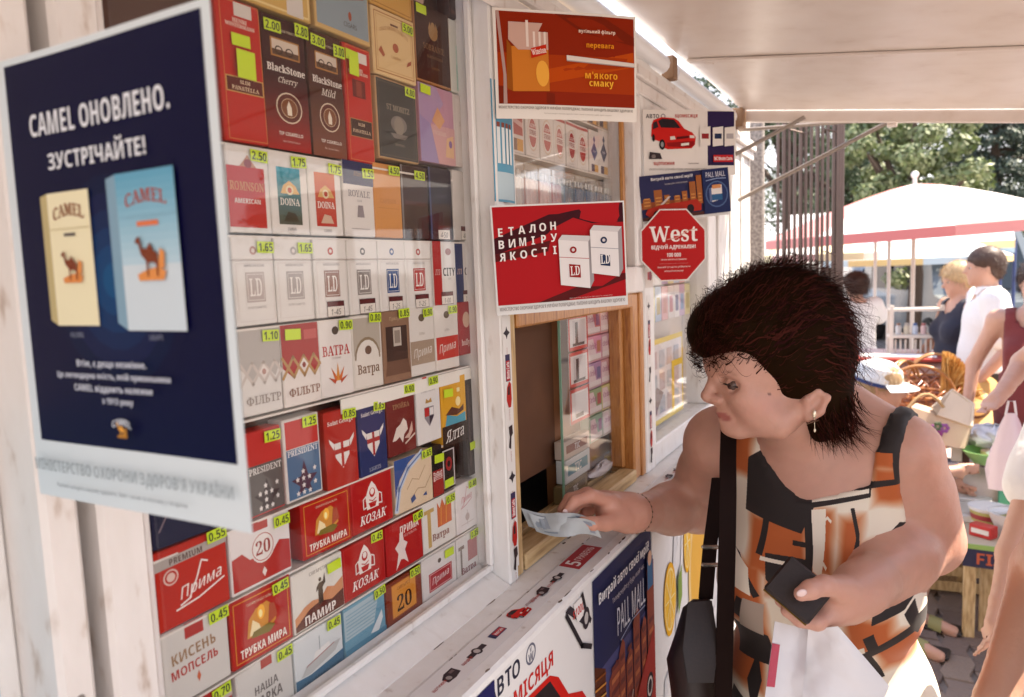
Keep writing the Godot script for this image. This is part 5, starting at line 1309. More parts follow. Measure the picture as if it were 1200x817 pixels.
# ---------------------------------------------------------------- bodies: blended solids meshed as surface nets
class Body extends RefCounted:
	var pa := PackedVector3Array()
	var pb := PackedVector3Array()
	var ra := PackedFloat32Array()
	var rb := PackedFloat32Array()
	var kk := PackedFloat32Array()
	var sg := PackedInt32Array()      # 0 cone, 1 ellipsoid, 2 carved cone
	var bs: Array[Basis] = []
	var rv := PackedVector3Array()
	var cut = null             # optional field that the solid is kept inside of (negative inside)
	var grow := 0.0
	func cone(a: Vector3, b: Vector3, r0: float, r1: float, k := 0.02) -> void:
		pa.append(a); pb.append(b); ra.append(r0); rb.append(r1); kk.append(k); sg.append(0); bs.append(Basis.IDENTITY); rv.append(Vector3.ONE)
	func ball(a: Vector3, r: float, k := 0.02) -> void:
		cone(a, a + Vector3(0, 0.0001, 0), r, r, k)
	func ell(c: Vector3, r: Vector3, b := Basis.IDENTITY, k := 0.02) -> void:
		pa.append(c); pb.append(c); ra.append(maxf(r.x, maxf(r.y, r.z))); rb.append(0.0); kk.append(k); sg.append(1); bs.append(b.transposed()); rv.append(r)
	func carve(a: Vector3, b: Vector3, r0: float, r1: float, k := 0.006) -> void:
		pa.append(a); pb.append(b); ra.append(r0); rb.append(r1); kk.append(k); sg.append(2); bs.append(Basis.IDENTITY); rv.append(Vector3.ONE)
	func field(p: Vector3, ls: PackedInt32Array) -> float:
		var d := 10.0
		for i in ls:
			var e := 0.0
			var t := sg[i]
			if t == 1:
				var q: Vector3 = bs[i] * (p - pa[i])
				var r := rv[i]
				var q1 := q / r
				var k0 := q1.length()
				var k1 := (q1 / r).length()
				e = k0 * (k0 - 1.0) / k1 if k1 > 1e-6 else -ra[i]
			else:
				var ab := pb[i] - pa[i]
				var ap := p - pa[i]
				var h := clampf(ap.dot(ab) / maxf(ab.length_squared(), 1e-9), 0.0, 1.0)
				e = (ap - ab * h).length() - lerpf(ra[i], rb[i], h)
			var k := kk[i]
			if t == 2:
				var u := maxf(k - absf(-e - d), 0.0) / k
				d = maxf(d, -e) + u * u * k * 0.25
			else:
				var u := maxf(k - absf(e - d), 0.0) / k
				d = minf(d, e) - u * u * k * 0.25
		d -= grow
		if cut != null:
			d = maxf(d, cut.call(p))
		return d
	func all() -> PackedInt32Array:
		var o := PackedInt32Array()
		for i in pa.size(): o.append(i)
		return o
	func mesh_into(mb: MB, lo: Vector3, hi: Vector3, h: float, colf = null) -> void:
		var nx := int(ceil((hi.x - lo.x) / h)) + 1
		var ny := int(ceil((hi.y - lo.y) / h)) + 1
		var nz := int(ceil((hi.z - lo.z) / h)) + 1
		var val := PackedFloat32Array()
		val.resize(nx * ny * nz)
		var B := 6
		var live := []
		var every := all()
		var hd := B * h * 0.5 * 1.7321
		for bx in range(0, nx, B):
			for by in range(0, ny, B):
				for bz in range(0, nz, B):
					var ce := lo + Vector3(bx + B * 0.5, by + B * 0.5, bz + B * 0.5) * h
					var near := PackedInt32Array()
					for i in every:
						var ab := pb[i] - pa[i]
						var t := clampf((ce - pa[i]).dot(ab) / maxf(ab.length_squared(), 1e-9), 0.0, 1.0)
						if (ce - pa[i] - ab * t).length() < maxf(ra[i], rb[i]) + hd * 1.15 + kk[i] + absf(grow) + 0.004: near.append(i)
					var x1 := mini(bx + B, nx)
					var y1 := mini(by + B, ny)
					var z1 := mini(bz + B, nz)
					if near.is_empty():
						for x in range(bx, x1):
							for y in range(by, y1):
								for z in range(bz, z1):
									val[(x * ny + y) * nz + z] = 1.0
						continue
					live.append([bx, by, bz])
					for x in range(bx, x1):
						for y in range(by, y1):
							for z in range(bz, z1):
								val[(x * ny + y) * nz + z] = field(lo + Vector3(x, y, z) * h, near)
		var vid := {}
		var vp := PackedVector3Array()
		var off := [[0, 0, 0], [1, 0, 0], [0, 1, 0], [1, 1, 0], [0, 0, 1], [1, 0, 1], [0, 1, 1], [1, 1, 1]]
		var eds := [[0, 1], [2, 3], [4, 5], [6, 7], [0, 2], [1, 3], [4, 6], [5, 7], [0, 4], [1, 5], [2, 6], [3, 7]]
		var co := PackedInt32Array()
		for o in off: co.append((o[0] * ny + o[1]) * nz + o[2])
		var ov := PackedVector3Array()
		for o in off: ov.append(Vector3(o[0], o[1], o[2]))
		for b in live:
			for x in range(maxi(b[0] - 1, 0), mini(b[0] + B, nx - 1)):
				for y in range(maxi(b[1] - 1, 0), mini(b[1] + B, ny - 1)):
					for z in range(maxi(b[2] - 1, 0), mini(b[2] + B, nz - 1)):
						var base := (x * ny + y) * nz + z
						if vid.has(base): continue
						var neg := 0
						for i in 8:
							if val[base + co[i]] < 0.0: neg += 1
						if neg == 0 or neg == 8: continue
						var s := Vector3.ZERO
						var n := 0
						for e in eds:
							var a := val[base + co[e[0]]]
							var c := val[base + co[e[1]]]
							if (a < 0.0) != (c < 0.0):
								s += ov[e[0]].lerp(ov[e[1]], a / (a - c)); n += 1
						vid[base] = vp.size()
						vp.append(lo + (Vector3(x, y, z) + s / n) * h)
		var nn := PackedVector3Array()
		nn.resize(vp.size())
		var idx := PackedInt32Array()
		var sx := ny * nz
		var sy := nz
		for base in vid:
			var z: int = base % nz
			var y: int = (base / nz) % ny
			var x: int = base / sx
			var v0 := val[base]
			for ax in 3:
				var st: int = [sx, sy, 1][ax]
				var v1 := val[base + st]
				if (v0 < 0.0) == (v1 < 0.0): continue
				var s1: int = [sy, 1, sx][ax]
				var s2: int = [1, sx, sy][ax]
				if not (vid.has(base - s1) and vid.has(base - s2) and vid.has(base - s1 - s2)): continue
				var q: Array[int] = [vid[base], vid[base - s1], vid[base - s1 - s2], vid[base - s2]]
				if v0 >= 0.0: q = [q[0], q[3], q[2], q[1]]
				# q runs counter-clockwise seen from outside; normal by cross product
				var m := (vp[q[1]] - vp[q[0]]).cross(vp[q[2]] - vp[q[0]]) + (vp[q[2]] - vp[q[0]]).cross(vp[q[3]] - vp[q[0]])
				for i in 4: nn[q[i]] += m
				for i in [0, 1, 2, 0, 2, 3]: idx.append(q[i])
		# fix orientation once: outward is where the field grows
		var flip := 1.0
		var cnt := 0
		for i in range(0, vp.size(), maxi(1, vp.size() / 40)):
			var g := field(vp[i] + nn[i].normalized() * h * 0.4, every) - field(vp[i] - nn[i].normalized() * h * 0.4, every)
			cnt += 1 if g > 0.0 else -1
		if cnt < 0: flip = -1.0
		var cols := PackedColorArray()
		for i in vp.size():
			nn[i] = nn[i].normalized() * flip
			cols.append(colf.call(vp[i]) if colf != null else mb.col)
		for t in idx.size() / 3:
			var a := idx[t * 3]
			var b := idx[t * 3 + 1]
			var c := idx[t * 3 + 2]
			if (vp[b] - vp[a]).cross(vp[c] - vp[a]).dot(nn[a] + nn[b] + nn[c]) > 0.0:
				var w := b; b = c; c = w
			for i in [a, b, c]:
				mb.v.append(vp[i]); mb.n.append(nn[i]); mb.c.append(cols[i])
	func bounds(pad: float) -> Array:
		var lo := Vector3(1e9, 1e9, 1e9)
		var hi := -lo
		for i in pa.size():
			if sg[i] == 2: continue
			var r := Vector3.ONE * (maxf(ra[i], rb[i]) + pad + grow)
			lo = lo.min(pa[i] - r).min(pb[i] - r); hi = hi.max(pa[i] + r).max(pb[i] + r)
		return [lo, hi]

func skin_mat() -> StandardMaterial3D:
	return mat("ffffff", 0.44, {"vc": true, "sss": 0.1, "normal": noise_tex("skin_n", 0.06, [], 256, 61, 3, FastNoiseLite.TYPE_SIMPLEX_SMOOTH, true, 2.0), "nscale": 0.3, "scale": Vector3(7, 7, 7)})

func cloth_mat() -> StandardMaterial3D:
	return mat("ffffff", 0.85, {"vc": true, "rim": 0.25, "normal": noise_tex("cloth_n", 0.02, [], 256, 62, 3, FastNoiseLite.TYPE_SIMPLEX_SMOOTH, true, 5.0), "nscale": 0.35, "scale": Vector3(5, 5, 5)})

# strands of hair: thin tapering ribbons from roots, bent by a flow
func strands(mb: MB, roots: Array, flow: Callable, length: float, wid: float, segs: int, cols: Array, curl := 0.3) -> void:
	for r in roots:
		var p: Vector3 = r[0]
		var d: Vector3 = r[1]
		var L := length * rng.randf_range(0.6, 1.25)
		var cdir := Vector3(rng.randf_range(-1, 1), rng.randf_range(-1, 1), rng.randf_range(-1, 1)) * curl
		mb.col = cols[rng.randi() % cols.size()]
		var sd := d.cross(Vector3(rng.randf_range(-1, 1), rng.randf_range(-1, 1), rng.randf_range(-1, 1))).normalized()
		var prev := p
		var pw := wid
		for i in segs:
			d = (d + flow.call(p, d) * (1.0 / segs) * 2.0 + cdir * (1.0 / segs)).normalized()
			p += d * L / segs
			var w := wid * (1.0 - float(i + 1) / segs * 0.85)
			var nn := d.cross(sd).normalized()
			var a := prev + sd * pw
			var b := prev - sd * pw
			var e := p - sd * w
			var f := p + sd * w
			mb.tri(a, b, e, nn, nn, nn); mb.tri(a, e, f, nn, nn, nn)
			prev = p
			pw = w

# ---------------------------------------------------------------- ground
func ground() -> void:
	var mb := MB.new()
	mb.quad(Vector3(-150, 0, 80), Vector3(150, 0, 80), Vector3(150, 0, -200), Vector3(-150, 0, -200), Vector3.UP)
	var g := put("pavement", mb, mat("ffffff", 0.85, {"tex": noise_tex("grnd", 0.02, [[0.0, "6c645f"], [0.5, "807873"], [1.0, "948d88"]], 512, 81, 5), "scale": Vector3(0.7, 0.7, 0.7)}))
	tag(g, "", "", "", "structure")
	# stone pavers, real pieces where the photograph shows them
	var tones := []
	for c in ["75645b", "7d6d64", "6b5b53", "857468"]:
		tones.append(mat(c, 0.8, {"normal": noise_tex("paver_n", 0.05, [], 256, 83, 4, FastNoiseLite.TYPE_SIMPLEX_SMOOTH, true, 5.0), "nscale": 0.5, "scale": Vector3(3, 3, 3)}))
	var shapes := []
	for k in 3:
		var m := MB.new()
		m.col = Color.WHITE
		var w := 0.098
		var d := 0.198
		# zigzag edged paving stone
		var top := [Vector2(-w, -d) * 0.5, Vector2(-w * 0.36, -d * 0.25), Vector2(-w * 0.5, 0), Vector2(-w * 0.64, d * 0.25), Vector2(-w, d) * 0.5, Vector2(w, d) * 0.5, Vector2(w * 0.36, d * 0.25), Vector2(w * 0.5, 0), Vector2(w * 0.64, -d * 0.25), Vector2(w, -d) * 0.5]
		var hgt := 0.012 + 0.002 * k
		for i in top.size():
			var a: Vector2 = top[i]
			var b: Vector2 = top[(i + 1) % top.size()]
			m.flat(Vector3(0, hgt, 0), Vector3(a.x, hgt, a.y) * Vector3(0.96, 1, 0.98), Vector3(b.x, hgt, b.y) * Vector3(0.96, 1, 0.98), Vector3.UP)
			var e := (b - a).normalized()
			m.quad(Vector3(a.x, 0, a.y), Vector3(b.x, 0, b.y), Vector3(b.x * 0.96, hgt, b.y * 0.98), Vector3(a.x * 0.96, hgt, a.y * 0.98), Vector3(-e.y, 0.3, e.x).normalized())
		shapes.append(m.mesh())
	for i in 11:
		for j in 14:
			var o := put_mesh("paver", shapes[rng.randi() % 3], tones[rng.randi() % 4], g)
			o.position = Vector3(0.22 + i * 0.104, 0.0, -2.45 - j * 0.204 - (0.102 if i % 2 else 0.0))
			o.rotation.z = rng.randf_range(-0.012, 0.012)
			o.rotation.x = rng.randf_range(-0.008, 0.008)

# ---------------------------------------------------------------- open lattice gate and concrete post at the kiosk's end
func gate() -> void:
	var c := thing("concrete_post", "rough grey concrete post at the far end of the kiosk", "post", Vector3(0.035, 0, -2.93), 0.1)
	part_box("shaft", Vector3(-0.03, 0, -0.03), Vector3(0.028, 2.35, 0.03), mat("ffffff", 0.9, {"tex": noise_tex("conc", 0.09, [[0.0, "5c5450"], [0.5, "8a827c"], [1.0, "b0a8a0"]], 256, 91, 4), "scale": Vector3(3, 3, 3)}), c, 0.006)
	var cap := MB.new()
	cap.box2(Vector3(-0.034, 2.35, -0.034), Vector3(0.032, 2.37, 0.034), 0.004)
	put("cap", cap, mat("8a827c", 0.9), c)
	var a := Vector3(0.085, 0, -3.11)
	var b := Vector3(0.302, 0, -3.25)
	var t := thing("metal_gate", "folded brown steel lattice gate of thin upright bars beside concrete post", "gate", a, atan2(-(b.z - a.z), b.x - a.x))
	var L := (b - a).length()
	var m := mat("6a5850", 0.5, {"metal": 0.35})
	for i in 11:
		var x := L * i / 10.0 * 0.88
		part_box("bar", Vector3(x - 0.0045, 0.06, -0.006), Vector3(x + 0.0045, 2.3, 0.006), m, t, 0.0015)
		if i % 3 == 1: part_box("bar", Vector3(x + 0.011, 0.06, -0.018), Vector3(x + 0.017, 2.3, -0.010), m, t, 0.001)
	for x in [L * 0.93, L * 0.97, L * 1.01]:
		part_box("stile", Vector3(x - 0.006, 0.04, -0.012), Vector3(x + 0.006, 2.32, 0.012), m, t, 0.002)
	for y in [0.3, 1.62, 2.1]:
		for x in [L * 0.25, L * 0.8]:
			part_tube("link", [Vector3(x - 0.02, y + 0.012, 0.008), Vector3(x + 0.045, y - 0.004, 0.008)], [0.003], m, t, 6)

# ---------------------------------------------------------------- trees
func leaves(mb: MB, c: Vector3, r: Vector3, count: int, size: float, cols: Array, droop := 0.0) -> void:
	for i in count:
		var d := Vector3(rng.randfn(), rng.randfn(), rng.randfn()).normalized()
		var p := c + d * r * pow(rng.randf(), 0.4)
		var nn := (d + Vector3(rng.randf_range(-0.8, 0.8), rng.randf_range(-0.2, 1.0), rng.randf_range(-0.8, 0.8))).normalized()
		var u := nn.cross(Vector3(rng.randf_range(-1, 1), rng.randf_range(-1, 1), rng.randf_range(-1, 1))).normalized()
		var w := nn.cross(u)
		u = (u - Vector3(0, droop, 0)).normalized()
		var s := size * rng.randf_range(0.6, 1.3)
		mb.col = cols[rng.randi() % cols.size()]
		var a := p - u * s
		var b := p + w * s * 0.45
		var e := p + u * s
		var f := p - w * s * 0.45
		mb.flat(a, b, e, nn); mb.flat(a, e, f, nn)

func tree(label: String, pos: Vector3, h: float, r: float, kind: String, cols: Array, n := 70) -> void:
	var t := thing("conifer_tree" if kind == "conifer" else "leafy_tree", label, "tree", pos, 0.0, "trees behind the market")
	var bark := mat("4a3c32", 0.9)
	var tr := MB.new()
	tr.tube([Vector3(0, 0, 0), Vector3(0.05, h * 0.3, 0), Vector3(-0.05, h * 0.6, 0.05), Vector3(0, h * 0.92, 0)], [h * 0.028, h * 0.022, h * 0.014, h * 0.005], 9)
	var cr := MB.new()
	if kind == "conifer":
		for i in n:
			var f := i / float(n)
			var y := lerpf(h * 0.12, h * 0.98, f)
			var rr := r * (1.0 - f) * rng.randf_range(0.75, 1.15) + 0.12
			var a := rng.randf() * TAU
			var d := Vector3(cos(a), -0.25, sin(a))
			tr.tube([Vector3(0, y, 0), Vector3(0, y, 0) + d * rr], [0.03, 0.008], 5)
			for k in 4:
				leaves(cr, Vector3(0, y, 0) + d * rr * (0.35 + 0.2 * k), Vector3(0.34, 0.16, 0.34) * (0.6 + rr * 0.22), 46, 0.058, cols, 0.7)
	else:
		for i in n:
			var d := Vector3(rng.randfn(), rng.randfn() * 0.9, rng.randfn()).normalized()
			var c := Vector3(0, h * 0.62, 0) + d * Vector3(r, h * 0.36, r) * pow(rng.randf(), 0.45)
			if i % 5 == 0: tr.tube([Vector3(0, h * 0.35 + 0.02 * i, 0), (Vector3(0, h * 0.45, 0) + c) * 0.5, c], [0.07, 0.05, 0.015], 5)
			leaves(cr, c, Vector3(0.52, 0.40, 0.52) * r * 0.42, 210, 0.058, cols)
	put("trunk", tr, bark, t)
	put("crown", cr, mat("ffffff", 0.6, {"vc": true, "back": "566a34"}), t)

func trees() -> void:
	var dk := [Color(0.055, 0.085, 0.040), Color(0.070, 0.10, 0.048), Color(0.085, 0.115, 0.058)]
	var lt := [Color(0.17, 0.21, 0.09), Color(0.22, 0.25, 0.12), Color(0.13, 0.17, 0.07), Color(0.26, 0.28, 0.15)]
	var bl := [Color(0.058, 0.080, 0.060), Color(0.074, 0.098, 0.070), Color(0.048, 0.068, 0.052)]
	var G := func(x: float, d: float) -> Vector3:
		var p := at(x, 320.0, d)
		p.y = 0.0
		return p
	tree("dark dense leafy tree behind the steel gate", G.call(925, 16.0), 7.5, 2.2, "leafy", dk)
	tree("dark leafy tree left of the pale green tree", G.call(1010, 18.0), 6.6, 1.9, "leafy", dk)
	tree("sunlit pale green leafy tree above the umbrella", G.call(1070, 11.5), 4.4, 1.05, "leafy", lt, 60)
	tree("tall dark conifer right behind the pale green tree", G.call(1122, 19.0), 7.0, 1.5, "conifer", dk, 80)
	tree("blue grey conifer beyond the parked cars, nearer one", G.call(1165, 16.0), 6.3, 2.2, "conifer", bl, 90)
	tree("broad dark conifer at the far edge of the square", G.call(1215, 18.0), 8.2, 2.6, "conifer", dk, 90)
	tree("bushy dark tree seen between the bars", G.call(968, 22.0), 6.0, 3.0, "leafy", dk)
	tree("low dark bush tree behind the parked vans", G.call(1140, 24.0), 4.2, 3.4, "leafy", dk)
	tree("dark shade tree across the market lane", Vector3(9.0, 0, -11.0), 7.5, 2.8, "leafy", dk, 40)
	tree("second shade tree across the market lane", Vector3(10.5, 0, -4.5), 8.0, 3.0, "leafy", dk, 40)

# ---------------------------------------------------------------- market stalls behind
func umbrella(label: String, apex: Vector3, r: float, drop: float, tilt: Vector3, cols: Array, band: String, foot: float) -> void:
	var t := thing("market_umbrella", label, "umbrella", Vector3(apex.x, foot, apex.z))
	var top := Vector3(0, apex.y - foot, 0)
	var bs := Basis.from_euler(tilt)
	for k in 8:
		var g := []
		for i in 7:
			var row := []
			for j in 7:
				var f := i / 6.0
				var a := TAU * (k + j / 6.0) / 8.0
				var sagr := 1.0 - 0.05 * sin(j / 6.0 * PI) * f
				row.append(top + bs * Vector3(cos(a) * r * f * sagr, -drop * (pow(f, 1.3)) , sin(a) * r * f * sagr))
			g.append(row)
		var mb := MB.new()
		mb.col = lin(cols[k % cols.size()])
		mb.sheet(g, 0.001)
		var pn := put("canopy_panel", mb, mat("ffffff", 0.7, {"vc": true, "back": "808080"}), t)
		var v := []
		var e: Array = g[6]
		for j in 7: v.append([e[j], e[j] + Vector3(0, -0.075, 0)])
		mb = MB.new()
		mb.col = lin(band if k % 2 == 0 else cols[k % cols.size()])
		mb.sheet(v, 0.001)
		put("valance", mb, mat("ffffff", 0.7, {"vc": true, "back": "808080"}), pn)
		var rib := MB.new()
		rib.tube([top - Vector3(0, 0.03, 0), g[3][0] - Vector3(0, 0.012, 0), g[6][0] - Vector3(0, 0.008, 0)], [0.006], 5)
		put("rib", rib, mat("d8d4d0", 0.4), t)
	part_tube("pole", [Vector3.ZERO, top + Vector3(0, 0.05, 0)], [0.016], mat("d8d0c8", 0.4), t)
	var kn := MB.new()
	kn.ball(top + Vector3(0, 0.07, 0), Vector3.ONE * 0.03)
	put("finial", kn, mat("d8d4d0", 0.4), t)

func table(label: String, x0: float, x1: float, z0: float, z1: float, y: float, col: String, cloth := "") -> Node3D:
	var t := thing("stall_table", label, "table", Vector3((x0 + x1) * 0.5, 0, (z0 + z1) * 0.5))
	var w := (x1 - x0) * 0.5
	var d := absf(z1 - z0) * 0.5
	part_box("table_top", Vector3(-w, y - 0.025, -d), Vector3(w, y, d), mat(col, 0.7), t, 0.004)
	for sx in [-1.0, 1.0]:
		for sz in [-1.0, 1.0]:
			part_box("leg", Vector3(sx * (w - 0.05) - 0.022, 0, sz * (d - 0.05) - 0.022), Vector3(sx * (w - 0.05) + 0.022, y - 0.0255, sz * (d - 0.05) + 0.022), rawwood(), t, 0.003)
	if cloth:
		var mb := MB.new()
		mb.col = lin(cloth)
		var g := []
		for i in 25:
			var x := lerpf(-w - 0.01, w + 0.01, i / 24.0)
			g.append([Vector3(x, y + 0.003, -d), Vector3(x, y + 0.003, d + 0.004), Vector3(x, y - 0.10, d + 0.012 + 0.008 * sin(i * 1.3)), Vector3(x, y - 0.28, d + 0.018 + 0.016 * sin(i * 1.3 + 0.4))])
		mb.sheet(g, 0.002)
		put("cloth", mb, cloth_mat(), t)
	return t

func market() -> void:
	umbrella("large white market umbrella with pale pink panels over the stalls", at(1072, 215, 6.0), 1.17, 0.37, Vector3(0.02, 0.2, 0.04), ["e2dad6", "dc928e"], "d07c7a", 0.0)
	umbrella("smaller white umbrella with yellow and blue edge behind the pink one", at(1070, 268, 9.0), 1.05, 0.36, Vector3(0, 0.1, 0), ["e2e0da", "c4d4da"], "dcc288", 0.0)
	umbrella("white umbrella low over the far stall beside the gate", at(958, 268, 8.0), 0.62, 0.28, Vector3(0, 0.1, 0), ["e4e0d8", "e8d8b0"], "d8a8a0", 0.0)
	umbrella("cream market umbrella shading the pavement in front of the stalls", Vector3(1.98, 2.35, -3.48), 0.95, 0.36, Vector3(0, 0.3, 0), ["ddd6cc", "d8cfc4"], "d0b8a8", 0.0)
	# front stall
	table("low stall table with cardboard top beside the customer's elbow", 0.74, 1.9, -3.42, -3.98, 0.42, "b8a890")
	table("back stall table behind the low one holding the woven bag", 0.52, 1.9, -4.0, -4.75, 0.58, "a8988a", "c8bab0")
	var bn := thing("banner", "navy banner with orange letters along the low stall table edge", "banner", Vector3(0.76, 0.335, -3.408))
	part_box("sheet", Vector3(0, 0, 0), Vector3(1.1, 0.075, 0.004), mat("2c2a44", 0.6), bn, 0.0)
	part_box("green_edge", Vector3(0, 0.0755, 0), Vector3(1.1, 0.095, 0.0045), mat("8fae5c", 0.6), bn, 0.0)
	var p := face(1.1, 0.075, 0.0045, 0.0)
	p.text("FISHER", 0.14, 0.5, 0.62, "c05a3a", "sb", 0.24)
	p.done("print", mat("ffffff", 0.6, {"vc": true}), bn)
	var bd := thing("board", "upright plywood board under the low stall table", "board", Vector3(0.90, 0, -3.53))
	part_box("panel", Vector3(-0.07, 0, -0.01), Vector3(0.10, 0.39, 0.01), rawwood(), bd, 0.002)
	part_box("batten", Vector3(-0.06, 0.3, -0.035), Vector3(0.09, 0.34, -0.0105), rawwood(), bd, 0.002)
	# slatted crate on the ground
	var cr := thing("wooden_crate", "slatted wooden crate on the paving under the stall", "crate", Vector3(0.70, 0.016, -3.98), 0.15)
	for sx in [-1.0, 1.0]:
		for sz in [-1.0, 1.0]:
			part_box("corner_post", Vector3(sx * 0.16 - 0.016, 0, sz * 0.11 - 0.016), Vector3(sx * 0.16 + 0.016, 0.24, sz * 0.11 + 0.016), rawwood(), cr)
	for k in 3:
		for sz in [-1.0, 1.0]:
			part_box("slat", Vector3(-0.178, 0.02 + 0.075 * k, sz * 0.131 - 0.004), Vector3(0.178, 0.068 + 0.075 * k, sz * 0.131 + 0.004), rawwood(), cr)
		for sx in [-1.0, 1.0]:
			part_box("slat", Vector3(sx * 0.181 - 0.004, 0.02 + 0.075 * k, -0.125), Vector3(sx * 0.181 + 0.004, 0.068 + 0.075 * k, 0.125), rawwood(), cr)
	part_box("bottom_board", Vector3(-0.14, 0.004, -0.09), Vector3(0.14, 0.012, 0.09), rawwood(), cr)
	# tub
	var tub := thing("food_tub", "white plastic tub with printed label and lid on low table", "tub", Vector3(at(1158, 612, 3.22).x, 0.421, at(1158, 612, 3.22).z))
	var mb := MB.new()
	mb.col = lin("dcd8d0")
	mb.lathe([Vector2(0, 0), Vector2(0.062, 0), Vector2(0.072, 0.075), Vector2(0.07, 0.075), Vector2(0.0, 0.072)], Transform3D.IDENTITY, 24)
	put("cup", mb, mat("ffffff", 0.3, {"vc": true}), tub)
	mb = MB.new()
	mb.col = lin("e4e2de")
	mb.lathe([Vector2(0.077, 0.07), Vector2(0.079, 0.082), Vector2(0.0, 0.084)], Transform3D.IDENTITY, 24)
	put("lid", mb, mat("ffffff", 0.3, {"vc": true}), tub)
	mb = MB.new()
	for e in [[0.018, 0.066, "b8b06a"], [0.030, 0.052, "9c3a3c"]]:
		mb.col = lin(e[2])
		var off := 0.0006 if e[2] == "b8b06a" else 0.0011
		mb.lathe([Vector2(0.062 + 0.01 * e[0] / 0.075 + off, e[0]), Vector2(0.062 + 0.01 * e[1] / 0.075 + off, e[1])], Transform3D.IDENTITY, 24)
	put("label_print", mb, mat("ffffff", 0.4, {"vc": true}), tub)
	# boxes and papers on the low table
	for e in [["flat white carton on the low table before the tub", 1128, 628, 3.35, 0.16, 0.035, 0.20, "d4d0c8"], ["stack of white papers behind the tub", 1125, 595, 3.55, 0.26, 0.05, 0.22, "dcdad6"], ["green carton end beside the tub", 1176, 592, 3.45, 0.05, 0.10, 0.16, "4f9c82"], ["tan cardboard flap box near the brown bolt", 1172, 560, 3.55, 0.12, 0.12, 0.12, "c9b088"], ["grey white box at the table corner", 1185, 632, 3.28, 0.12, 0.05, 0.10, "c8c4c0"]]:
		var q := at(e[1], e[2], e[3])
		var b := thing("box", e[0], "box", Vector3(q.x, 0.421, q.z), rng.randf_range(-0.3, 0.3))
		part_box("carton", Vector3(-e[4] * 0.5, 0, -e[6] * 0.5), Vector3(e[4] * 0.5, e[5] - 0.004, e[6] * 0.5), mat(e[7], 0.6), b, 0.003)
		part_box("lid_flap", Vector3(-e[4] * 0.5, e[5] - 0.0035, -e[6] * 0.5), Vector3(e[4] * 0.46, e[5], e[6] * 0.3), mat(e[7], 0.55), b, 0.001)
	var bowl := thing("bowl", "white plastic bowl at the low table edge", "bowl", Vector3(at(1186, 615, 3.1).x, 0.421, at(1186, 615, 3.1).z))
	mb = MB.new()
	mb.col = lin("dad6d2")
	mb.lathe([Vector2(0.0, 0.004), Vector2(0.05, 0.004), Vector2(0.085, 0.09), Vector2(0.09, 0.09), Vector2(0.053, 0.0), Vector2(0.0, 0.0)], Transform3D.IDENTITY, 20)
	put("basin", mb, mat("ffffff", 0.3, {"vc": true}), bowl)
	mb = MB.new()
	mb.col = lin("dad6d2")
	mb.lathe([Vector2(0.084, 0.0905), Vector2(0.094, 0.0925), Vector2(0.094, 0.0955), Vector2(0.084, 0.0935)], Transform3D.IDENTITY, 20)
	put("rim", mb, mat("ffffff", 0.3, {"vc": true}), bowl)
	# leather roll
	var ro := thing("leather_bolt", "shiny dark brown leather bolt lying on the back table", "roll", at(1135, 560, 3.55))
	var ra := at(1085, 548, 3.75) - ro.position
	var rc := at(1168, 568, 3.5) - ro.position
	var ptr := []
	var rad := []
	for i in 13:
		var f := i / 12.0
		ptr.append(ra.lerp(rc, f) + Vector3(0, 0.006 * sin(f * 9.0), 0)); rad.append(0.075 + 0.006 * sin(f * 23.0))
	part_tube("roll", ptr, rad, mat("ffffff", 0.25, {"tex": noise_tex("bolt", 0.03, [[0.0, "2e1a16"], [1.0, "4e302a"]], 256, 95), "scale": Vector3(3, 3, 3)}), ro, 14)
	mb = MB.new()
	mb.sheet([[ra + Vector3(0, 0.077, 0.0), rc + Vector3(0, 0.077, 0)], [ra + Vector3(0, 0.085, -0.10), rc + Vector3(0, 0.085, -0.10)]], 0.004)
	put("loose_end", mb, mat("b8aeae", 0.4), ro)
	# woven bag with flowers
	woven_bag()
	basket("glossy brown wicker basket with arched handle on back table", at(1078, 470, 3.95), 0.583, 0.0)
	basket("darker wicker basket standing behind the first on the back table", at(1058, 462, 4.35), 0.583, 1.1)
	basket("small wicker basket right of the vendor's cap", at(1094, 452, 4.45), 0.583, 0.5)
	var hats := [["pale straw hat lying on the back table behind the woven bag", 1140, 478, 4.1, "d8b478"], ["tan straw hat leaning on the straw bundle", 1150, 462, 4.2, "c99a58"]]
	for e in hats:
		var ht := thing("straw_hat", e[0], "hat", at(e[1], e[2], e[3]))
		var hm2 := MB.new()
		hm2.col = lin(e[4])
		hm2.lathe([Vector2(0.16, 0.0), Vector2(0.155, 0.006), Vector2(0.085, 0.012), Vector2(0.075, 0.08), Vector2(0.0, 0.095)], Transform3D(Basis(Vector3.RIGHT, 0.7), Vector3.ZERO), 24)
		put("crown_and_brim", hm2, mat("ffffff", 0.75, {"vc": true, "double": true}), ht)
		hm2 = MB.new()
		hm2.col = lin("5a3a2c")
		hm2.lathe([Vector2(0.087, 0.012), Vector2(0.084, 0.03)], Transform3D(Basis(Vector3.RIGHT, 0.7), Vector3.ZERO), 24)
		put("ribbon", hm2, mat("ffffff", 0.6, {"vc": true}), ht)
	var gk := [["scarlet", "b8302c"], ["sky blue", "6a9cc4"], ["lemon yellow", "dcc050"], ["grass green", "5c9a4c"], ["rose pink", "d08a98"], ["cream", "dcd4c0"], ["chocolate brown", "5a3424"], ["navy blue", "2a3058"]]
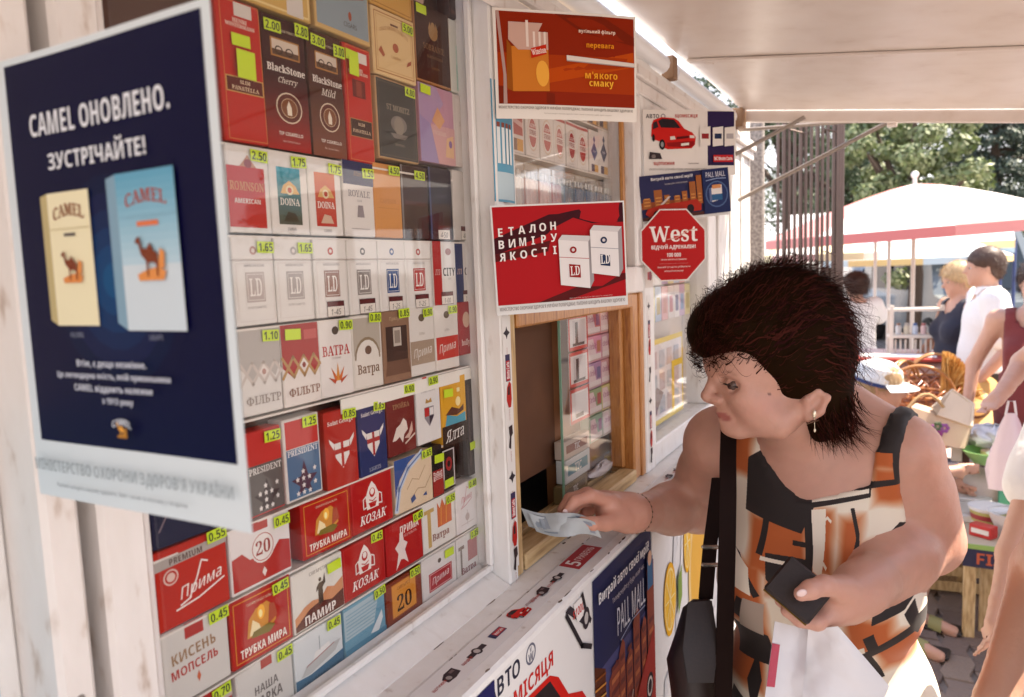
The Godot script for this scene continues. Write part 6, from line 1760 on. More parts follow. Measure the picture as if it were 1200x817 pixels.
	for i in 16:
		var tall := i >= 8
		var w: float = rng.randf_range(0.025, 0.045)
		var hh: float = rng.randf_range(0.05, 0.11)
		var pos := Vector3(rng.randf_range(0.72, 1.25), 0.586, rng.randf_range(-4.65, -4.12)) if tall else Vector3(rng.randf_range(0.80, 1.3), 0.421, rng.randf_range(-3.9, -3.5))
		var gd := thing("bottle" if i % 2 else "box", "small %s %s among the goods on the %s table" % [gk[i % 8][0], "bottle" if i % 2 else "box", "back" if tall else "low"], "bottle" if i % 2 else "box", pos, rng.randf_range(-1, 1), "small goods on the stall tables")
		var gm := MB.new()
		gm.col = lin(gk[i % 8][1])
		if i % 2: gm.lathe([Vector2(0, 0), Vector2(w * 0.7, 0), Vector2(w * 0.7, hh * 0.7), Vector2(w * 0.3, hh * 0.85), Vector2(w * 0.3, hh), Vector2(0, hh)], Transform3D.IDENTITY, 14)
		else: gm.box2(Vector3(-w, 0, -w * 0.6), Vector3(w, hh, w * 0.6), 0.002)
		put("body", gm, mat("ffffff", 0.35, {"vc": true}), gd)
		gm = MB.new()
		gm.col = lin("d8d4cc")
		if i % 2: gm.lathe([Vector2(w * 0.34, hh * 0.92), Vector2(w * 0.34, hh * 1.1), Vector2(0, hh * 1.1)], Transform3D.IDENTITY, 12)
		else: gm.box2(Vector3(-w * 0.8, hh * 0.3, w * 0.6 + 0.0002), Vector3(w * 0.8, hh * 0.7, w * 0.6 + 0.0008))
		put("cap" if i % 2 else "label_print", gm, mat("ffffff", 0.4, {"vc": true}), gd)
	# straw fan brooms
	var fan := thing("straw_fan", "bundle of golden straw spread out like a fan", "straw bundle", at(1108, 468, 3.95))
	var st := MB.new()
	var sc := [lin("c8964a"), lin("d4a65a"), lin("b8823c"), lin("dcb672")]
	for i in 900:
		var f := rng.randf()
		var tip := at(lerpf(1104, 1153, f), lerpf(413, 462, f * f) + rng.randf_range(-2, 10), 3.92 + rng.randf_range(-0.06, 0.06)) - fan.position
		st.col = sc[rng.randi() % 4]
		var root := Vector3(rng.randf_range(-0.03, 0.03), rng.randf_range(-0.02, 0.03), rng.randf_range(-0.03, 0.03))
		st.tube([root, root.lerp(tip, 0.55) + Vector3(0, 0.012, 0), tip], [0.0034, 0.0032, 0.0020], 4, false)
	put("straw", st, mat("ffffff", 0.7, {"vc": true}), fan)
	part_tube("binding", [Vector3(0.045, 0.05, -0.05), Vector3(0.06, 0.035, 0.06), Vector3(0.075, 0.0, 0.06)], [0.006], mat("8a5a2c", 0.7), fan)
	# heap of clear and white film, green bowl with goods
	for e in [["heap of crumpled white film beside the woven bag", 1165, 512, 3.5, 0.16, 0.06, "e2e2e4"], ["crumpled clear film bundle near the green bowl", 1138, 520, 3.55, 0.07, 0.07, "cfd4d4"], ["white film bundle at the stall's right side", 1188, 535, 3.3, 0.10, 0.07, "dedede"]]:
		var q := at(e[1], e[2], e[3])
		var t := thing("plastic_film", e[0], "packaging", q)
		var g := []
		for i in 22:
			var row := []
			for j in 12:
				var a := TAU * i / 21.0
				var b := PI * j / 11.0
				var k := 0.85 + 0.28 * sin(i * 2.9 + j * 1.7) * sin(j * 2.3 + i * 0.7)
				row.append(Vector3(cos(a) * sin(b) * e[4] * k, -cos(b) * e[5] * k, sin(a) * sin(b) * e[4] * k * 0.8))
			g.append(row)
		var f := MB.new()
		f.col = lin(e[6])
		f.sheet(g)
		put("film", f, mat("ffffff", 0.18, {"vc": true}), t)
	var gb := thing("bowl", "light green bowl holding a small jar and scraps", "bowl", at(1158, 535, 3.4))
	mb = MB.new()
	mb.col = lin("8fc078")
	mb.lathe([Vector2(0.0, -0.03), Vector2(0.06, -0.03), Vector2(0.11, 0.03), Vector2(0.105, 0.03), Vector2(0.055, -0.024), Vector2(0.0, -0.024)], Transform3D.IDENTITY, 20)
	put("basin", mb, mat("ffffff", 0.4, {"vc": true}), gb)
	mb = MB.new()
	mb.col = lin("b89a78")
	mb.lathe([Vector2(0, 0), Vector2(0.04, 0), Vector2(0.042, 0.05), Vector2(0.0, 0.05)], Transform3D(Basis.IDENTITY, Vector3(0.01, -0.022, 0)), 14)
	put("jar", mb, mat("ffffff", 0.3, {"vc": true}), gb)
	for e in [["pale perfume carton standing before the leather bolt", 1121, 528, 3.5, "d8d6d0"], ["brown bottle box beside the pale perfume carton", 1130, 530, 3.52, "5a3a30"], ["grey and white carton behind the green bowl", 1143, 523, 3.58, "b8b8b4"]]:
		var b := thing("box", e[0], "box", at(e[1], e[2], e[3]))
		part_box("carton", Vector3(-0.022, -0.05, -0.016), Vector3(0.022, 0.035, 0.016), mat(e[4], 0.5), b, 0.002)
		part_box("cap", Vector3(-0.014, 0.0355, -0.012), Vector3(0.014, 0.055, 0.012), mat("d0ccc8", 0.3), b, 0.002)
	# far stall with rack
	table("far stall table with pale pink cloth and wire rack", 0.12, 0.85, -5.35, -6.0, 0.93, "c8b8b0", "d8c0b8")
	var rk := thing("display_rack", "cream wire display rack with small jars on the far stall", "rack", Vector3(at(1072, 400, 5.0).x, 0.935, at(1072, 400, 5.0).z), 0.12)
	var cm := mat("d8ccbc", 0.5)
	for x in [-0.15, 0.15]:
		for z in [-0.08, 0.08]:
			part_box("upright", Vector3(x - 0.012, 0, z - 0.012), Vector3(x + 0.012, 0.34, z + 0.012), cm, rk)
	for y in [0.12, 0.30]:
		part_box("rack_shelf", Vector3(-0.165, y, -0.095), Vector3(0.165, y + 0.02, 0.095), cm, rk)
	for i in 9:
		part_box("slat", Vector3(-0.13 + i * 0.03, 0.02, 0.07), Vector3(-0.118 + i * 0.03, 0.11, 0.076), cm, rk, 0.001)
	for i in 5:
		var j := thing("jar", "small %s jar on the wire rack" % ["white", "cream", "blue lidded", "pink", "grey"][i], "jar", rk.position + Vector3(-0.10 + i * 0.05, 0.141, 0.02), 0, "jars on the rack")
		mb = MB.new()
		mb.col = lin(["dcd8d4", "d4c8b0", "c8d0dc", "d8b8b4", "a8a8a8"][i])
		mb.lathe([Vector2(0, 0), Vector2(0.018, 0), Vector2(0.019, 0.05), Vector2(0.012, 0.06), Vector2(0, 0.06)], Transform3D.IDENTITY, 12)
		put("glass_body", mb, mat("ffffff", 0.25, {"vc": true}), j)
		mb = MB.new()
		mb.col = lin(["8a6a5a", "b8b0a8", "3a5a94", "a85a5a", "6a6a6a"][i])
		mb.lathe([Vector2(0.013, 0.0605), Vector2(0.013, 0.075), Vector2(0, 0.075)], Transform3D.IDENTITY, 12)
		put("lid", mb, mat("ffffff", 0.3, {"vc": true}), j)
	var ty := thing("tray", "long red tray on the far stall table before the rack", "tray", Vector3(at(1052, 402, 4.75).x, 0.936, at(1052, 402, 4.75).z), 0.1)
	part_box("base", Vector3(-0.26, 0, -0.08), Vector3(0.26, 0.02, 0.08), mat("b8483c", 0.4), ty, 0.004)
	part_box("white_cloth", Vector3(-0.22, 0.0205, -0.07), Vector3(0.22, 0.034, 0.06), mat("dedad6", 0.8), ty, 0.006)
	var ch := thing("folding_screen", "navy fabric screen beside the far stall", "screen", at(1108, 400, 4.9) * Vector3(1, 0, 1), 0.5)
	part_box("panel", Vector3(-0.07, 0.55, -0.006), Vector3(0.05, 1.14, 0.006), mat("23294a", 0.7), ch)
	for x in [-0.066, 0.046]:
		part_box("leg", Vector3(x - 0.008, 0, -0.008), Vector3(x + 0.008, 0.549, 0.008), mat("8a8a8a", 0.4), ch)
	for e in [[1041, "white tent pole beside the umbrella pole", 6.2], [1025, "second white tent pole behind the seller in white", 7.0]]:
		var q := at(e[0], 350, e[2])
		var po := thing("tent_pole", e[1], "pole", Vector3(q.x, 0, q.z))
		part_tube("tube", [Vector3.ZERO, Vector3(0, 2.0, 0)], [0.014], mat("dcd8d4", 0.4), po)
		part_box("foot_plate", Vector3(-0.06, 0.0005, -0.06), Vector3(0.06, 0.012, 0.06), mat("a8a4a0", 0.4), po)
	# tent with yellow trimmed roof beyond
	var tent := thing("market_tent", "white market tent with yellow trim beyond the umbrellas", "tent", at(1045, 330, 10.0) * Vector3(1, 0, 1))
	mb = MB.new()
	mb.col = lin("e2e0dc")
	var hw := 1.3
	mb.quad(Vector3(-hw, 1.75, 0.8), Vector3(hw, 1.75, 0.8), Vector3(hw, 2.25, 0), Vector3(-hw, 2.25, 0))
	mb.quad(Vector3(-hw, 1.75, -0.8), Vector3(hw, 1.75, -0.8), Vector3(hw, 2.25, 0), Vector3(-hw, 2.25, 0))
	put("roof", mb, mat("ffffff", 0.7, {"vc": true, "back": "909090"}), tent)
	part_box("yellow_trim", Vector3(-hw, 1.66, 0.80), Vector3(hw, 1.75, 0.806), mat("dcc490", 0.7), tent, 0.0)
	part_box("blue_trim", Vector3(-hw, 1.60, 0.80), Vector3(hw, 1.6595, 0.805), mat("a8bcc4", 0.7), tent, 0.0)
	for x in [-hw, hw]:
		for z in [-0.78, 0.78]:
			part_tube("post", [Vector3(x, 0, z), Vector3(x, 1.75, z)], [0.02], mat("3a4a7a", 0.5), tent)
	# parked vehicles
	car("grey blue parked van beyond the tent", at(1112, 345, 13.0), 0.35, "6f767a", true)
	car("pale parked estate car behind the man in white shirt", at(1185, 340, 15.0), -0.2, "b0b8bc", false)
	car("light hatchback parked left of the van", at(1040, 340, 16.0), 0.2, "b8bcc0", false)

func woven_bag() -> void:
	var t := thing("woven_bag", "cream woven straw bag with purple flowers and raised lid on back table", "bag", at(1102, 500, 3.48))
	var m := mat("ffffff", 0.75, {"vc": true, "normal": noise_tex("weave_n", 0.25, [], 256, 97, 2, FastNoiseLite.TYPE_CELLULAR, true, 8.0), "nscale": 0.8, "scale": Vector3(8, 8, 8)})
	var q := func(x: float, y: float, d: float) -> Vector3: return at(x, y, d) - t.position
	var body := [[1062, 528, 1130, 534], [1068, 480, 1136, 512]]
	var mb := MB.new()
	mb.col = lin("dcc0a4")
	var f := [q.call(1064, 516, 3.46), q.call(1130, 526, 3.40), q.call(1138, 496, 3.42), q.call(1098, 486, 3.48), q.call(1068, 477, 3.52)]
	var dz := Vector3(0.02, 0, -0.11)
	mb.quad(f[0], f[1], f[2], f[3], CB.z); mb.flat(f[0], f[3], f[4], CB.z)
	mb.quad(f[0] + dz, f[1] + dz, f[2] + dz, f[3] + dz, -CB.z); mb.flat(f[0] + dz, f[3] + dz, f[4] + dz, -CB.z)
	for i in 5:
		var a: Vector3 = f[i]
		var b: Vector3 = f[(i + 1) % 5]
		var nn := (b - a).cross(dz).normalized()
		mb.quad(a, b, b + dz, a + dz, nn if nn.dot((a + b) * 0.5 - (f[0] + f[2]) * 0.5) > 0 else -nn)
	put("body", mb, m, t)
	mb = MB.new()
	mb.col = lin("e2cab0")
	var l := [q.call(1098, 486, 3.46), q.call(1138, 500, 3.40), q.call(1141, 474, 3.46), q.call(1116, 457, 3.54), q.call(1092, 478, 3.52)]
	mb.quad(l[0], l[1], l[2], l[3]); mb.flat(l[0], l[3], l[4], CB.z)
	var dl := Vector3(-0.005, -0.012, -0.02)
	mb.quad(l[0] + dl, l[1] + dl, l[2] + dl, l[3] + dl)
	for i in 4: mb.quad(l[i], l[i + 1], l[i + 1] + dl, l[i] + dl)
	var lid := put("lid", mb, m, t)
	mb = MB.new()
	mb.col = lin("e0cdb4")
	mb.tube([l[1], l[2], l[3], l[4]], [0.007], 7)
	put("lid_edge", mb, m, lid)
	mb = MB.new()
	mb.col = lin("b89468")
	var hp := []
	for i in 15:
		var a := i / 14.0
		hp.append(q.call(lerpf(1058, 1106, a), 486.0 - 25.0 * sin(a * PI * 0.86) + a * 2.0, 3.46))
	mb.tube(hp, [0.0075], 7)
	put("handle", mb, m, t)
	for e in [[1099, 500, "4a5a3c"], [1099, 509, "8a3a78"], [1091, 503, "7a3470"], [1107, 502, "8a4a8a"]]:
		mb = MB.new()
		mb.col = lin(e[2])
		for k in 6:
			var an := TAU * k / 6.0
			mb.ball(q.call(e[0], e[1], 3.415) + (CB.x * cos(an) + CB.y * sin(an)) * 0.015, Vector3(0.010, 0.010, 0.004), CB, 4, 7)
		put("flower", mb, mat("ffffff", 0.7, {"vc": true}), t)

func basket(label: String, c: Vector3, base: float, turn: float) -> void:
	var t := thing("wicker_basket", label, "basket", Vector3(c.x, base, c.z - 0.02), turn)
	var H := c.y + 0.13 - base
	var cols := ["8a4a22", "a8622e", "7a3e1c", "b8763c"]
	for r in 16:
		var f := r / 15.0
		var rad := lerpf(0.13, 0.165, f)
		var pth := []
		for i in 37:
			var a := TAU * i / 36.0
			pth.append(Vector3(cos(a) * (rad + 0.006 * (1.0 if (i + r) % 2 else -1.0)), 0.012 + f * (H * 0.72), sin(a) * (rad + 0.006 * (1.0 if (i + r) % 2 else -1.0))))
		var mb := MB.new()
		mb.col = lin(cols[r % 4])
		mb.tube(pth, [0.0085], 6, false)
		put("withy_ring", mb, mat("ffffff", 0.3, {"vc": true, "coat": 0.5}), t)
	for k in 18:
		var a := TAU * k / 18.0
		part_tube("stake", [Vector3(cos(a) * 0.13, 0, sin(a) * 0.13), Vector3(cos(a) * 0.165, H * 0.75, sin(a) * 0.165), Vector3(cos(a + 0.25) * 0.185, H * 0.86, sin(a + 0.25) * 0.185), Vector3(cos(a + 0.5) * 0.17, H * 0.74, sin(a + 0.5) * 0.17)], [0.006], mat("9a5628", 0.3, {"coat": 0.5}), t, 6)
	for off in [0.0, 0.022]:
		var hp := []
		for i in 21:
			var a := PI * i / 20.0
			hp.append(Vector3(cos(a) * 0.165, H * 0.7 + sin(a) * 0.17, off - 0.01))
		part_tube("handle", hp, [0.008], mat("b07a44", 0.35, {"coat": 0.4}), t, 7)

func car(label: String, p: Vector3, turn: float, col: String, van: bool) -> void:
	var t := thing("parked_car", label, "van" if van else "car", Vector3(p.x, 0, p.z), turn, "vehicles parked beyond the market")
	var body := mat(col, 0.25, {"coat": 0.8, "metal": 0.2})
	var hgt := 1.95 if van else 1.42
	# side profile extruded across the width (length along z, nose towards +z)
	var pr := [Vector2(-2.1, 0.35), Vector2(-2.15, 0.85), Vector2(-2.0, hgt - 0.1), Vector2(-1.8, hgt), Vector2(0.9 if van else 0.35, hgt), Vector2(1.5 if van else 1.0, 0.98), Vector2(2.05, 0.86), Vector2(2.15, 0.5), Vector2(2.1, 0.32)]
	var mb := MB.new()
	var w := 0.84
	for i in pr.size():
		var a: Vector2 = pr[i]
		var b: Vector2 = pr[(i + 1) % pr.size()]
		var wa := w if a.y < 1.0 else w - (a.y - 1.0) * 0.16
		var wb := w if b.y < 1.0 else w - (b.y - 1.0) * 0.16
		var nn := Vector3(0, (a.x - b.x), (b.y - a.y)) * -1.0
		nn = nn.normalized() if (nn.dot(Vector3(0, (a.y + b.y) * 0.5 - 0.8, (a.x + b.x) * 0.5)) > 0.0) else -nn.normalized()
		mb.quad(Vector3(-wa, a.y, a.x), Vector3(wa, a.y, a.x), Vector3(wb, b.y, b.x), Vector3(-wb, b.y, b.x), nn)
		for s in [-1.0, 1.0]:
			mb.flat(Vector3(s * w, 0.7, 0), Vector3(s * wa, a.y, a.x), Vector3(s * wb, b.y, b.x), Vector3(s, 0, 0))
	put("body", mb, body, t)
	var gm := mat("20262a", 0.08)
	mb = MB.new()
	var f0 := 0.9 if van else 0.35
	var f1 := 1.5 if van else 1.0
	mb.quad(Vector3(-0.62, 1.03, f1 - 0.02), Vector3(0.62, 1.03, f1 - 0.02), Vector3(0.56, hgt - 0.07, f0 + 0.07), Vector3(-0.56, hgt - 0.07, f0 + 0.07), Vector3(0, 0.6, 0.8))
	for i in mb.v.size(): mb.v[i] += Vector3(0, 0.02, 0.03)
	put("windscreen", mb, gm, t)
	for s in [-1.0, 1.0]:
		for k in 2:
			part_box("side_window", Vector3(s * 0.80 - 0.02, 1.02, -1.5 + k * 1.2), Vector3(s * 0.80 + 0.03, hgt - 0.2, -0.5 + k * 1.1), gm, t, 0.01)
		part_box("headlight", Vector3(s * 0.62 - 0.14, 0.62, 2.08), Vector3(s * 0.62 + 0.14, 0.78, 2.16), mat("d8dcdc", 0.1), t, 0.02)
		for z in [-1.35, 1.35]:
			var ty := MB.new()
			ty.lathe([Vector2(0.0, -0.09), Vector2(0.29, -0.09), Vector2(0.31, -0.05), Vector2(0.31, 0.05), Vector2(0.29, 0.09), Vector2(0.0, 0.09)], Transform3D(Basis(Vector3(0, 0, 1), PI / 2), Vector3(s * 0.78, 0.31, z)), 20)
			var wl := put("wheel", ty, mat("1c1a1a", 0.8), t)
			var rm := MB.new()
			rm.lathe([Vector2(0.0, 0.0), Vector2(0.19, 0.0), Vector2(0.20, 0.02), Vector2(0.0, 0.025)], Transform3D(Basis(Vector3(0, 0, 1), -PI / 2 * s), Vector3(s * 0.871, 0.31, z)), 16)
			put("rim", rm, mat("9a9a9c", 0.3, {"metal": 0.7}), wl)
	part_box("bumper", Vector3(-0.8, 0.34, 2.09), Vector3(0.8, 0.5, 2.2), mat("2a2a2c", 0.6), t, 0.02)
	part_box("grille", Vector3(-0.4, 0.6, 2.1), Vector3(0.4, 0.76, 2.165), mat("2a2c30", 0.5), t, 0.01)

# ---------------------------------------------------------------- the woman at the window
func customer() -> void:
	var t := thing("person", "woman with short dark hair in orange, cream and black patterned dress paying at window", "person", Vector3(0.42, 0.0, -1.25))
	var org := t.position
	var fwd := -CB.z
	var skin := Color(0.53, 0.285, 0.212)
	# head points: pixel in the head's middle plane, c metres towards the near side
	var H := func(x: float, y: float, c: float) -> Vector3: return at(x, y, 1.09) - fwd * c - org
	var hx := CB.x
	var hy := CB.y
	var hb := Basis(hx, hy, -fwd)
	var shR := at(843, 518, 1.25) - org
	var elR := at(818, 592, 1.40) - org
	var wrR := at(742, 602, 1.22) - org
	var shL := at(1060, 530, 1.06) - org
	var elL := at(1085, 632, 1.10) - org
	var wrL := at(1008, 690, 0.975) - org
	var O := (shR + shL) * 0.5
	var S := (shL - shR).normalized()
	var U := (Vector3.UP - S * S.y).normalized()
	var F := S.cross(U)
	var fb := Basis(S, U, F)
	var Q := func(s: float, u: float, f: float) -> Vector3: return O + S * s + U * u + F * f
	# --- torso, shared by skin and dress
	var torso := func(b: Body) -> void:
		b.ell(Q.call(0.015, -0.13, -0.01), Vector3(0.142, 0.20, 0.108), fb, 0.04)
		b.ell(Q.call(0.085, -0.205, 0.055), Vector3(0.080, 0.082, 0.075), fb, 0.03)
		b.ell(Q.call(-0.045, -0.205, 0.055), Vector3(0.080, 0.082, 0.072), fb, 0.03)
		b.ell(Q.call(0.008, -0.40, 0.0), Vector3(0.155, 0.17, 0.135), fb, 0.05)
		b.ell(Q.call(-0.025, -0.60, -0.02), Vector3(0.155, 0.19, 0.140), fb, 0.06)
		b.cone(shR, shL, 0.052, 0.047, 0.05)
		b.cone(Q.call(0.10, 0.02, -0.02), Q.call(0.0, 0.10, -0.01), 0.045, 0.048, 0.04)
		b.cone(Q.call(-0.10, 0.02, -0.02), Q.call(0.0, 0.10, -0.01), 0.045, 0.048, 0.04)
	var b := Body.new()
	torso.call(b)
	b.cone(at(958, 535, 1.15) - org, H.call(922, 478, 0.0), 0.056, 0.052, 0.03)
	# arms
	b.cone(shR, elR, 0.054, 0.049, 0.03)
	b.cone(shR.lerp(elR, 0.45), elR, 0.054, 0.049, 0.02)
	b.cone(elR, elR.lerp(wrR, 0.45), 0.049, 0.044, 0.012)
	b.cone(elR.lerp(wrR, 0.45), wrR, 0.044, 0.027, 0.02)
	b.cone(shL, elL, 0.048, 0.048, 0.02)
	b.cone(shL.lerp(elL, 0.45), elL, 0.052, 0.048, 0.02)
	b.cone(elL, elL.lerp(wrL, 0.4), 0.047, 0.044, 0.012)
	b.cone(elL.lerp(wrL, 0.4), wrL, 0.046, 0.031, 0.02)
	# legs
	for s in [-1.0, 1.0]:
		var hp: Vector3 = Q.call(0.09 * s, -0.62, -0.01)
		var kn: Vector3 = Vector3(hp.x, 0.47, hp.z) + F * 0.03
		var an: Vector3 = Vector3(hp.x, 0.08, hp.z) - F * 0.02
		b.cone(hp, kn, 0.095, 0.058, 0.04); b.cone(kn, an, 0.056, 0.036, 0.03); b.cone(Vector3(an.x, 0.036, an.z) - F * 0.03, Vector3(an.x, 0.03, an.z) + F * 0.15, 0.035, 0.026, 0.02)
	var mb := MB.new()
	mb.col = skin
	var bd := b.bounds(0.02)
	var bn := FastNoiseLite.new()
	bn.seed = 4
	bn.frequency = 38.0
	var tone := func(p: Vector3) -> Color: return skin * (1.0 + 0.10 * bn.get_noise_3dv(p)) + Color(0.015, -0.004, -0.004) * bn.get_noise_3dv(p * 3.1 + Vector3(7, 1, 2))
	b.mesh_into(mb, bd[0], bd[1], 0.0095, tone)
	# --- head
	var h := Body.new()
	h.ell(H.call(912, 408, 0), Vector3(0.098, 0.090, 0.072), hb, 0.02)
	h.ell(H.call(858, 421, 0), Vector3(0.041, 0.036, 0.055), hb, 0.02)
	h.ell(H.call(878, 452, 0), Vector3(0.050, 0.046, 0.053), hb, 0.022)
	h.ell(H.call(886, 480, 0), Vector3(0.042, 0.028, 0.042), hb, 0.022)
	h.cone(H.call(851.5, 479, 0), H.call(852, 491, 0), 0.0125, 0.0110, 0.014)
	h.ell(H.call(858.0, 502, 0), Vector3(0.0165, 0.0120, 0.0165), hb, 0.012)
	for c in [-1.0, 1.0]:
		h.cone(H.call(922, 474, 0.049 * c), H.call(901, 496, 0.044 * c), 0.016, 0.014, 0.018)
		h.cone(H.call(901, 496, 0.044 * c), H.call(866, 503, 0.014 * c), 0.014, 0.0110, 0.018)
		h.ell(H.call(864, 465, 0.036 * c), Vector3(0.020, 0.016, 0.017), hb, 0.016)
		h.ell(H.call(886, 480, 0.036 * c), Vector3(0.030, 0.022, 0.020), hb, 0.02)
		h.cone(H.call(839, 434, 0.009 * c), H.call(858, 437, 0.040 * c), 0.0080, 0.0085, 0.012)
		h.carve(H.call(841, 446.5, 0.027 * c), H.call(850, 451, 0.037 * c), 0.0088, 0.0080, 0.010)
		# nose wing and nostril
		h.cone(H.call(835.5, 467.5, 0.0085 * c), H.call(839.5, 468.5, 0.0130 * c), 0.0068, 0.0066, 0.004)
		h.carve(H.call(831.5, 473.6, 0.0060 * c), H.call(836.5, 473.6, 0.0080 * c), 0.0027, 0.0025, 0.002)
		# mouth
		h.cone(H.call(842.5, 483.0, 0.0), H.call(855, 488.6, 0.0205 * c), 0.0044, 0.0020, 0.003)
		h.cone(H.call(846.0, 491.5, 0.0), H.call(856, 490.4, 0.0175 * c), 0.0056, 0.0024, 0.003)
		h.carve(H.call(837.0, 487.2, 0.0), H.call(856.5, 489.6, 0.0235 * c), 0.0013, 0.0010, 0.0015)
		# lids, sloping down to the outer corner
		h.cone(H.call(844.5, 446.0, 0.020 * c), H.call(848.0, 446.2, 0.031 * c), 0.0036, 0.0046, 0.003)
		h.cone(H.call(848.0, 446.2, 0.031 * c), H.call(861, 452.2, 0.043 * c), 0.0046, 0.0032, 0.003)
		h.cone(H.call(845.5, 451.8, 0.021 * c), H.call(849.0, 453.8, 0.031 * c), 0.0030, 0.0036, 0.004)
		h.cone(H.call(849.0, 453.8, 0.031 * c), H.call(861, 454.2, 0.043 * c), 0.0036, 0.0026, 0.004)
		# ear
		h.cone(H.call(926, 481, 0.064 * c), H.call(925, 465, 0.068 * c), 0.0055, 0.0055, 0.008)
		h.cone(H.call(925, 465, 0.068 * c), H.call(934, 455, 0.072 * c), 0.005, 0.004, 0.006)
		h.cone(H.call(934, 455, 0.072 * c), H.call(944, 462, 0.076 * c), 0.004, 0.0042, 0.005)
		h.cone(H.call(944, 462, 0.076 * c), H.call(937, 477, 0.073 * c), 0.0042, 0.0052, 0.005)
		h.cone(H.call(937, 477, 0.073 * c), H.call(928, 485, 0.066 * c), 0.0052, 0.0070, 0.006)
		h.ell(H.call(934, 468, 0.066 * c), Vector3(0.013, 0.018, 0.006), hb, 0.006)
		h.carve(H.call(930, 471, 0.077 * c), H.call(935, 465, 0.079 * c), 0.0045, 0.0040, 0.004)
	h.cone(H.call(841.0, 435, 0), H.call(829.0, 462.0, 0), 0.0082, 0.0082, 0.006)
	h.ball(H.call(828.8, 464.0, 0), 0.0096, 0.003)
	h.cone(H.call(832, 468, 0), H.call(842, 472.5, 0), 0.0060, 0.0055, 0.004)
	h.cone(at(958, 535, 1.15) - org, H.call(926, 474, 0.0), 0.055, 0.048, 0.02)
	h.cone(H.call(884, 496, 0), H.call(918, 500, 0), 0.012, 0.026, 0.02)
	var bl := FastNoiseLite.new()
	bl.seed = 4
	bl.frequency = 38.0
	var blotch := func(p: Vector3) -> Color:
		var f := bl.get_noise_3dv(p)
		return skin * (1.0 + 0.10 * f) + Color(0.015, -0.004, -0.004) * bl.get_noise_3dv(p * 3.1 + Vector3(7, 1, 2))
	var hcol := func(p: Vector3) -> Color:
		var c: Color = blotch.call(p)
		# lips
		var q: Vector3 = hb.transposed() * (p - H.call(848.0, 487.6, 0.0))
		var yl := q.y + q.x * 0.32
		var e := Vector3(q.x / 0.0125, yl / (0.0072 + 0.001 * sign(-yl)), q.z / 0.023).length()
		if e < 1.05: c = c.lerp(Color(0.34, 0.095, 0.080), clampf((1.05 - e) / 0.22, 0.0, 1.0) * 0.9)
		# flush of the cheek
		var fl: Vector3 = hb.transposed() * (p - H.call(878, 474, 0.055))
		c = c.lerp(Color(0.54, 0.22, 0.16), 0.35 * clampf(1.0 - Vector2(fl.x / 0.035, fl.y / 0.025).length(), 0.0, 1.0))
		for s in [-1.0, 1.0]:
			# brow hair
			var r: Vector3 = hb.transposed() * (p - H.call(850, 437.5, 0.030 * s))
			var f := Vector3(r.x / 0.017, (r.y + r.x * 0.34) / 0.0030, r.z / 0.022).length()
			if f < 1.0: c = c.lerp(Color(0.10, 0.035, 0.025), clampf((1.0 - f) * 2.5, 0.0, 0.75))
		var mo: Vector3 = p - H.call(886, 460, 0.058)
		if Vector2(mo.dot(hx), mo.dot(hy)).length() < 0.0024 and mo.dot(fwd) < 0.02: c = Color(0.16, 0.06, 0.05)
		return c
	h.mesh_into(mb, H.call(815, 540, 0.0).min(H.call(1010, 320, 0.0)) - Vector3(0.11, 0.04, 0.11), H.call(815, 540, 0.0).max(H.call(1010, 320, 0.0)) + Vector3(0.11, 0.03, 0.11), 0.0031, hcol)
	# --- hands
	var hr := Body.new()
	var P := func(x: float, y: float, d: float) -> Vector3: return at(x, y, d) - org
	var chain := func(bo: Body, pts: Array, r: Array) -> void:
		for i in pts.size() - 1:
			bo.cone(pts[i], pts[i + 1], r[i], r[i + 1], 0.005 if i > 0 else 0.008)
	# reaching hand: palm towards the window, fingers pinching the notes
	hr.cone(wrR.lerp(elR, 0.2), wrR, 0.033, 0.0275, 0.01)
	hr.cone(wrR, P.call(716, 598, 1.195), 0.0275, 0.025, 0.02)
	hr.cone(P.call(735, 592, 1.22), P.call(708, 585, 1.20), 0.018, 0.0135, 0.016)
	hr.cone(P.call(733, 610, 1.20), P.call(712, 608, 1.18), 0.018, 0.015, 0.016)
	chain.call(hr, [P.call(716, 588, 1.185), P.call(692, 581, 1.165), P.call(673, 588, 1.15), P.call(663, 602, 1.145)], [0.0125, 0.0108, 0.0095, 0.0082])
	chain.call(hr, [P.call(716, 590, 1.205), P.call(688, 579, 1.195), P.call(668, 585, 1.18), P.call(659, 597, 1.17)], [0.0125, 0.0110, 0.0098, 0.0084])
	chain.call(hr, [P.call(717, 594, 1.225), P.call(692, 584, 1.22), P.call(674, 592, 1.205), P.call(668, 606, 1.19)], [0.0118, 0.0105, 0.0092, 0.0080])
	chain.call(hr, [P.call(720, 600, 1.24), P.call(700, 594, 1.235), P.call(686, 601, 1.22), P.call(680, 612, 1.205)], [0.0105, 0.0092, 0.0080, 0.0070])
	chain.call(hr, [P.call(730, 608, 1.185), P.call(710, 613, 1.16), P.call(694, 614, 1.14), P.call(682, 611, 1.13)], [0.0155, 0.0125, 0.0108, 0.0085])
	mb.col = skin.lerp(Color(0.54, 0.23, 0.16), 0.4)
	bd = hr.bounds(0.008)
	hr.mesh_into(mb, bd[0], bd[1], 0.0026)
	# holding hand: thumb over the wallet, fingers under it
	var hl := Body.new()
	hl.cone(wrL.lerp(elL, 0.2), wrL, 0.036, 0.0315, 0.01)
	hl.cone(wrL, P.call(985, 706, 0.955), 0.0315, 0.025, 0.02)
	hl.cone(P.call(1000, 694, 0.95), P.call(982, 690, 0.935), 0.021, 0.016, 0.018)
	hl.cone(P.call(992, 712, 0.965), P.call(968, 716, 0.955), 0.020, 0.016, 0.018)
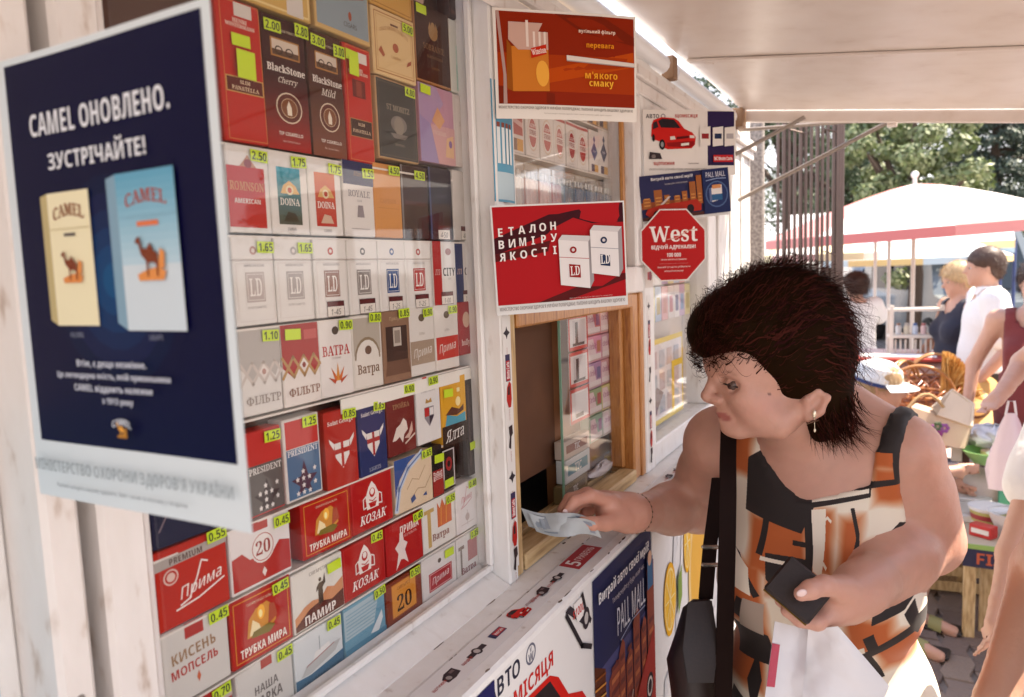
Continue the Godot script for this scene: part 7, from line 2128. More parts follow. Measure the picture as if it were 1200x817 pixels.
	chain.call(hl, [P.call(990, 690, 0.935), P.call(966, 686, 0.918), P.call(950, 691, 0.909), P.call(939, 696, 0.907)], [0.0155, 0.0125, 0.0115, 0.0092])
	chain.call(hl, [P.call(978, 722, 0.945), P.call(957, 729, 0.938), P.call(938, 726, 0.944), P.call(922, 716, 0.948)], [0.0120, 0.0105, 0.0095, 0.0080])
	chain.call(hl, [P.call(974, 716, 0.965), P.call(950, 720, 0.963), P.call(930, 715, 0.965), P.call(915, 704, 0.963)], [0.0120, 0.0108, 0.0096, 0.0082])
	chain.call(hl, [P.call(970, 706, 0.975), P.call(946, 706, 0.973), P.call(926, 701, 0.972), P.call(912, 692, 0.968)], [0.0118, 0.0105, 0.0094, 0.0080])
	chain.call(hl, [P.call(972, 697, 0.98), P.call(950, 693, 0.978), P.call(934, 688, 0.974), P.call(924, 681, 0.970)], [0.0105, 0.0092, 0.0082, 0.0072])
	mb.col = skin
	bd = hl.bounds(0.008)
	hl.mesh_into(mb, bd[0], bd[1], 0.0026)
	put("body", mb, skin_mat(), t)
	# nails
	var nl := MB.new()
	nl.col = Color(0.72, 0.52, 0.48)
	for e in [[939.5, 695.0, 0.898, 0.0068, 0.0046], [662.5, 601.0, 1.137, 0.0045, 0.0058]]:
		nl.ball(P.call(e[0], e[1], e[2]), Vector3(e[3], e[4], 0.0016), Basis(CB.x, CB.y, CB.z).rotated(CB.z, 0.25))
	put("fingernails", nl, mat("ffffff", 0.2, {"vc": true, "coat": 0.6}), t)
	# eyes
	for c in [-1.0, 1.0]:
		var eb := MB.new()
		eb.col = Color(0.10, 0.06, 0.05)
		var ec: Vector3 = H.call(853.5, 449.8, 0.0300 * c)
		eb.ball(ec, Vector3.ONE * 0.0108, Basis.IDENTITY, 12, 18)
		eb.col = Color(0.045, 0.018, 0.010)
		var gz: Vector3 = (-hx * 0.86 - hy * 0.30 - fwd * 0.40 * c).normalized()
		eb.ball(ec + gz * 0.0060, Vector3.ONE * 0.0058, Basis.IDENTITY, 8, 12)
		put("eye", eb, mat("ffffff", 0.08, {"vc": true}), t)
		var la := MB.new()
		la.col = Color(0.02, 0.01, 0.008)
		for i in 16:
			var f := i / 15.0
			var p0: Vector3 = H.call(lerpf(843.5, 862, f), lerpf(448.6, 454.4, f) - 0.5 * sin(f * PI), lerpf(0.0225, 0.0435, f) * c)
			la.tube([p0, p0 - hx * 0.004 * (1.0 - f) - fwd * (-0.003) * c * f - hy * 0.0015], [0.00045, 0.00015], 4, false)
		la.tube([H.call(843.0, 448.6, 0.0210 * c), H.call(843.4, 449.2, 0.0280 * c), H.call(846.4, 450.0, 0.0345 * c), H.call(853.5, 452.0, 0.0418 * c), H.call(863, 455.0, 0.0466 * c)], [0.0006, 0.0013, 0.0015, 0.0014, 0.0007], 5)
		put("eyelashes", la, mat("ffffff", 0.6, {"vc": true}), t)
	# --- hair
	var hc := Body.new()
	for e in [[912, 395, 0.104, 0.084, 0.088], [930, 425, 0.076, 0.090, 0.088], [880, 372, 0.066, 0.058, 0.080], [950, 472, 0.046, 0.058, 0.070], [950, 492, 0.030, 0.032, 0.054], [966, 470, 0.026, 0.046, 0.050], [946, 395, 0.050, 0.078, 0.084], [846, 388, 0.044, 0.040, 0.062], [915, 350, 0.072, 0.050, 0.072], [829, 388, 0.026, 0.036, 0.044], [960, 440, 0.034, 0.064, 0.064]]:
		hc.ell(H.call(e[0], e[1], -0.002), Vector3(e[2], e[3], e[4]), hb, 0.03)
	for c in [-1.0, 1.0]:
		hc.carve(H.call(858, 474, 0.09 * c), H.call(905, 490, 0.10 * c), 0.045, 0.042, 0.02)
		hc.carve(H.call(850, 446, 0.075 * c), H.call(890, 472, 0.095 * c), 0.020, 0.034, 0.012)
		hc.carve(H.call(929, 486, 0.092 * c), H.call(933, 492, 0.092 * c), 0.020, 0.018, 0.010)
	hc.carve(H.call(832, 476, 0), H.call(890, 508, 0), 0.048, 0.058, 0.02)
	var hm := MB.new()
	hm.col = Color(0.014, 0.0046, 0.0032)
	hc.grow = -0.004
	bd = hc.bounds(0.01)
	hc.mesh_into(hm, bd[0], bd[1], 0.007)
	var nv := hm.v.size()
	var ctr: Vector3 = H.call(918, 418, 0.0)
	var tones := [Color(0.015, 0.0042, 0.0028), Color(0.024, 0.0065, 0.004), Color(0.036, 0.0090, 0.0052), Color(0.058, 0.0145, 0.008)]
	# one lock combed along the head: back from the brow, down behind, in loose waves
	var lock := func(p: Vector3, lift: float, L: float, wid: float, curl: float, col: Color, segs: int) -> void:
		hm.col = col
		var ph := rng.randf() * TAU
		var fq := rng.randf_range(4.0, 11.0)
		var tw := rng.randf_range(-0.25, 0.25)
		var prev := p
		var pw := wid * 0.5
		for i in segs:
			var f := float(i + 1) / segs
			var q: Vector3 = hb.transposed() * (p - ctr)
			var nn: Vector3 = hb * (q / Vector3(1.2, 1.0, 0.72)).normalized()
			var want: Vector3 = hx * clampf(0.75 - q.x * 5.0, 0.12, 1.0) - hy * clampf(0.15 + q.x * 9.0 - q.y * 2.5, -0.15, 1.2)
			var dir := (want - nn * want.dot(nn)).normalized()
			var sd := nn.cross(dir).normalized()
			dir = (dir + sd * (tw + curl * sin(ph + f * fq)) + nn * (lift * (1.0 - f * 1.7) + curl * 0.45 * cos(ph + f * fq))).normalized()
			p += dir * L / segs
			var w := wid * (1.0 - f * f * 0.92)
			var a := prev + sd * pw
			var b2 := prev - sd * pw
			var c2 := p - sd * w
			var d2 := p + sd * w
			hm.tri(a, b2, c2, (nn + sd * 0.5).normalized(), (nn - sd * 0.5).normalized(), (nn - sd * 0.5).normalized()); hm.tri(a, c2, d2, (nn + sd * 0.5).normalized(), (nn - sd * 0.5).normalized(), (nn + sd * 0.5).normalized())
			prev = p
			pw = w
	for i in 8200:
		var k := rng.randi() % nv
		var p: Vector3 = hm.v[k] - hm.n[k] * 0.003
		if (hb.transposed() * (p - ctr)).length() < 0.058: continue
		if i < 2600: lock.call(p, rng.randf_range(0.0, 0.22), rng.randf_range(0.035, 0.065), rng.randf_range(0.0010, 0.0022), rng.randf_range(0.5, 1.2), tones[rng.randi() % 4], 8)
		else: lock.call(p, rng.randf_range(0.0, 0.20), rng.randf_range(0.03, 0.06), rng.randf_range(0.0004, 0.0011), rng.randf_range(0.8, 1.6), tones[rng.randi() % 4], 10)
	# ends flicking out at the nape
	var nape := []
	for i in 700:
		nape.append([H.call(rng.randf_range(934, 982), rng.randf_range(455, 500), rng.randf_range(0.03, 0.068)), (-hy * 1.0 + hx * rng.randf_range(-0.5, 0.6) - fwd * rng.randf_range(-0.1, 0.35)).normalized()])
	var flick := func(_p: Vector3, _d: Vector3) -> Vector3: return -hy * 0.3 + hx * 0.55
	strands(hm, nape, flick, 0.042, 0.0008, 8, tones, 1.0)
	# loose fine curls along the outline
	for i in 2000:
		var ang := lerpf(-0.9, 3.5, pow(rng.randf(), 0.7))
		var p: Vector3 = H.call(908.0 + cos(ang) * 88.0, 400.0 - sin(ang) * 86.0, rng.randf_range(-0.05, 0.06))
		lock.call(p, rng.randf_range(0.4, 1.5), rng.randf_range(0.035, 0.08), rng.randf_range(0.0004, 0.0009), rng.randf_range(1.2, 2.6), tones[rng.randi() % 4], 14)
	# front tuft curling forward over the brow
	var tuft := []
	for i in 420:
		tuft.append([H.call(rng.randf_range(812, 850), rng.randf_range(372, 408), rng.randf_range(-0.04, 0.055)), (-hx * rng.randf_range(0.3, 1.0) + hy * rng.randf_range(-0.8, 0.6) - fwd * rng.randf_range(-0.3, 0.4)).normalized()])
	var roll := func(_p: Vector3, d: Vector3) -> Vector3: return -hy * 0.9 + d.cross(fwd) * 0.9
	strands(hm, tuft, roll, 0.025, 0.0007, 8, tones, 0.6)
	put("hair", hm, mat("ffffff", 0.72, {"vc": true, "double": true, "spec": 0.18}), t)
	# --- earring and bracelet
	var er := MB.new()
	er.col = Color(0.8, 0.72, 0.55)
	er.ball(H.call(929.5, 480, 0.076), Vector3(0.003, 0.006, 0.003)); er.ball(H.call(931, 498, 0.073), Vector3(0.0016, 0.003, 0.0016))
	er.tube([H.call(929.5, 484, 0.076), H.call(931, 498, 0.073)], [0.0005], 5)
	er.col = Color(0.10, 0.05, 0.03)
	er.tube([H.call(922, 491, 0.074), H.call(928, 488, 0.076), H.call(935, 487, 0.074)], [0.0012, 0.002, 0.0008], 6)
	put("earring", er, mat("ffffff", 0.25, {"vc": true, "metal": 0.7}), t)
	var br := MB.new()
	br.col = Color(0.16, 0.09, 0.05)
	var ring := []
	var wa := (wrR - elR).normalized()
	var w1 := wa.cross(Vector3.UP).normalized()
	var w2 := wa.cross(w1)
	for i in 25:
		var a := TAU * i / 24.0
		ring.append(wrR - wa * 0.006 + (w1 * cos(a) + w2 * sin(a)) * 0.0318 + wa * 0.004 * sin(a))
	br.tube(ring, [0.0014], 6, false)
	for i in 24: br.ball(ring[i], Vector3.ONE * 0.0023, Basis.IDENTITY, 4, 6)
	put("bracelet", br, mat("ffffff", 0.3, {"vc": true, "metal": 0.5}), t)
	# --- dress
	dress(t, torso, O, S, U, F, fb, org)
	belongings(org, shR, S, U, F, O)

func dress(t: Node3D, torso: Callable, O: Vector3, S: Vector3, U: Vector3, F: Vector3, fb: Basis, org: Vector3) -> void:
	# pixel on the dress front -> (s, u) in the body's own frame
	var su := func(x: float, y: float) -> Vector2:
		var o := CAM_POS - org
		var d := at(x, y, 1.0) - CAM_POS
		var pp := O + F * 0.10
		var k := (pp - o).dot(F) / d.dot(F)
		var q := o + d * k - O
		return Vector2(q.dot(S), q.dot(U))
	var neck := PackedVector2Array()
	for e in [[874, 400], [872, 480], [876, 512], [892, 545], [918, 574], [942, 589], [975, 583], [1008, 577], [1014, 545], [1022, 500], [1030, 470], [1040, 400]]: neck.append(su.call(e[0], e[1]))
	var armL := PackedVector2Array()   # her left, right in the picture
	for e in [[1046, 400], [1048, 500], [1044, 545], [1042, 590], [1050, 640], [1100, 660], [1300, 660], [1300, 400]]: armL.append(su.call(e[0], e[1]))
	var armR := PackedVector2Array()
	for e in [[846, 400], [842, 500], [838, 540], [836, 590], [820, 610], [600, 610], [600, 400]]: armR.append(su.call(e[0], e[1]))
	var poly := func(pts: PackedVector2Array, p: Vector2) -> float:
		var d := 1e9
		var inside := false
		var j := pts.size() - 1
		for i in pts.size():
			var a := pts[i]
			var c := pts[j]
			var e := c - a
			var w := p - a
			d = minf(d, (w - e * clampf(w.dot(e) / e.length_squared(), 0.0, 1.0)).length_squared())
			if (a.y > p.y) != (c.y > p.y) and p.x < (c.x - a.x) * (p.y - a.y) / (c.y - a.y) + a.x: inside = not inside
			j = i
		return sqrt(d) * (1.0 if inside else -1.0)
	var b := Body.new()
	torso.call(b)
	var top := O - U * 0.60
	b.cone(top - S * 0.025, Vector3(top.x, 0.50, top.z) - S * 0.025, 0.145, 0.19, 0.08)
	b.cone(at(1060, 530, 1.06) - org, at(1070, 570, 1.07) - org, 0.049, 0.050, 0.02)
	b.cone(at(843, 518, 1.25) - org, at(836, 545, 1.29) - org, 0.054, 0.053, 0.02)
	b.grow = 0.006
	b.cut = func(p: Vector3) -> float:
		var q := p - O
		var v := Vector2(q.dot(S), q.dot(U))
		var d := 0.49 - p.y
		if v.y > -0.25:
			d = maxf(d, maxf(poly.call(neck, v), maxf(poly.call(armL, v), poly.call(armR, v))))
		return d
	var mb := MB.new()
	mb.col = Color.WHITE
	var bd := b.bounds(0.02)
	bd[0].y = 0.46
	b.mesh_into(mb, bd[0], bd[1], 0.0085)
	# printed fabric: dyed patches laid out on the front of the garment, s -0.28..0.28, u -0.75..0.1
	var W := 280
	var Hh := 400
	var img := Image.create(W, Hh, false, Image.FORMAT_RGB8)
	var base := Color.html("e2d8c6")
	var org1 := Color.html("b35a26")
	var blk := Color.html("1d1312")
	var st := []
	# airbrushed orange: soft-edged quads
	var soft := [[846, 500, 870, 560], [880, 610, 945, 665], [943, 600, 975, 665], [985, 610, 1005, 670], [1010, 505, 1045, 560], [985, 640, 1020, 680], [1015, 555, 1050, 600], [850, 655, 900, 720], [960, 745, 1012, 775], [1000, 720, 1050, 760], [1030, 745, 1095, 790], [850, 740, 900, 790], [905, 650, 960, 690], [870, 700, 905, 740], [860, 830, 920, 900]]
	for e in soft: st.append([su.call(e[0] + 1, e[3] - 1), su.call(e[2] - 1, e[1] + 1)])
	for y in Hh:
		for x in W:
			var v := Vector2(lerpf(-0.28, 0.28, (x + 0.5) / W), lerpf(0.10, -0.75, (y + 0.5) / Hh))
			var a := 0.0
			for e in st:
				if v.x < e[0].x - 0.02 or v.x > e[1].x + 0.02 or v.y < e[0].y - 0.02 or v.y > e[1].y + 0.02: continue
				var dx := minf(v.x - e[0].x, e[1].x - v.x)
				var dy := minf(v.y - e[0].y, e[1].y - v.y)
				a = maxf(a, clampf(0.5 + minf(dx * 70.0, dy * 60.0) + 0.10 * sin(v.x * 140.0 + v.y * 90.0), 0.0, 1.0))
			img.set_pixel(x, y, base.lerp(org1, a))
	W = 1120
	Hh = 1600
	img.resize(W, Hh, Image.INTERPOLATE_CUBIC)
	# hard black and cream shapes
	var shapes := [
		["k", [868, 540, 905, 520, 955, 590, 940, 625, 868, 600]], ["k", [1020, 478, 1056, 478, 1050, 540, 1012, 537]],
		["k", [893, 608, 901, 608, 897, 648, 889, 645]], ["k", [942, 595, 951, 595, 957, 690, 948, 690]], ["k", [925, 588, 1012, 573, 1012, 590, 950, 596]], ["k", [1010, 572, 1052, 570, 1052, 577, 1010, 580]], ["k", [1034, 500, 1042, 500, 1044, 575, 1038, 575]], ["k", [996, 600, 1003, 630, 1006, 660, 998, 662, 1000, 635, 992, 600]], ["k", [1008, 660, 1042, 625, 1056, 632, 1040, 655, 1010, 672]],
		["k", [900, 645, 950, 655, 960, 680, 930, 700, 905, 672]], ["k", [930, 632, 950, 636, 950, 642, 930, 638]], ["k", [862, 640, 870, 645, 900, 690, 893, 692]], ["k", [872, 690, 895, 700, 880, 722, 865, 712]], ["k", [862, 722, 905, 740, 915, 775, 862, 765]], ["k", [1030, 705, 1072, 695, 1060, 715, 1028, 725]], ["k", [1060, 720, 1072, 700, 1080, 730, 1070, 750]], ["k", [1020, 758, 1095, 722, 1098, 732, 1020, 768]], ["k", [1018, 740, 1030, 735, 1034, 755, 1022, 760]], ["k", [985, 770, 1020, 758, 1024, 766, 985, 782]], ["k", [1014, 768, 1024, 766, 1032, 800, 1022, 800]], ["k", [880, 790, 890, 760, 900, 790, 892, 830]], ["k", [960, 760, 995, 750, 990, 772, 962, 772]], ["k", [860, 800, 890, 820, 880, 850, 850, 840]], ["k", [1072, 800, 1095, 780, 1100, 800, 1080, 817]], ["k", [1000, 800, 1012, 800, 1030, 880, 1015, 880]],
		["c", [950, 598, 966, 598, 968, 672, 956, 666]], ["c", [945, 584, 1010, 580, 1010, 585, 950, 590]], ["c", [895, 648, 940, 660, 940, 664, 895, 652]], ["c", [1066, 700, 1076, 690, 1082, 720, 1072, 726]], ["c", [988, 762, 1018, 752, 1018, 760, 990, 772]], ["c", [862, 640, 884, 660, 890, 690, 870, 680]], ["l", [880, 692, 905, 700, 900, 740, 870, 728]],
		["c", [963, 612, 968, 606, 973, 612, 972, 615, 968, 610, 964, 615]], ["c", [963, 662, 968, 656, 973, 662, 972, 665, 968, 660, 964, 665]]]
	for e in shapes:
		var pp := PackedVector2Array()
		var pts: Array = e[1]
		var lo := Vector2(1e9, 1e9)
		var hi := -lo
		for i in pts.size() / 2:
			var q: Vector2 = su.call(pts[i * 2], pts[i * 2 + 1])
			var pxy := Vector2((q.x + 0.28) / 0.56 * W, (0.10 - q.y) / 0.85 * Hh)
			pp.append(pxy); lo = lo.min(pxy); hi = hi.max(pxy)
		var col: Color = {"k": blk, "c": Color.html("e6ddcc"), "l": Color.html("a8988c")}[e[0]]
		for y in range(maxi(0, int(lo.y)), mini(Hh, int(hi.y) + 1)):
			for x in range(maxi(0, int(lo.x)), mini(W, int(hi.x) + 1)):
				if Geometry2D.is_point_in_polygon(Vector2(x + 0.5, y + 0.5), pp): img.set_pixel(x, y, col)
	for p in mb.v:
		var q := p - O
		mb.uv.append(Vector2((q.dot(S) + 0.28) / 0.56, (0.10 - q.dot(U)) / 0.85))
	var m := StandardMaterial3D.new()
	m.albedo_texture = ImageTexture.create_from_image(img)
	m.roughness = 0.72
	m.rim_enabled = true
	m.rim = 0.2
	put("dress", mb, m, t)

func belongings(org: Vector3, shR: Vector3, S: Vector3, U: Vector3, F: Vector3, O: Vector3) -> void:
	# banknotes held out
	var t := thing("banknotes", "two folded grey banknotes held out to the service window", "banknote", at(650, 605, 1.14))
	for n in 2:
		var g := []
		for i in 15:
			var row := []
			var f := i / 14.0
			var x := lerpf(615, 692, f)
			var y := 606.0 + 5.0 * sin(f * 5.2) + (f * f) * 14.0
			for j in 3:
				var v := (j - 1.0) * (15.0 if f < 0.6 else 13.0)
				row.append(at(x + v * 0.30 + n * 9.0, y + v * 0.72 + n * 6.0, 1.135 + 0.012 * sin(f * 6.0 + j) - 0.006 * n) - t.position)
			g.append(row)
		var mb := MB.new()
		mb.col = lin("aab0b2")
		mb.sheet(g, 0.0003)
		var o := put("note", mb, mat("ffffff", 0.5, {"vc": true}), t)
		var pr := MB.new()
		for e in [[2, 5, "8a929a"], [7, 9, "989ea6"], [11, 13, "868c98"]]:
			pr.col = lin(e[2])
			for sgn in [-1.0, 1.0]:
				for i in range(e[0], e[1]):
					var nn: Vector3 = (g[i + 1][1] - g[i][1]).cross(g[i][2] - g[i][0]).normalized() * 0.0006 * sgn
					pr.quad(g[i][0].lerp(g[i][2], 0.15) + nn, g[i + 1][0].lerp(g[i + 1][2], 0.15) + nn, g[i + 1][0].lerp(g[i + 1][2], 0.85) + nn, g[i][0].lerp(g[i][2], 0.85) + nn)
		put("print", pr, mat("ffffff", 0.5, {"vc": true}), o)
	# wallet
	var w := thing("wallet", "small black leather wallet with brass zip held at the waist", "wallet", at(934, 694, 0.925))
	var c0 := at(893, 689, 0.945) - w.position
	var c1 := at(927, 652, 0.955) - w.position
	var c2 := at(979, 694, 0.925) - w.position
	var c3 := at(945, 733, 0.915) - w.position
	var nz := (c1 - c0).cross(c2 - c0).normalized()
	if nz.dot(CB.z) < 0.0: nz = -nz
	var ctr := (c0 + c1 + c2 + c3) * 0.25
	var ex := ((c2 - c1) + (c3 - c0)).normalized()
	var ey := nz.cross(ex).normalized()
	var lw := ((c2 - c1).length() + (c3 - c0).length()) * 0.5
	var lh := ((c1 - c0).length() + (c2 - c3).length()) * 0.5
	var wb := Basis(ex, ey, nz)
	var lea := mat("ffffff", 0.5, {"tex": noise_tex("leather", 0.05, [[0.0, "150a08"], [1.0, "281714"]], 256, 71), "scale": Vector3(14, 14, 14), "normal": noise_tex("leather_n", 0.08, [], 256, 72, 3, FastNoiseLite.TYPE_CELLULAR, true, 5.0), "nscale": 0.12})
	var mb2 := MB.new()
	mb2.box(ctr + nz * 0.0045, Vector3(lw, lh, 0.008), 0.003, wb)
	put("flap", mb2, lea, w)
	mb2 = MB.new()
	mb2.box(ctr - nz * 0.0055, Vector3(lw * 0.99, lh * 0.99, 0.009), 0.003, wb)
	put("back_half", mb2, lea, w)
	mb2 = MB.new()
	mb2.box(ctr - ey * lh * 0.5 - nz * 0.0004, Vector3(lw * 0.96, 0.003, 0.0026), 0.0005, wb)
	put("zip", mb2, mat("8a6a34", 0.3, {"metal": 0.8}), w)
	# paper carrier sheet hanging from the same hand
	var pb := thing("paper_bag", "flat white paper bag with pink print hanging below the wallet", "bag", at(960, 780, 0.94))
	var cn := FastNoiseLite.new()
	cn.seed = 12
	cn.frequency = 0.035
	cn.noise_type = FastNoiseLite.TYPE_CELLULAR
	var gl := []
	for i in 19:
		var f := i / 18.0
		var row := []
		for j in 19:
			var v := j / 18.0
			var L := Vector2(lerpf(908, 888, v), lerpf(728, 880, v))
			var M := Vector2(lerpf(947, 935, v), lerpf(738, 880, v))
			var q := L.lerp(M, f)
			row.append(at(q.x, q.y, 0.952 + 0.012 * sin(f * 3.0) - 0.01 * v + 0.004 * sin(v * 7.0 + f * 2.0) + 0.006 * cn.get_noise_2d(q.x, q.y)) - pb.position)
		gl.append(row)
	var gr := []
	for i in 19:
		var f := i / 18.0
		var row := []
		for j in 19:
			var v := j / 18.0
			var L := Vector2(lerpf(947, 935, v), lerpf(738, 880, v))
			var M := Vector2(lerpf(982, 1042, minf(v * 2.0, 1.0)) - maxf(v - 0.5, 0.0) * 60.0, lerpf(734, 804, minf(v * 2.0, 1.0)) + maxf(v - 0.5, 0.0) * 150.0)
			var q := L.lerp(M, f)
			row.append(at(q.x, q.y, 0.952 - 0.022 * sin(f * 1.8) - 0.01 * v + 0.005 * sin(v * 6.0 + f * 4.0) + 0.007 * cn.get_noise_2d(q.x, q.y)) - pb.position)
		gr.append(row)
	var pm := mat("ffffff", 0.5, {"vc": true, "back": "505050"})
	var ms := MB.new()
	ms.col = lin("d6d4d6")
	ms.sheet(gl, 0.0004)
	put("left_panel", ms, pm, pb)
	ms = MB.new()
	ms.col = lin("dcdadc")
	ms.sheet(gr, 0.0004)
	put("right_panel", ms, pm, pb)
	ms = MB.new()
	ms.col = lin("b8485a")
	for i in range(0, 4):
		for j in range(3, 9):
			var nn := CB.z * 0.0012
			ms.quad(gl[i][j] + nn, gl[i + 1][j] + nn, gl[i + 1][j + 1] + nn, gl[i][j + 1] + nn)
	put("print", ms, pm, pb)
	# shoulder bag
	var bg := thing("shoulder_bag", "black leather shoulder bag hanging from a wide strap at her hip", "bag", at(815, 800, 1.14))
	var pth := []
	var topP: Vector3 = org + shR + Vector3(0, 0.058, 0) + S * 0.02
	for e in [[854, 500, 1.165], [853, 540, 1.118], [853, 580, 1.088], [852, 640, 1.080], [850, 720, 1.082], [848, 800, 1.09], [846, 900, 1.10], [842, 960, 1.12]]: pth.append(at(e[0], e[1], e[2]) - bg.position)
	pth.push_front(topP + CB.z * 0.02 - bg.position)
	var strap := func(path: Array, wd: float, called: String) -> void:
		var gg := []
		for i in path.size():
			gg.append([path[i] - CB.x * wd, path[i], path[i] + CB.x * wd])
		var mm := MB.new()
		mm.sheet(gg, 0.003)
		put(called, mm, mat("1c0f0c", 0.8, {"spec": 0.25}), bg)
	strap.call(pth, 0.0125, "strap")
	var p2 := []
	for e in [[842, 560, 1.20], [836, 610, 1.17], [832, 640, 1.15], [829, 675, 1.14], [827, 702, 1.14]]: p2.append(at(e[0], e[1], e[2]) - bg.position)
	strap.call(p2, 0.011, "strap_end")
	for y in [641.0, 662.0]:
		var bk := MB.new()
		bk.box(at(832, y, 1.138) - bg.position, Vector3(0.027, 0.0065, 0.006), 0.002, CB)
		put("buckle", bk, mat("c8c4bc", 0.22, {"metal": 0.9}), bg)
	var g2 := []
	var prof := [[702, 812, 832, 0.02], [712, 800, 836, 0.035], [740, 792, 838, 0.045], [772, 781, 842, 0.055], [810, 786, 846, 0.06], [860, 790, 850, 0.06], [905, 800, 848, 0.05]]
	for e in prof:
		var row := []
		for i in 17:
			var a := TAU * i / 16.0
			var cx: float = (e[1] + e[2]) * 0.5
			var hw: float = (e[2] - e[1]) * 0.5
			row.append(at(cx + hw * cos(a), e[0], 1.15 - e[3] * sin(a)) - bg.position)
		g2.append(row)
	var bm := MB.new()
	bm.sheet(g2)
	put("pouch", bm, lea, bg)
	var fl := MB.new()
	fl.sheet([[at(806, 706, 1.12) - bg.position, at(834, 704, 1.12) - bg.position], [at(800, 760, 1.092) - bg.position, at(842, 756, 1.092) - bg.position], [at(806, 800, 1.083) - bg.position, at(836, 800, 1.083) - bg.position]], 0.003)
	put("flap", fl, lea, bg)

# ---------------------------------------------------------------- other people
# o: pos, turn (0 faces +z), h height, skin/hair/top/bottom colours, arm joints, seated ...
func person(label: String, pos: Vector3, turn: float, o: Dictionary) -> Node3D:
	var t := thing("person", label, "person", pos, turn)
	var k: float = o.get("h", 1.68) / 1.70
	var wd: float = o.get("wide", 1.0)
	var sit: bool = o.get("sit", false)
	var dy: float = o.get("drop", 0.0)
	var J := func(x: float, y: float, z: float) -> Vector3: return Vector3(x * wd, y - dy, z) * k
	var hy: float = o.get("yaw", 0.0)
	var hb := Basis(Vector3.UP, hy) * Basis(Vector3.RIGHT, o.get("nod", 0.0))
	var hc: Vector3 = J.call(0, 1.585, 0.02) + o.get("hoff", Vector3.ZERO)
	var sk: Color = o.get("skin", Color(0.52, 0.29, 0.20))
	var sh := [J.call(-0.175, 1.39, 0), J.call(0.175, 1.39, 0)]
	var el := [o.get("elA", J.call(-0.235, 1.12, -0.03)), o.get("elB", J.call(0.235, 1.12, -0.03))]
	var wr := [o.get("wrA", J.call(-0.25, 0.88, 0.06)), o.get("wrB", J.call(0.25, 0.88, 0.06))]
	var hip := [J.call(-0.09, 0.92, 0), J.call(0.09, 0.92, 0)]
	var kn := [J.call(-0.10, 0.50, 0.03), J.call(0.11, 0.50, 0.03)]
	var an := [J.call(-0.10, 0.09, 0.0), J.call(0.12, 0.09, -0.02)]
	if sit:
		var gy := dy
		hip = [J.call(-0.10, 0.90, 0), J.call(0.10, 0.90, 0)]
		for i in 2:
			var s := -1.0 if i == 0 else 1.0
			kn[i] = Vector3(s * 0.13, 0.44, 0.40) if not o.has("knee") else o.knee[i]
			an[i] = Vector3(s * 0.12, 0.085, 0.42) if not o.has("foot") else o.foot[i]
	# skin
	var b := Body.new()
	b.ell(hc, Vector3(0.074, 0.105, 0.092) * k, hb, 0.02)
	b.ell(hc + hb * Vector3(0, -0.06, 0.03) * k, Vector3(0.055, 0.058, 0.062) * k, hb, 0.03)
	b.cone(hc + hb * Vector3(0, 0.0, 0.092) * k, hc + hb * Vector3(0, -0.028, 0.112) * k, 0.010, 0.012, 0.012)
	b.ball(hc + hb * Vector3(0, -0.098, 0.078) * k, 0.016, 0.02)
	b.cone(hc + hb * Vector3(-0.018, -0.062, 0.086) * k, hc + hb * Vector3(0.018, -0.062, 0.086) * k, 0.006, 0.006, 0.008)
	for s in [-1.0, 1.0]:
		b.cone(hc + hb * Vector3(0.012 * s, 0.018, 0.088) * k, hc + hb * Vector3(0.042 * s, 0.016, 0.076) * k, 0.008, 0.008, 0.012)
		b.carve(hc + hb * Vector3(0.030 * s, -0.002, 0.094) * k, hc + hb * Vector3(0.034 * s, -0.002, 0.093) * k, 0.011, 0.011, 0.01)
		b.cone(hc + hb * Vector3(0.076 * s, -0.03, -0.005) * k, hc + hb * Vector3(0.082 * s, 0.02, -0.015) * k, 0.008, 0.010, 0.008)
	b.cone(J.call(0, 1.40, -0.01), hc + hb * Vector3(0, -0.07, -0.01) * k, 0.056 * k, 0.052 * k, 0.03)
	b.ell(J.call(0, 1.24, 0), Vector3(0.155 * wd, 0.19, 0.105) * k, Basis.IDENTITY, 0.04)
	b.cone(sh[0], sh[1], 0.052 * k, 0.052 * k, 0.05)
	for i in 2:
		b.cone(sh[i], el[i], 0.048 * k * wd, 0.040 * k * wd, 0.03)
		b.cone(el[i], wr[i], 0.039 * k * wd, 0.025 * k, 0.015)
		var hd: Vector3 = (wr[i] - el[i]).normalized()
		var side := hd.cross(Vector3(0, 0, 1)).normalized()
		b.cone(wr[i], wr[i] + hd * 0.075 * k, 0.025 * k, 0.026 * k, 0.015)
		var cu: Vector3 = o.get("curl", Vector3(0, 0, 0.35))
		for f in 4:
			var p0: Vector3 = wr[i] + hd * 0.085 * k + side * (f - 1.5) * 0.0165 * k
			var p1: Vector3 = p0 + (hd + cu * 0.5).normalized() * 0.045 * k
			b.cone(p0, p1, 0.0105 * k, 0.0095 * k, 0.006)
			b.cone(p1, p1 + (hd + cu * 2.0).normalized() * 0.036 * k, 0.0095 * k, 0.0075 * k, 0.004)
		b.cone(wr[i] + hd * 0.03 * k + side * 0.022 * k, wr[i] + hd * 0.085 * k + side * 0.042 * k + cu * 0.03, 0.012 * k, 0.009 * k, 0.008)
	for i in 2:
		b.cone(hip[i], kn[i], 0.085 * k * wd, 0.055 * k, 0.04)
		b.cone(kn[i], an[i], 0.054 * k, 0.036 * k, 0.03)
		b.cone(Vector3(an[i].x, 0.038, an[i].z - 0.03), Vector3(an[i].x * 1.15, 0.03, an[i].z + 0.15), 0.034, 0.026, 0.02)
	var mb := MB.new()
	mb.col = sk
	var bd := b.bounds(0.02)
	bd[0].y = 0.0
	b.mesh_into(mb, bd[0], bd[1], o.get("cell", 0.0145))
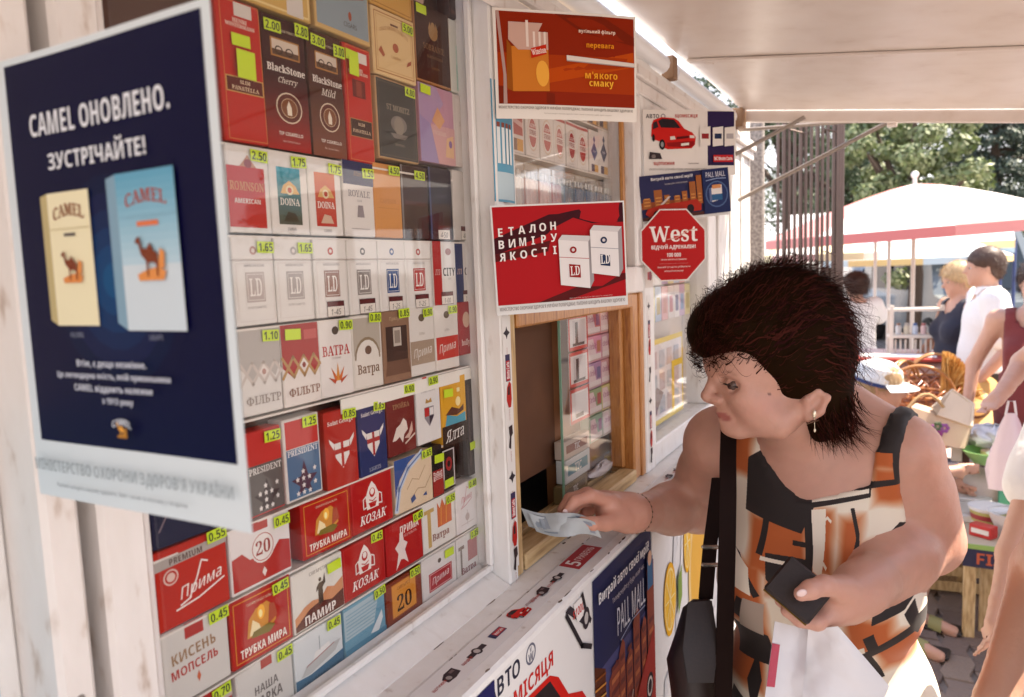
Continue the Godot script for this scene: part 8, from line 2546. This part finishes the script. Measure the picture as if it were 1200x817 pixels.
	put("body", mb, skin_mat(), t)
	# eyes as dark lidded slits
	var ey := MB.new()
	for s in [-1.0, 1.0]:
		ey.col = Color(0.5, 0.42, 0.38)
		ey.ball(hc + hb * Vector3(0.031 * s, 0.0, 0.077) * k, Vector3(0.012, 0.007, 0.010), hb, 6, 8)
		ey.col = Color(0.03, 0.015, 0.01)
		ey.ball(hc + hb * Vector3(0.031 * s, 0.0, 0.083) * k, Vector3(0.006, 0.006, 0.006), hb, 6, 8)
	put("eyes", ey, mat("ffffff", 0.2, {"vc": true}), t)
	# hair
	if o.has("hair"):
		var h := Body.new()
		h.ell(hc + hb * Vector3(0, 0.035, -0.012) * k, Vector3(0.086, 0.088, 0.100) * k * o.get("hairk", 1.0), hb, 0.02)
		h.ell(hc + hb * Vector3(0, -0.01, -0.045) * k, Vector3(0.080, 0.085, 0.066) * k * o.get("hairk", 1.0), hb, 0.03)
		h.carve(hc + hb * Vector3(0, -0.055, 0.09) * k, hc + hb * Vector3(0, -0.035, 0.14) * k, 0.075, 0.09, 0.015)
		h.carve(hc + hb * Vector3(0, -0.15, 0.05) * k, hc + hb * Vector3(0, -0.16, -0.10) * k, 0.07, 0.055, 0.02)
		var hm := MB.new()
		var hcol: Color = o.hair
		hm.col = hcol
		bd = h.bounds(0.01)
		h.mesh_into(hm, bd[0], bd[1], 0.011)
		var roots := []
		var nv := hm.v.size()
		for i in 2400:
			var j := rng.randi() % nv
			roots.append([hm.v[j] - hm.n[j] * 0.003, (hm.n[j] * 0.6 + Vector3(rng.randf_range(-0.6, 0.6), rng.randf_range(-0.4, 0.2), rng.randf_range(-0.6, 0.6))).normalized()])
		var fl := func(_p: Vector3, _d: Vector3) -> Vector3: return Vector3(0, -0.8, 0)
		strands(hm, roots, fl, o.get("hairl", 0.03), 0.0011, 4, [hcol, hcol * 1.4, hcol * 0.7], 0.8)
		put("hair", hm, mat("ffffff", 0.5, {"vc": true, "double": true}), t)
	# clothes
	var c := Body.new()
	c.ell(J.call(0, 1.24, 0), Vector3(0.165 * wd, 0.20, 0.12) * k, Basis.IDENTITY, 0.04)
	c.ell(J.call(0, 1.05, 0.012), Vector3(0.155 * wd, 0.17, 0.13) * k, Basis.IDENTITY, 0.05)
	c.ell(J.call(0, 0.94, 0), Vector3(0.175 * wd, 0.11, 0.14) * k, Basis.IDENTITY, 0.05)
	c.cone(sh[0], sh[1], 0.052 * k, 0.052 * k, 0.05)
	if o.get("bust", false):
		for s in [-1.0, 1.0]: c.ell(J.call(0.075 * s, 1.22, 0.085), Vector3(0.08, 0.075, 0.07) * k, Basis.IDENTITY, 0.03)
	var sl: float = o.get("sleeve", 0.0)
	if sl > 0.0:
		for i in 2: c.cone(sh[i], sh[i].lerp(el[i], sl), 0.058 * k * wd, 0.068 * k * wd, 0.03)
	c.grow = 0.010
	var neck_y: float = (1.40 if sl > 0.0 else 1.36) * k - dy * k
	var kk := k
	c.cut = func(p: Vector3) -> float:
		var d := (hc - p).length() * 0.0 - 1.0
		# neckline bowl and, without sleeves, arm openings
		d = maxf(d, 0.095 * kk - Vector3(p.x / 1.0, (p.y - neck_y - 0.045 * kk), (p.z - 0.02) * 0.9).length())
		if sl <= 0.0: d = maxf(d, absf(p.x) - 0.148 * kk * wd if p.y > neck_y - 0.25 * kk else -1.0)
		return d
	mb = MB.new()
	mb.col = o.get("top", Color(0.8, 0.8, 0.8))
	bd = c.bounds(0.02)
	c.mesh_into(mb, bd[0], bd[1], o.get("cell", 0.0145))
	put(o.get("topname", "shirt"), mb, cloth_mat(), t)
	var q := Body.new()
	q.ell(J.call(0, 0.93, 0), Vector3(0.170 * wd, 0.12, 0.135) * k, Basis.IDENTITY, 0.05)
	if o.get("skirt", false):
		q.cone(J.call(0, 0.90, 0), J.call(0, 0.52, 0.01), 0.16 * k * wd, 0.20 * k, 0.06)
	else:
		for i in 2:
			q.cone(hip[i], kn[i], 0.095 * k * wd, 0.066 * k, 0.04)
			if not o.get("shorts", false): q.cone(kn[i], an[i] + Vector3(0, 0.02, 0), 0.065 * k, 0.060 * k, 0.03)
	mb = MB.new()
	mb.col = o.get("bottom", Color(0.03, 0.028, 0.03))
	bd = q.bounds(0.02)
	q.mesh_into(mb, bd[0], bd[1], o.get("cell", 0.0145))
	put("skirt" if o.get("skirt", false) else "trousers", mb, cloth_mat(), t)
	return t

# places a standing person so that the head is seen at pixel (x, y) at depth d
func stand(label: String, x: float, y: float, d: float, face_dir: Vector3, o: Dictionary) -> Node3D:
	var p := at(x, y, d)
	o["h"] = p.y * 1.70 / 1.585
	return person(label, Vector3(p.x, 0, p.z), atan2(face_dir.x, face_dir.z), o)

func crowd() -> void:
	var L := -CB.x                        # towards the kiosk side of the picture
	var B := Vector3(-CB.z.x, 0, -CB.z.z) # away from the camera
	var t := stand("man in white short-sleeved shirt and dark trousers seen from behind at the stall", 1158, 312, 4.3, (L * 0.9 + B * 0.35), {"hair": Color(0.06, 0.028, 0.016), "hairk": 1.0, "hairl": 0.018, "top": Color(0.78, 0.76, 0.74), "sleeve": 0.75, "bottom": Color(0.035, 0.03, 0.03), "wide": 1.08, "elA": Vector3(-0.26, 1.08, -0.02), "wrA": Vector3(-0.20, 0.88, 0.16), "elB": Vector3(0.27, 1.06, -0.05), "wrB": Vector3(0.24, 0.86, 0.10), "nod": 0.1, "cell": 0.0145})
	var cl := MB.new()
	cl.col = Color(0.78, 0.76, 0.74)
	var kc: float = at(1158, 312, 4.3).y / 1.585
	for i in 16:
		var a0 := TAU * i / 16.0
		var a1 := TAU * (i + 1) / 16.0
		cl.quad(Vector3(cos(a0) * 0.068, 1.465, sin(a0) * 0.066 - 0.005) * kc, Vector3(cos(a1) * 0.068, 1.465, sin(a1) * 0.066 - 0.005) * kc, Vector3(cos(a1) * 0.085, 1.415, sin(a1) * 0.08 - 0.005) * kc, Vector3(cos(a0) * 0.085, 1.415, sin(a0) * 0.08 - 0.005) * kc)
	put("collar", cl, cloth_mat(), t)
	stand("blonde woman in navy sleeveless top standing beyond the man in white", 1126, 327, 4.75, (L * 1.0 + B * 0.1), {"hair": Color(0.52, 0.36, 0.19), "hairk": 1.08, "hairl": 0.035, "top": Color(0.018, 0.018, 0.032), "topname": "top", "bust": true, "bottom": Color(0.03, 0.045, 0.13), "wide": 1.12, "nod": 0.25, "cell": 0.0145, "elA": Vector3(-0.25, 1.05, 0.02), "wrA": Vector3(-0.2, 0.88, 0.2)})
	stand("woman in maroon vest top walking past the stall", 1217, 330, 3.45, (L * 0.55 - B * 0.8), {"hair": Color(0.05, 0.022, 0.014), "hairl": 0.03, "top": Color(0.16, 0.022, 0.02), "topname": "vest_top", "bust": true, "bottom": Color(0.13, 0.02, 0.02), "wide": 0.95, "cell": 0.0145, "elA": Vector3(-0.25, 1.06, -0.04), "wrA": Vector3(-0.27, 0.83, 0.04), "elB": Vector3(0.25, 1.06, -0.04), "wrB": Vector3(0.26, 0.83, 0.06)})
	stand("stall seller in white with short brown hair seen from behind", 1004, 334, 6.0, (B * 1.0 + L * 0.2), {"hair": Color(0.05, 0.02, 0.012), "hairk": 1.1, "hairl": 0.05, "top": Color(0.8, 0.79, 0.78), "topname": "blouse", "sleeve": 0.8, "bottom": Color(0.8, 0.78, 0.76), "skirt": true, "wide": 1.1, "elA": Vector3(-0.25, 1.1, 0.05), "wrA": Vector3(-0.2, 0.95, 0.25), "cell": 0.017})
	# seated vendor with white cap
	var vp := at(1028, 447, 3.6)
	var v := person("seated vendor in white cap and dark dress behind the customer's shoulder", Vector3(vp.x, 0, vp.z + 0.02), PI / 2 - 0.15, {"sit": true, "drop": 0.585, "h": 1.66, "hair": Color(0.34, 0.22, 0.11), "hairk": 1.02, "hairl": 0.03, "top": Color(0.018, 0.014, 0.016), "topname": "dress_top", "sleeve": 0.0, "bottom": Color(0.02, 0.018, 0.02), "shorts": true, "wide": 1.1, "nod": 0.15, "knee": [Vector3(-0.13, 0.42, 0.30), Vector3(0.12, 0.42, 0.28)], "foot": [Vector3(-0.40, 0.085, 0.24), Vector3(-0.62, 0.085, 0.22)], "elA": Vector3(-0.27, 0.60, 0.10), "wrA": Vector3(-0.12, 0.62, 0.30), "elB": Vector3(0.24, 0.56, 0.08), "wrB": Vector3(0.12, 0.52, 0.28), "cell": 0.0145})
	var hp := v.transform.affine_inverse() * vp
	var cp := MB.new()
	cp.col = lin("dcdee0")
	cp.lathe([Vector2(0.115, -0.005), Vector2(0.112, 0.03), Vector2(0.095, 0.075), Vector2(0.05, 0.105), Vector2(0.0, 0.112)], Transform3D(Basis(Vector3.RIGHT, 0.25), hp + Vector3(0, 0.0, 0.0)), 22)
	put("cap", cp, cloth_mat(), v)
	cp = MB.new()
	cp.col = lin("dcdee0")
	var br := []
	for i in 11:
		var a := lerpf(-1.1, 1.1, i / 10.0)
		br.append([hp + Vector3(sin(a) * 0.11, 0.0, cos(a) * 0.11), hp + Vector3(sin(a) * 0.15, -0.03, cos(a) * 0.185)])
	cp.sheet(br, 0.003)
	put("cap_peak", cp, cloth_mat(), v)
	cp = MB.new()
	cp.col = lin("2a3a6a")
	cp.lathe([Vector2(0.117, -0.006), Vector2(0.117, 0.012)], Transform3D(Basis(Vector3.RIGHT, 0.25), hp), 22)
	put("cap_band", cp, cloth_mat(), v)
	var stl := thing("stool", "low wooden stool under the seated vendor", "stool", Vector3(vp.x, 0, vp.z + 0.02))
	part_box("seat", Vector3(-0.16, 0.21, -0.16), Vector3(0.16, 0.24, 0.16), rawwood(), stl)
	for sx in [-1.0, 1.0]:
		for sz in [-1.0, 1.0]:
			part_box("leg", Vector3(sx * 0.13 - 0.018, 0.0, sz * 0.13 - 0.018), Vector3(sx * 0.13 + 0.018, 0.2095, sz * 0.13 + 0.018), rawwood(), stl)
	# sandals on the seated vendor's feet
	for f in [Vector3(-0.40, 0, 0.24), Vector3(-0.62, 0, 0.22)]:
		var sd := MB.new()
		sd.col = lin("2a1e18")
		sd.box(Vector3(f.x * 1.08, 0.024, f.z + 0.06), Vector3(0.088, 0.018, 0.25), 0.008)
		put("sandal_sole", sd, mat("ffffff", 0.6, {"vc": true}), v)
		var sp := []
		for i in 9:
			var a := lerpf(-0.2, PI + 0.2, i / 8.0)
			sp.append([Vector3(f.x * 1.08 + cos(a) * 0.040, 0.028 + sin(a) * 0.036, f.z + 0.06), Vector3(f.x * 1.10 + cos(a) * 0.038, 0.026 + sin(a) * 0.032, f.z + 0.11)])
		sd = MB.new()
		sd.col = lin("8f8a58")
		sd.sheet(sp, 0.004)
		put("sandal_strap", sd, mat("ffffff", 0.6, {"vc": true}), v)
	passers()

func passers() -> void:
	# woman whose pink skirt and hand with a white carrier show at the picture's edge
	var hd := at(1172, 472, 2.35)
	var p := Vector3(1.10, 0, -2.76)
	var turn := -0.6
	var inv := Transform3D(Basis(Vector3.UP, turn), p).affine_inverse()
	person("shopper in pale pink dress carrying a white plastic bag past the stalls", p, turn, {"h": 1.62, "hair": Color(0.06, 0.03, 0.02), "top": Color(0.72, 0.46, 0.46), "topname": "blouse", "sleeve": 0.0, "bottom": Color(0.72, 0.42, 0.45), "skirt": true, "elA": inv * at(1200, 425, 2.45), "wrA": inv * at(1178, 455, 2.38), "cell": 0.0145})
	var bg := thing("carrier_bag", "thin pinkish white plastic carrier bag in a shopper's hand", "bag", at(1184, 506, 2.36))
	var g := []
	for i in 13:
		var row := []
		for j in 9:
			var a := TAU * i / 12.0
			var f := j / 8.0
			var w := lerpf(0.014, 0.060, minf(f * 1.8, 1.0)) * (1.0 + 0.10 * sin(i * 2.1 + j * 1.3))
			row.append(Vector3(cos(a) * w, 0.06 - f * 0.25, sin(a) * w * 0.5))
		g.append(row)
	var mb := MB.new()
	mb.col = lin("e2d0d6")
	mb.sheet(g)
	put("film", mb, mat("ffffff", 0.25, {"vc": true, "back": "909090"}), bg)
	part_tube("handle", [Vector3(-0.014, 0.055, 0), Vector3(-0.008, 0.10, 0), Vector3(0.008, 0.10, 0), Vector3(0.014, 0.055, 0)], [0.004], mat("e0dcdf", 0.3), bg, 6)
	# shopper in white top, jeans and braided belt
	p = Vector3(0.955, 0, -2.18)
	turn = -1.2
	inv = Transform3D(Basis(Vector3.UP, turn), p).affine_inverse()
	var s := person("shopper in white ribbed top with braided belt close beside the customer", p, turn, {"h": 1.46, "hair": Color(0.05, 0.02, 0.015), "top": Color(0.78, 0.76, 0.75), "topname": "ribbed_top", "bust": true, "sleeve": 0.55, "bottom": Color(0.40, 0.33, 0.27), "elA": inv * at(1186, 650, 1.78), "wrA": inv * at(1172, 706, 1.72), "cell": 0.0125})
	var bl := MB.new()
	bl.col = lin("6a4a3c")
	var kx := 1.46 / 1.70
	for i in 40:
		var a := TAU * i / 40.0
		bl.ball(Vector3(cos(a) * 0.172 * kx, 0.905 * kx + 0.006 * (1.0 if i % 2 else -1.0), sin(a) * 0.140 * kx), Vector3(0.018, 0.012, 0.012), Basis(Vector3.UP, -a), 4, 6)
	put("belt", bl, mat("ffffff", 0.6, {"vc": true}), s)
	# nearest passer-by: only a forearm enters the picture
	p = Vector3(0.90, 0, -0.98)
	turn = -0.35
	inv = Transform3D(Basis(Vector3.UP, turn), p).affine_inverse()
	person("bare-armed passer-by in grey skirt next to the customer, mostly out of view", p, turn, {"h": 1.60, "hair": Color(0.08, 0.04, 0.02), "top": Color(0.30, 0.34, 0.38), "topname": "vest_top", "bottom": Color(0.20, 0.22, 0.26), "skirt": true, "elA": inv * at(1222, 668, 1.02), "wrA": inv * at(1166, 822, 0.97), "cell": 0.0115})
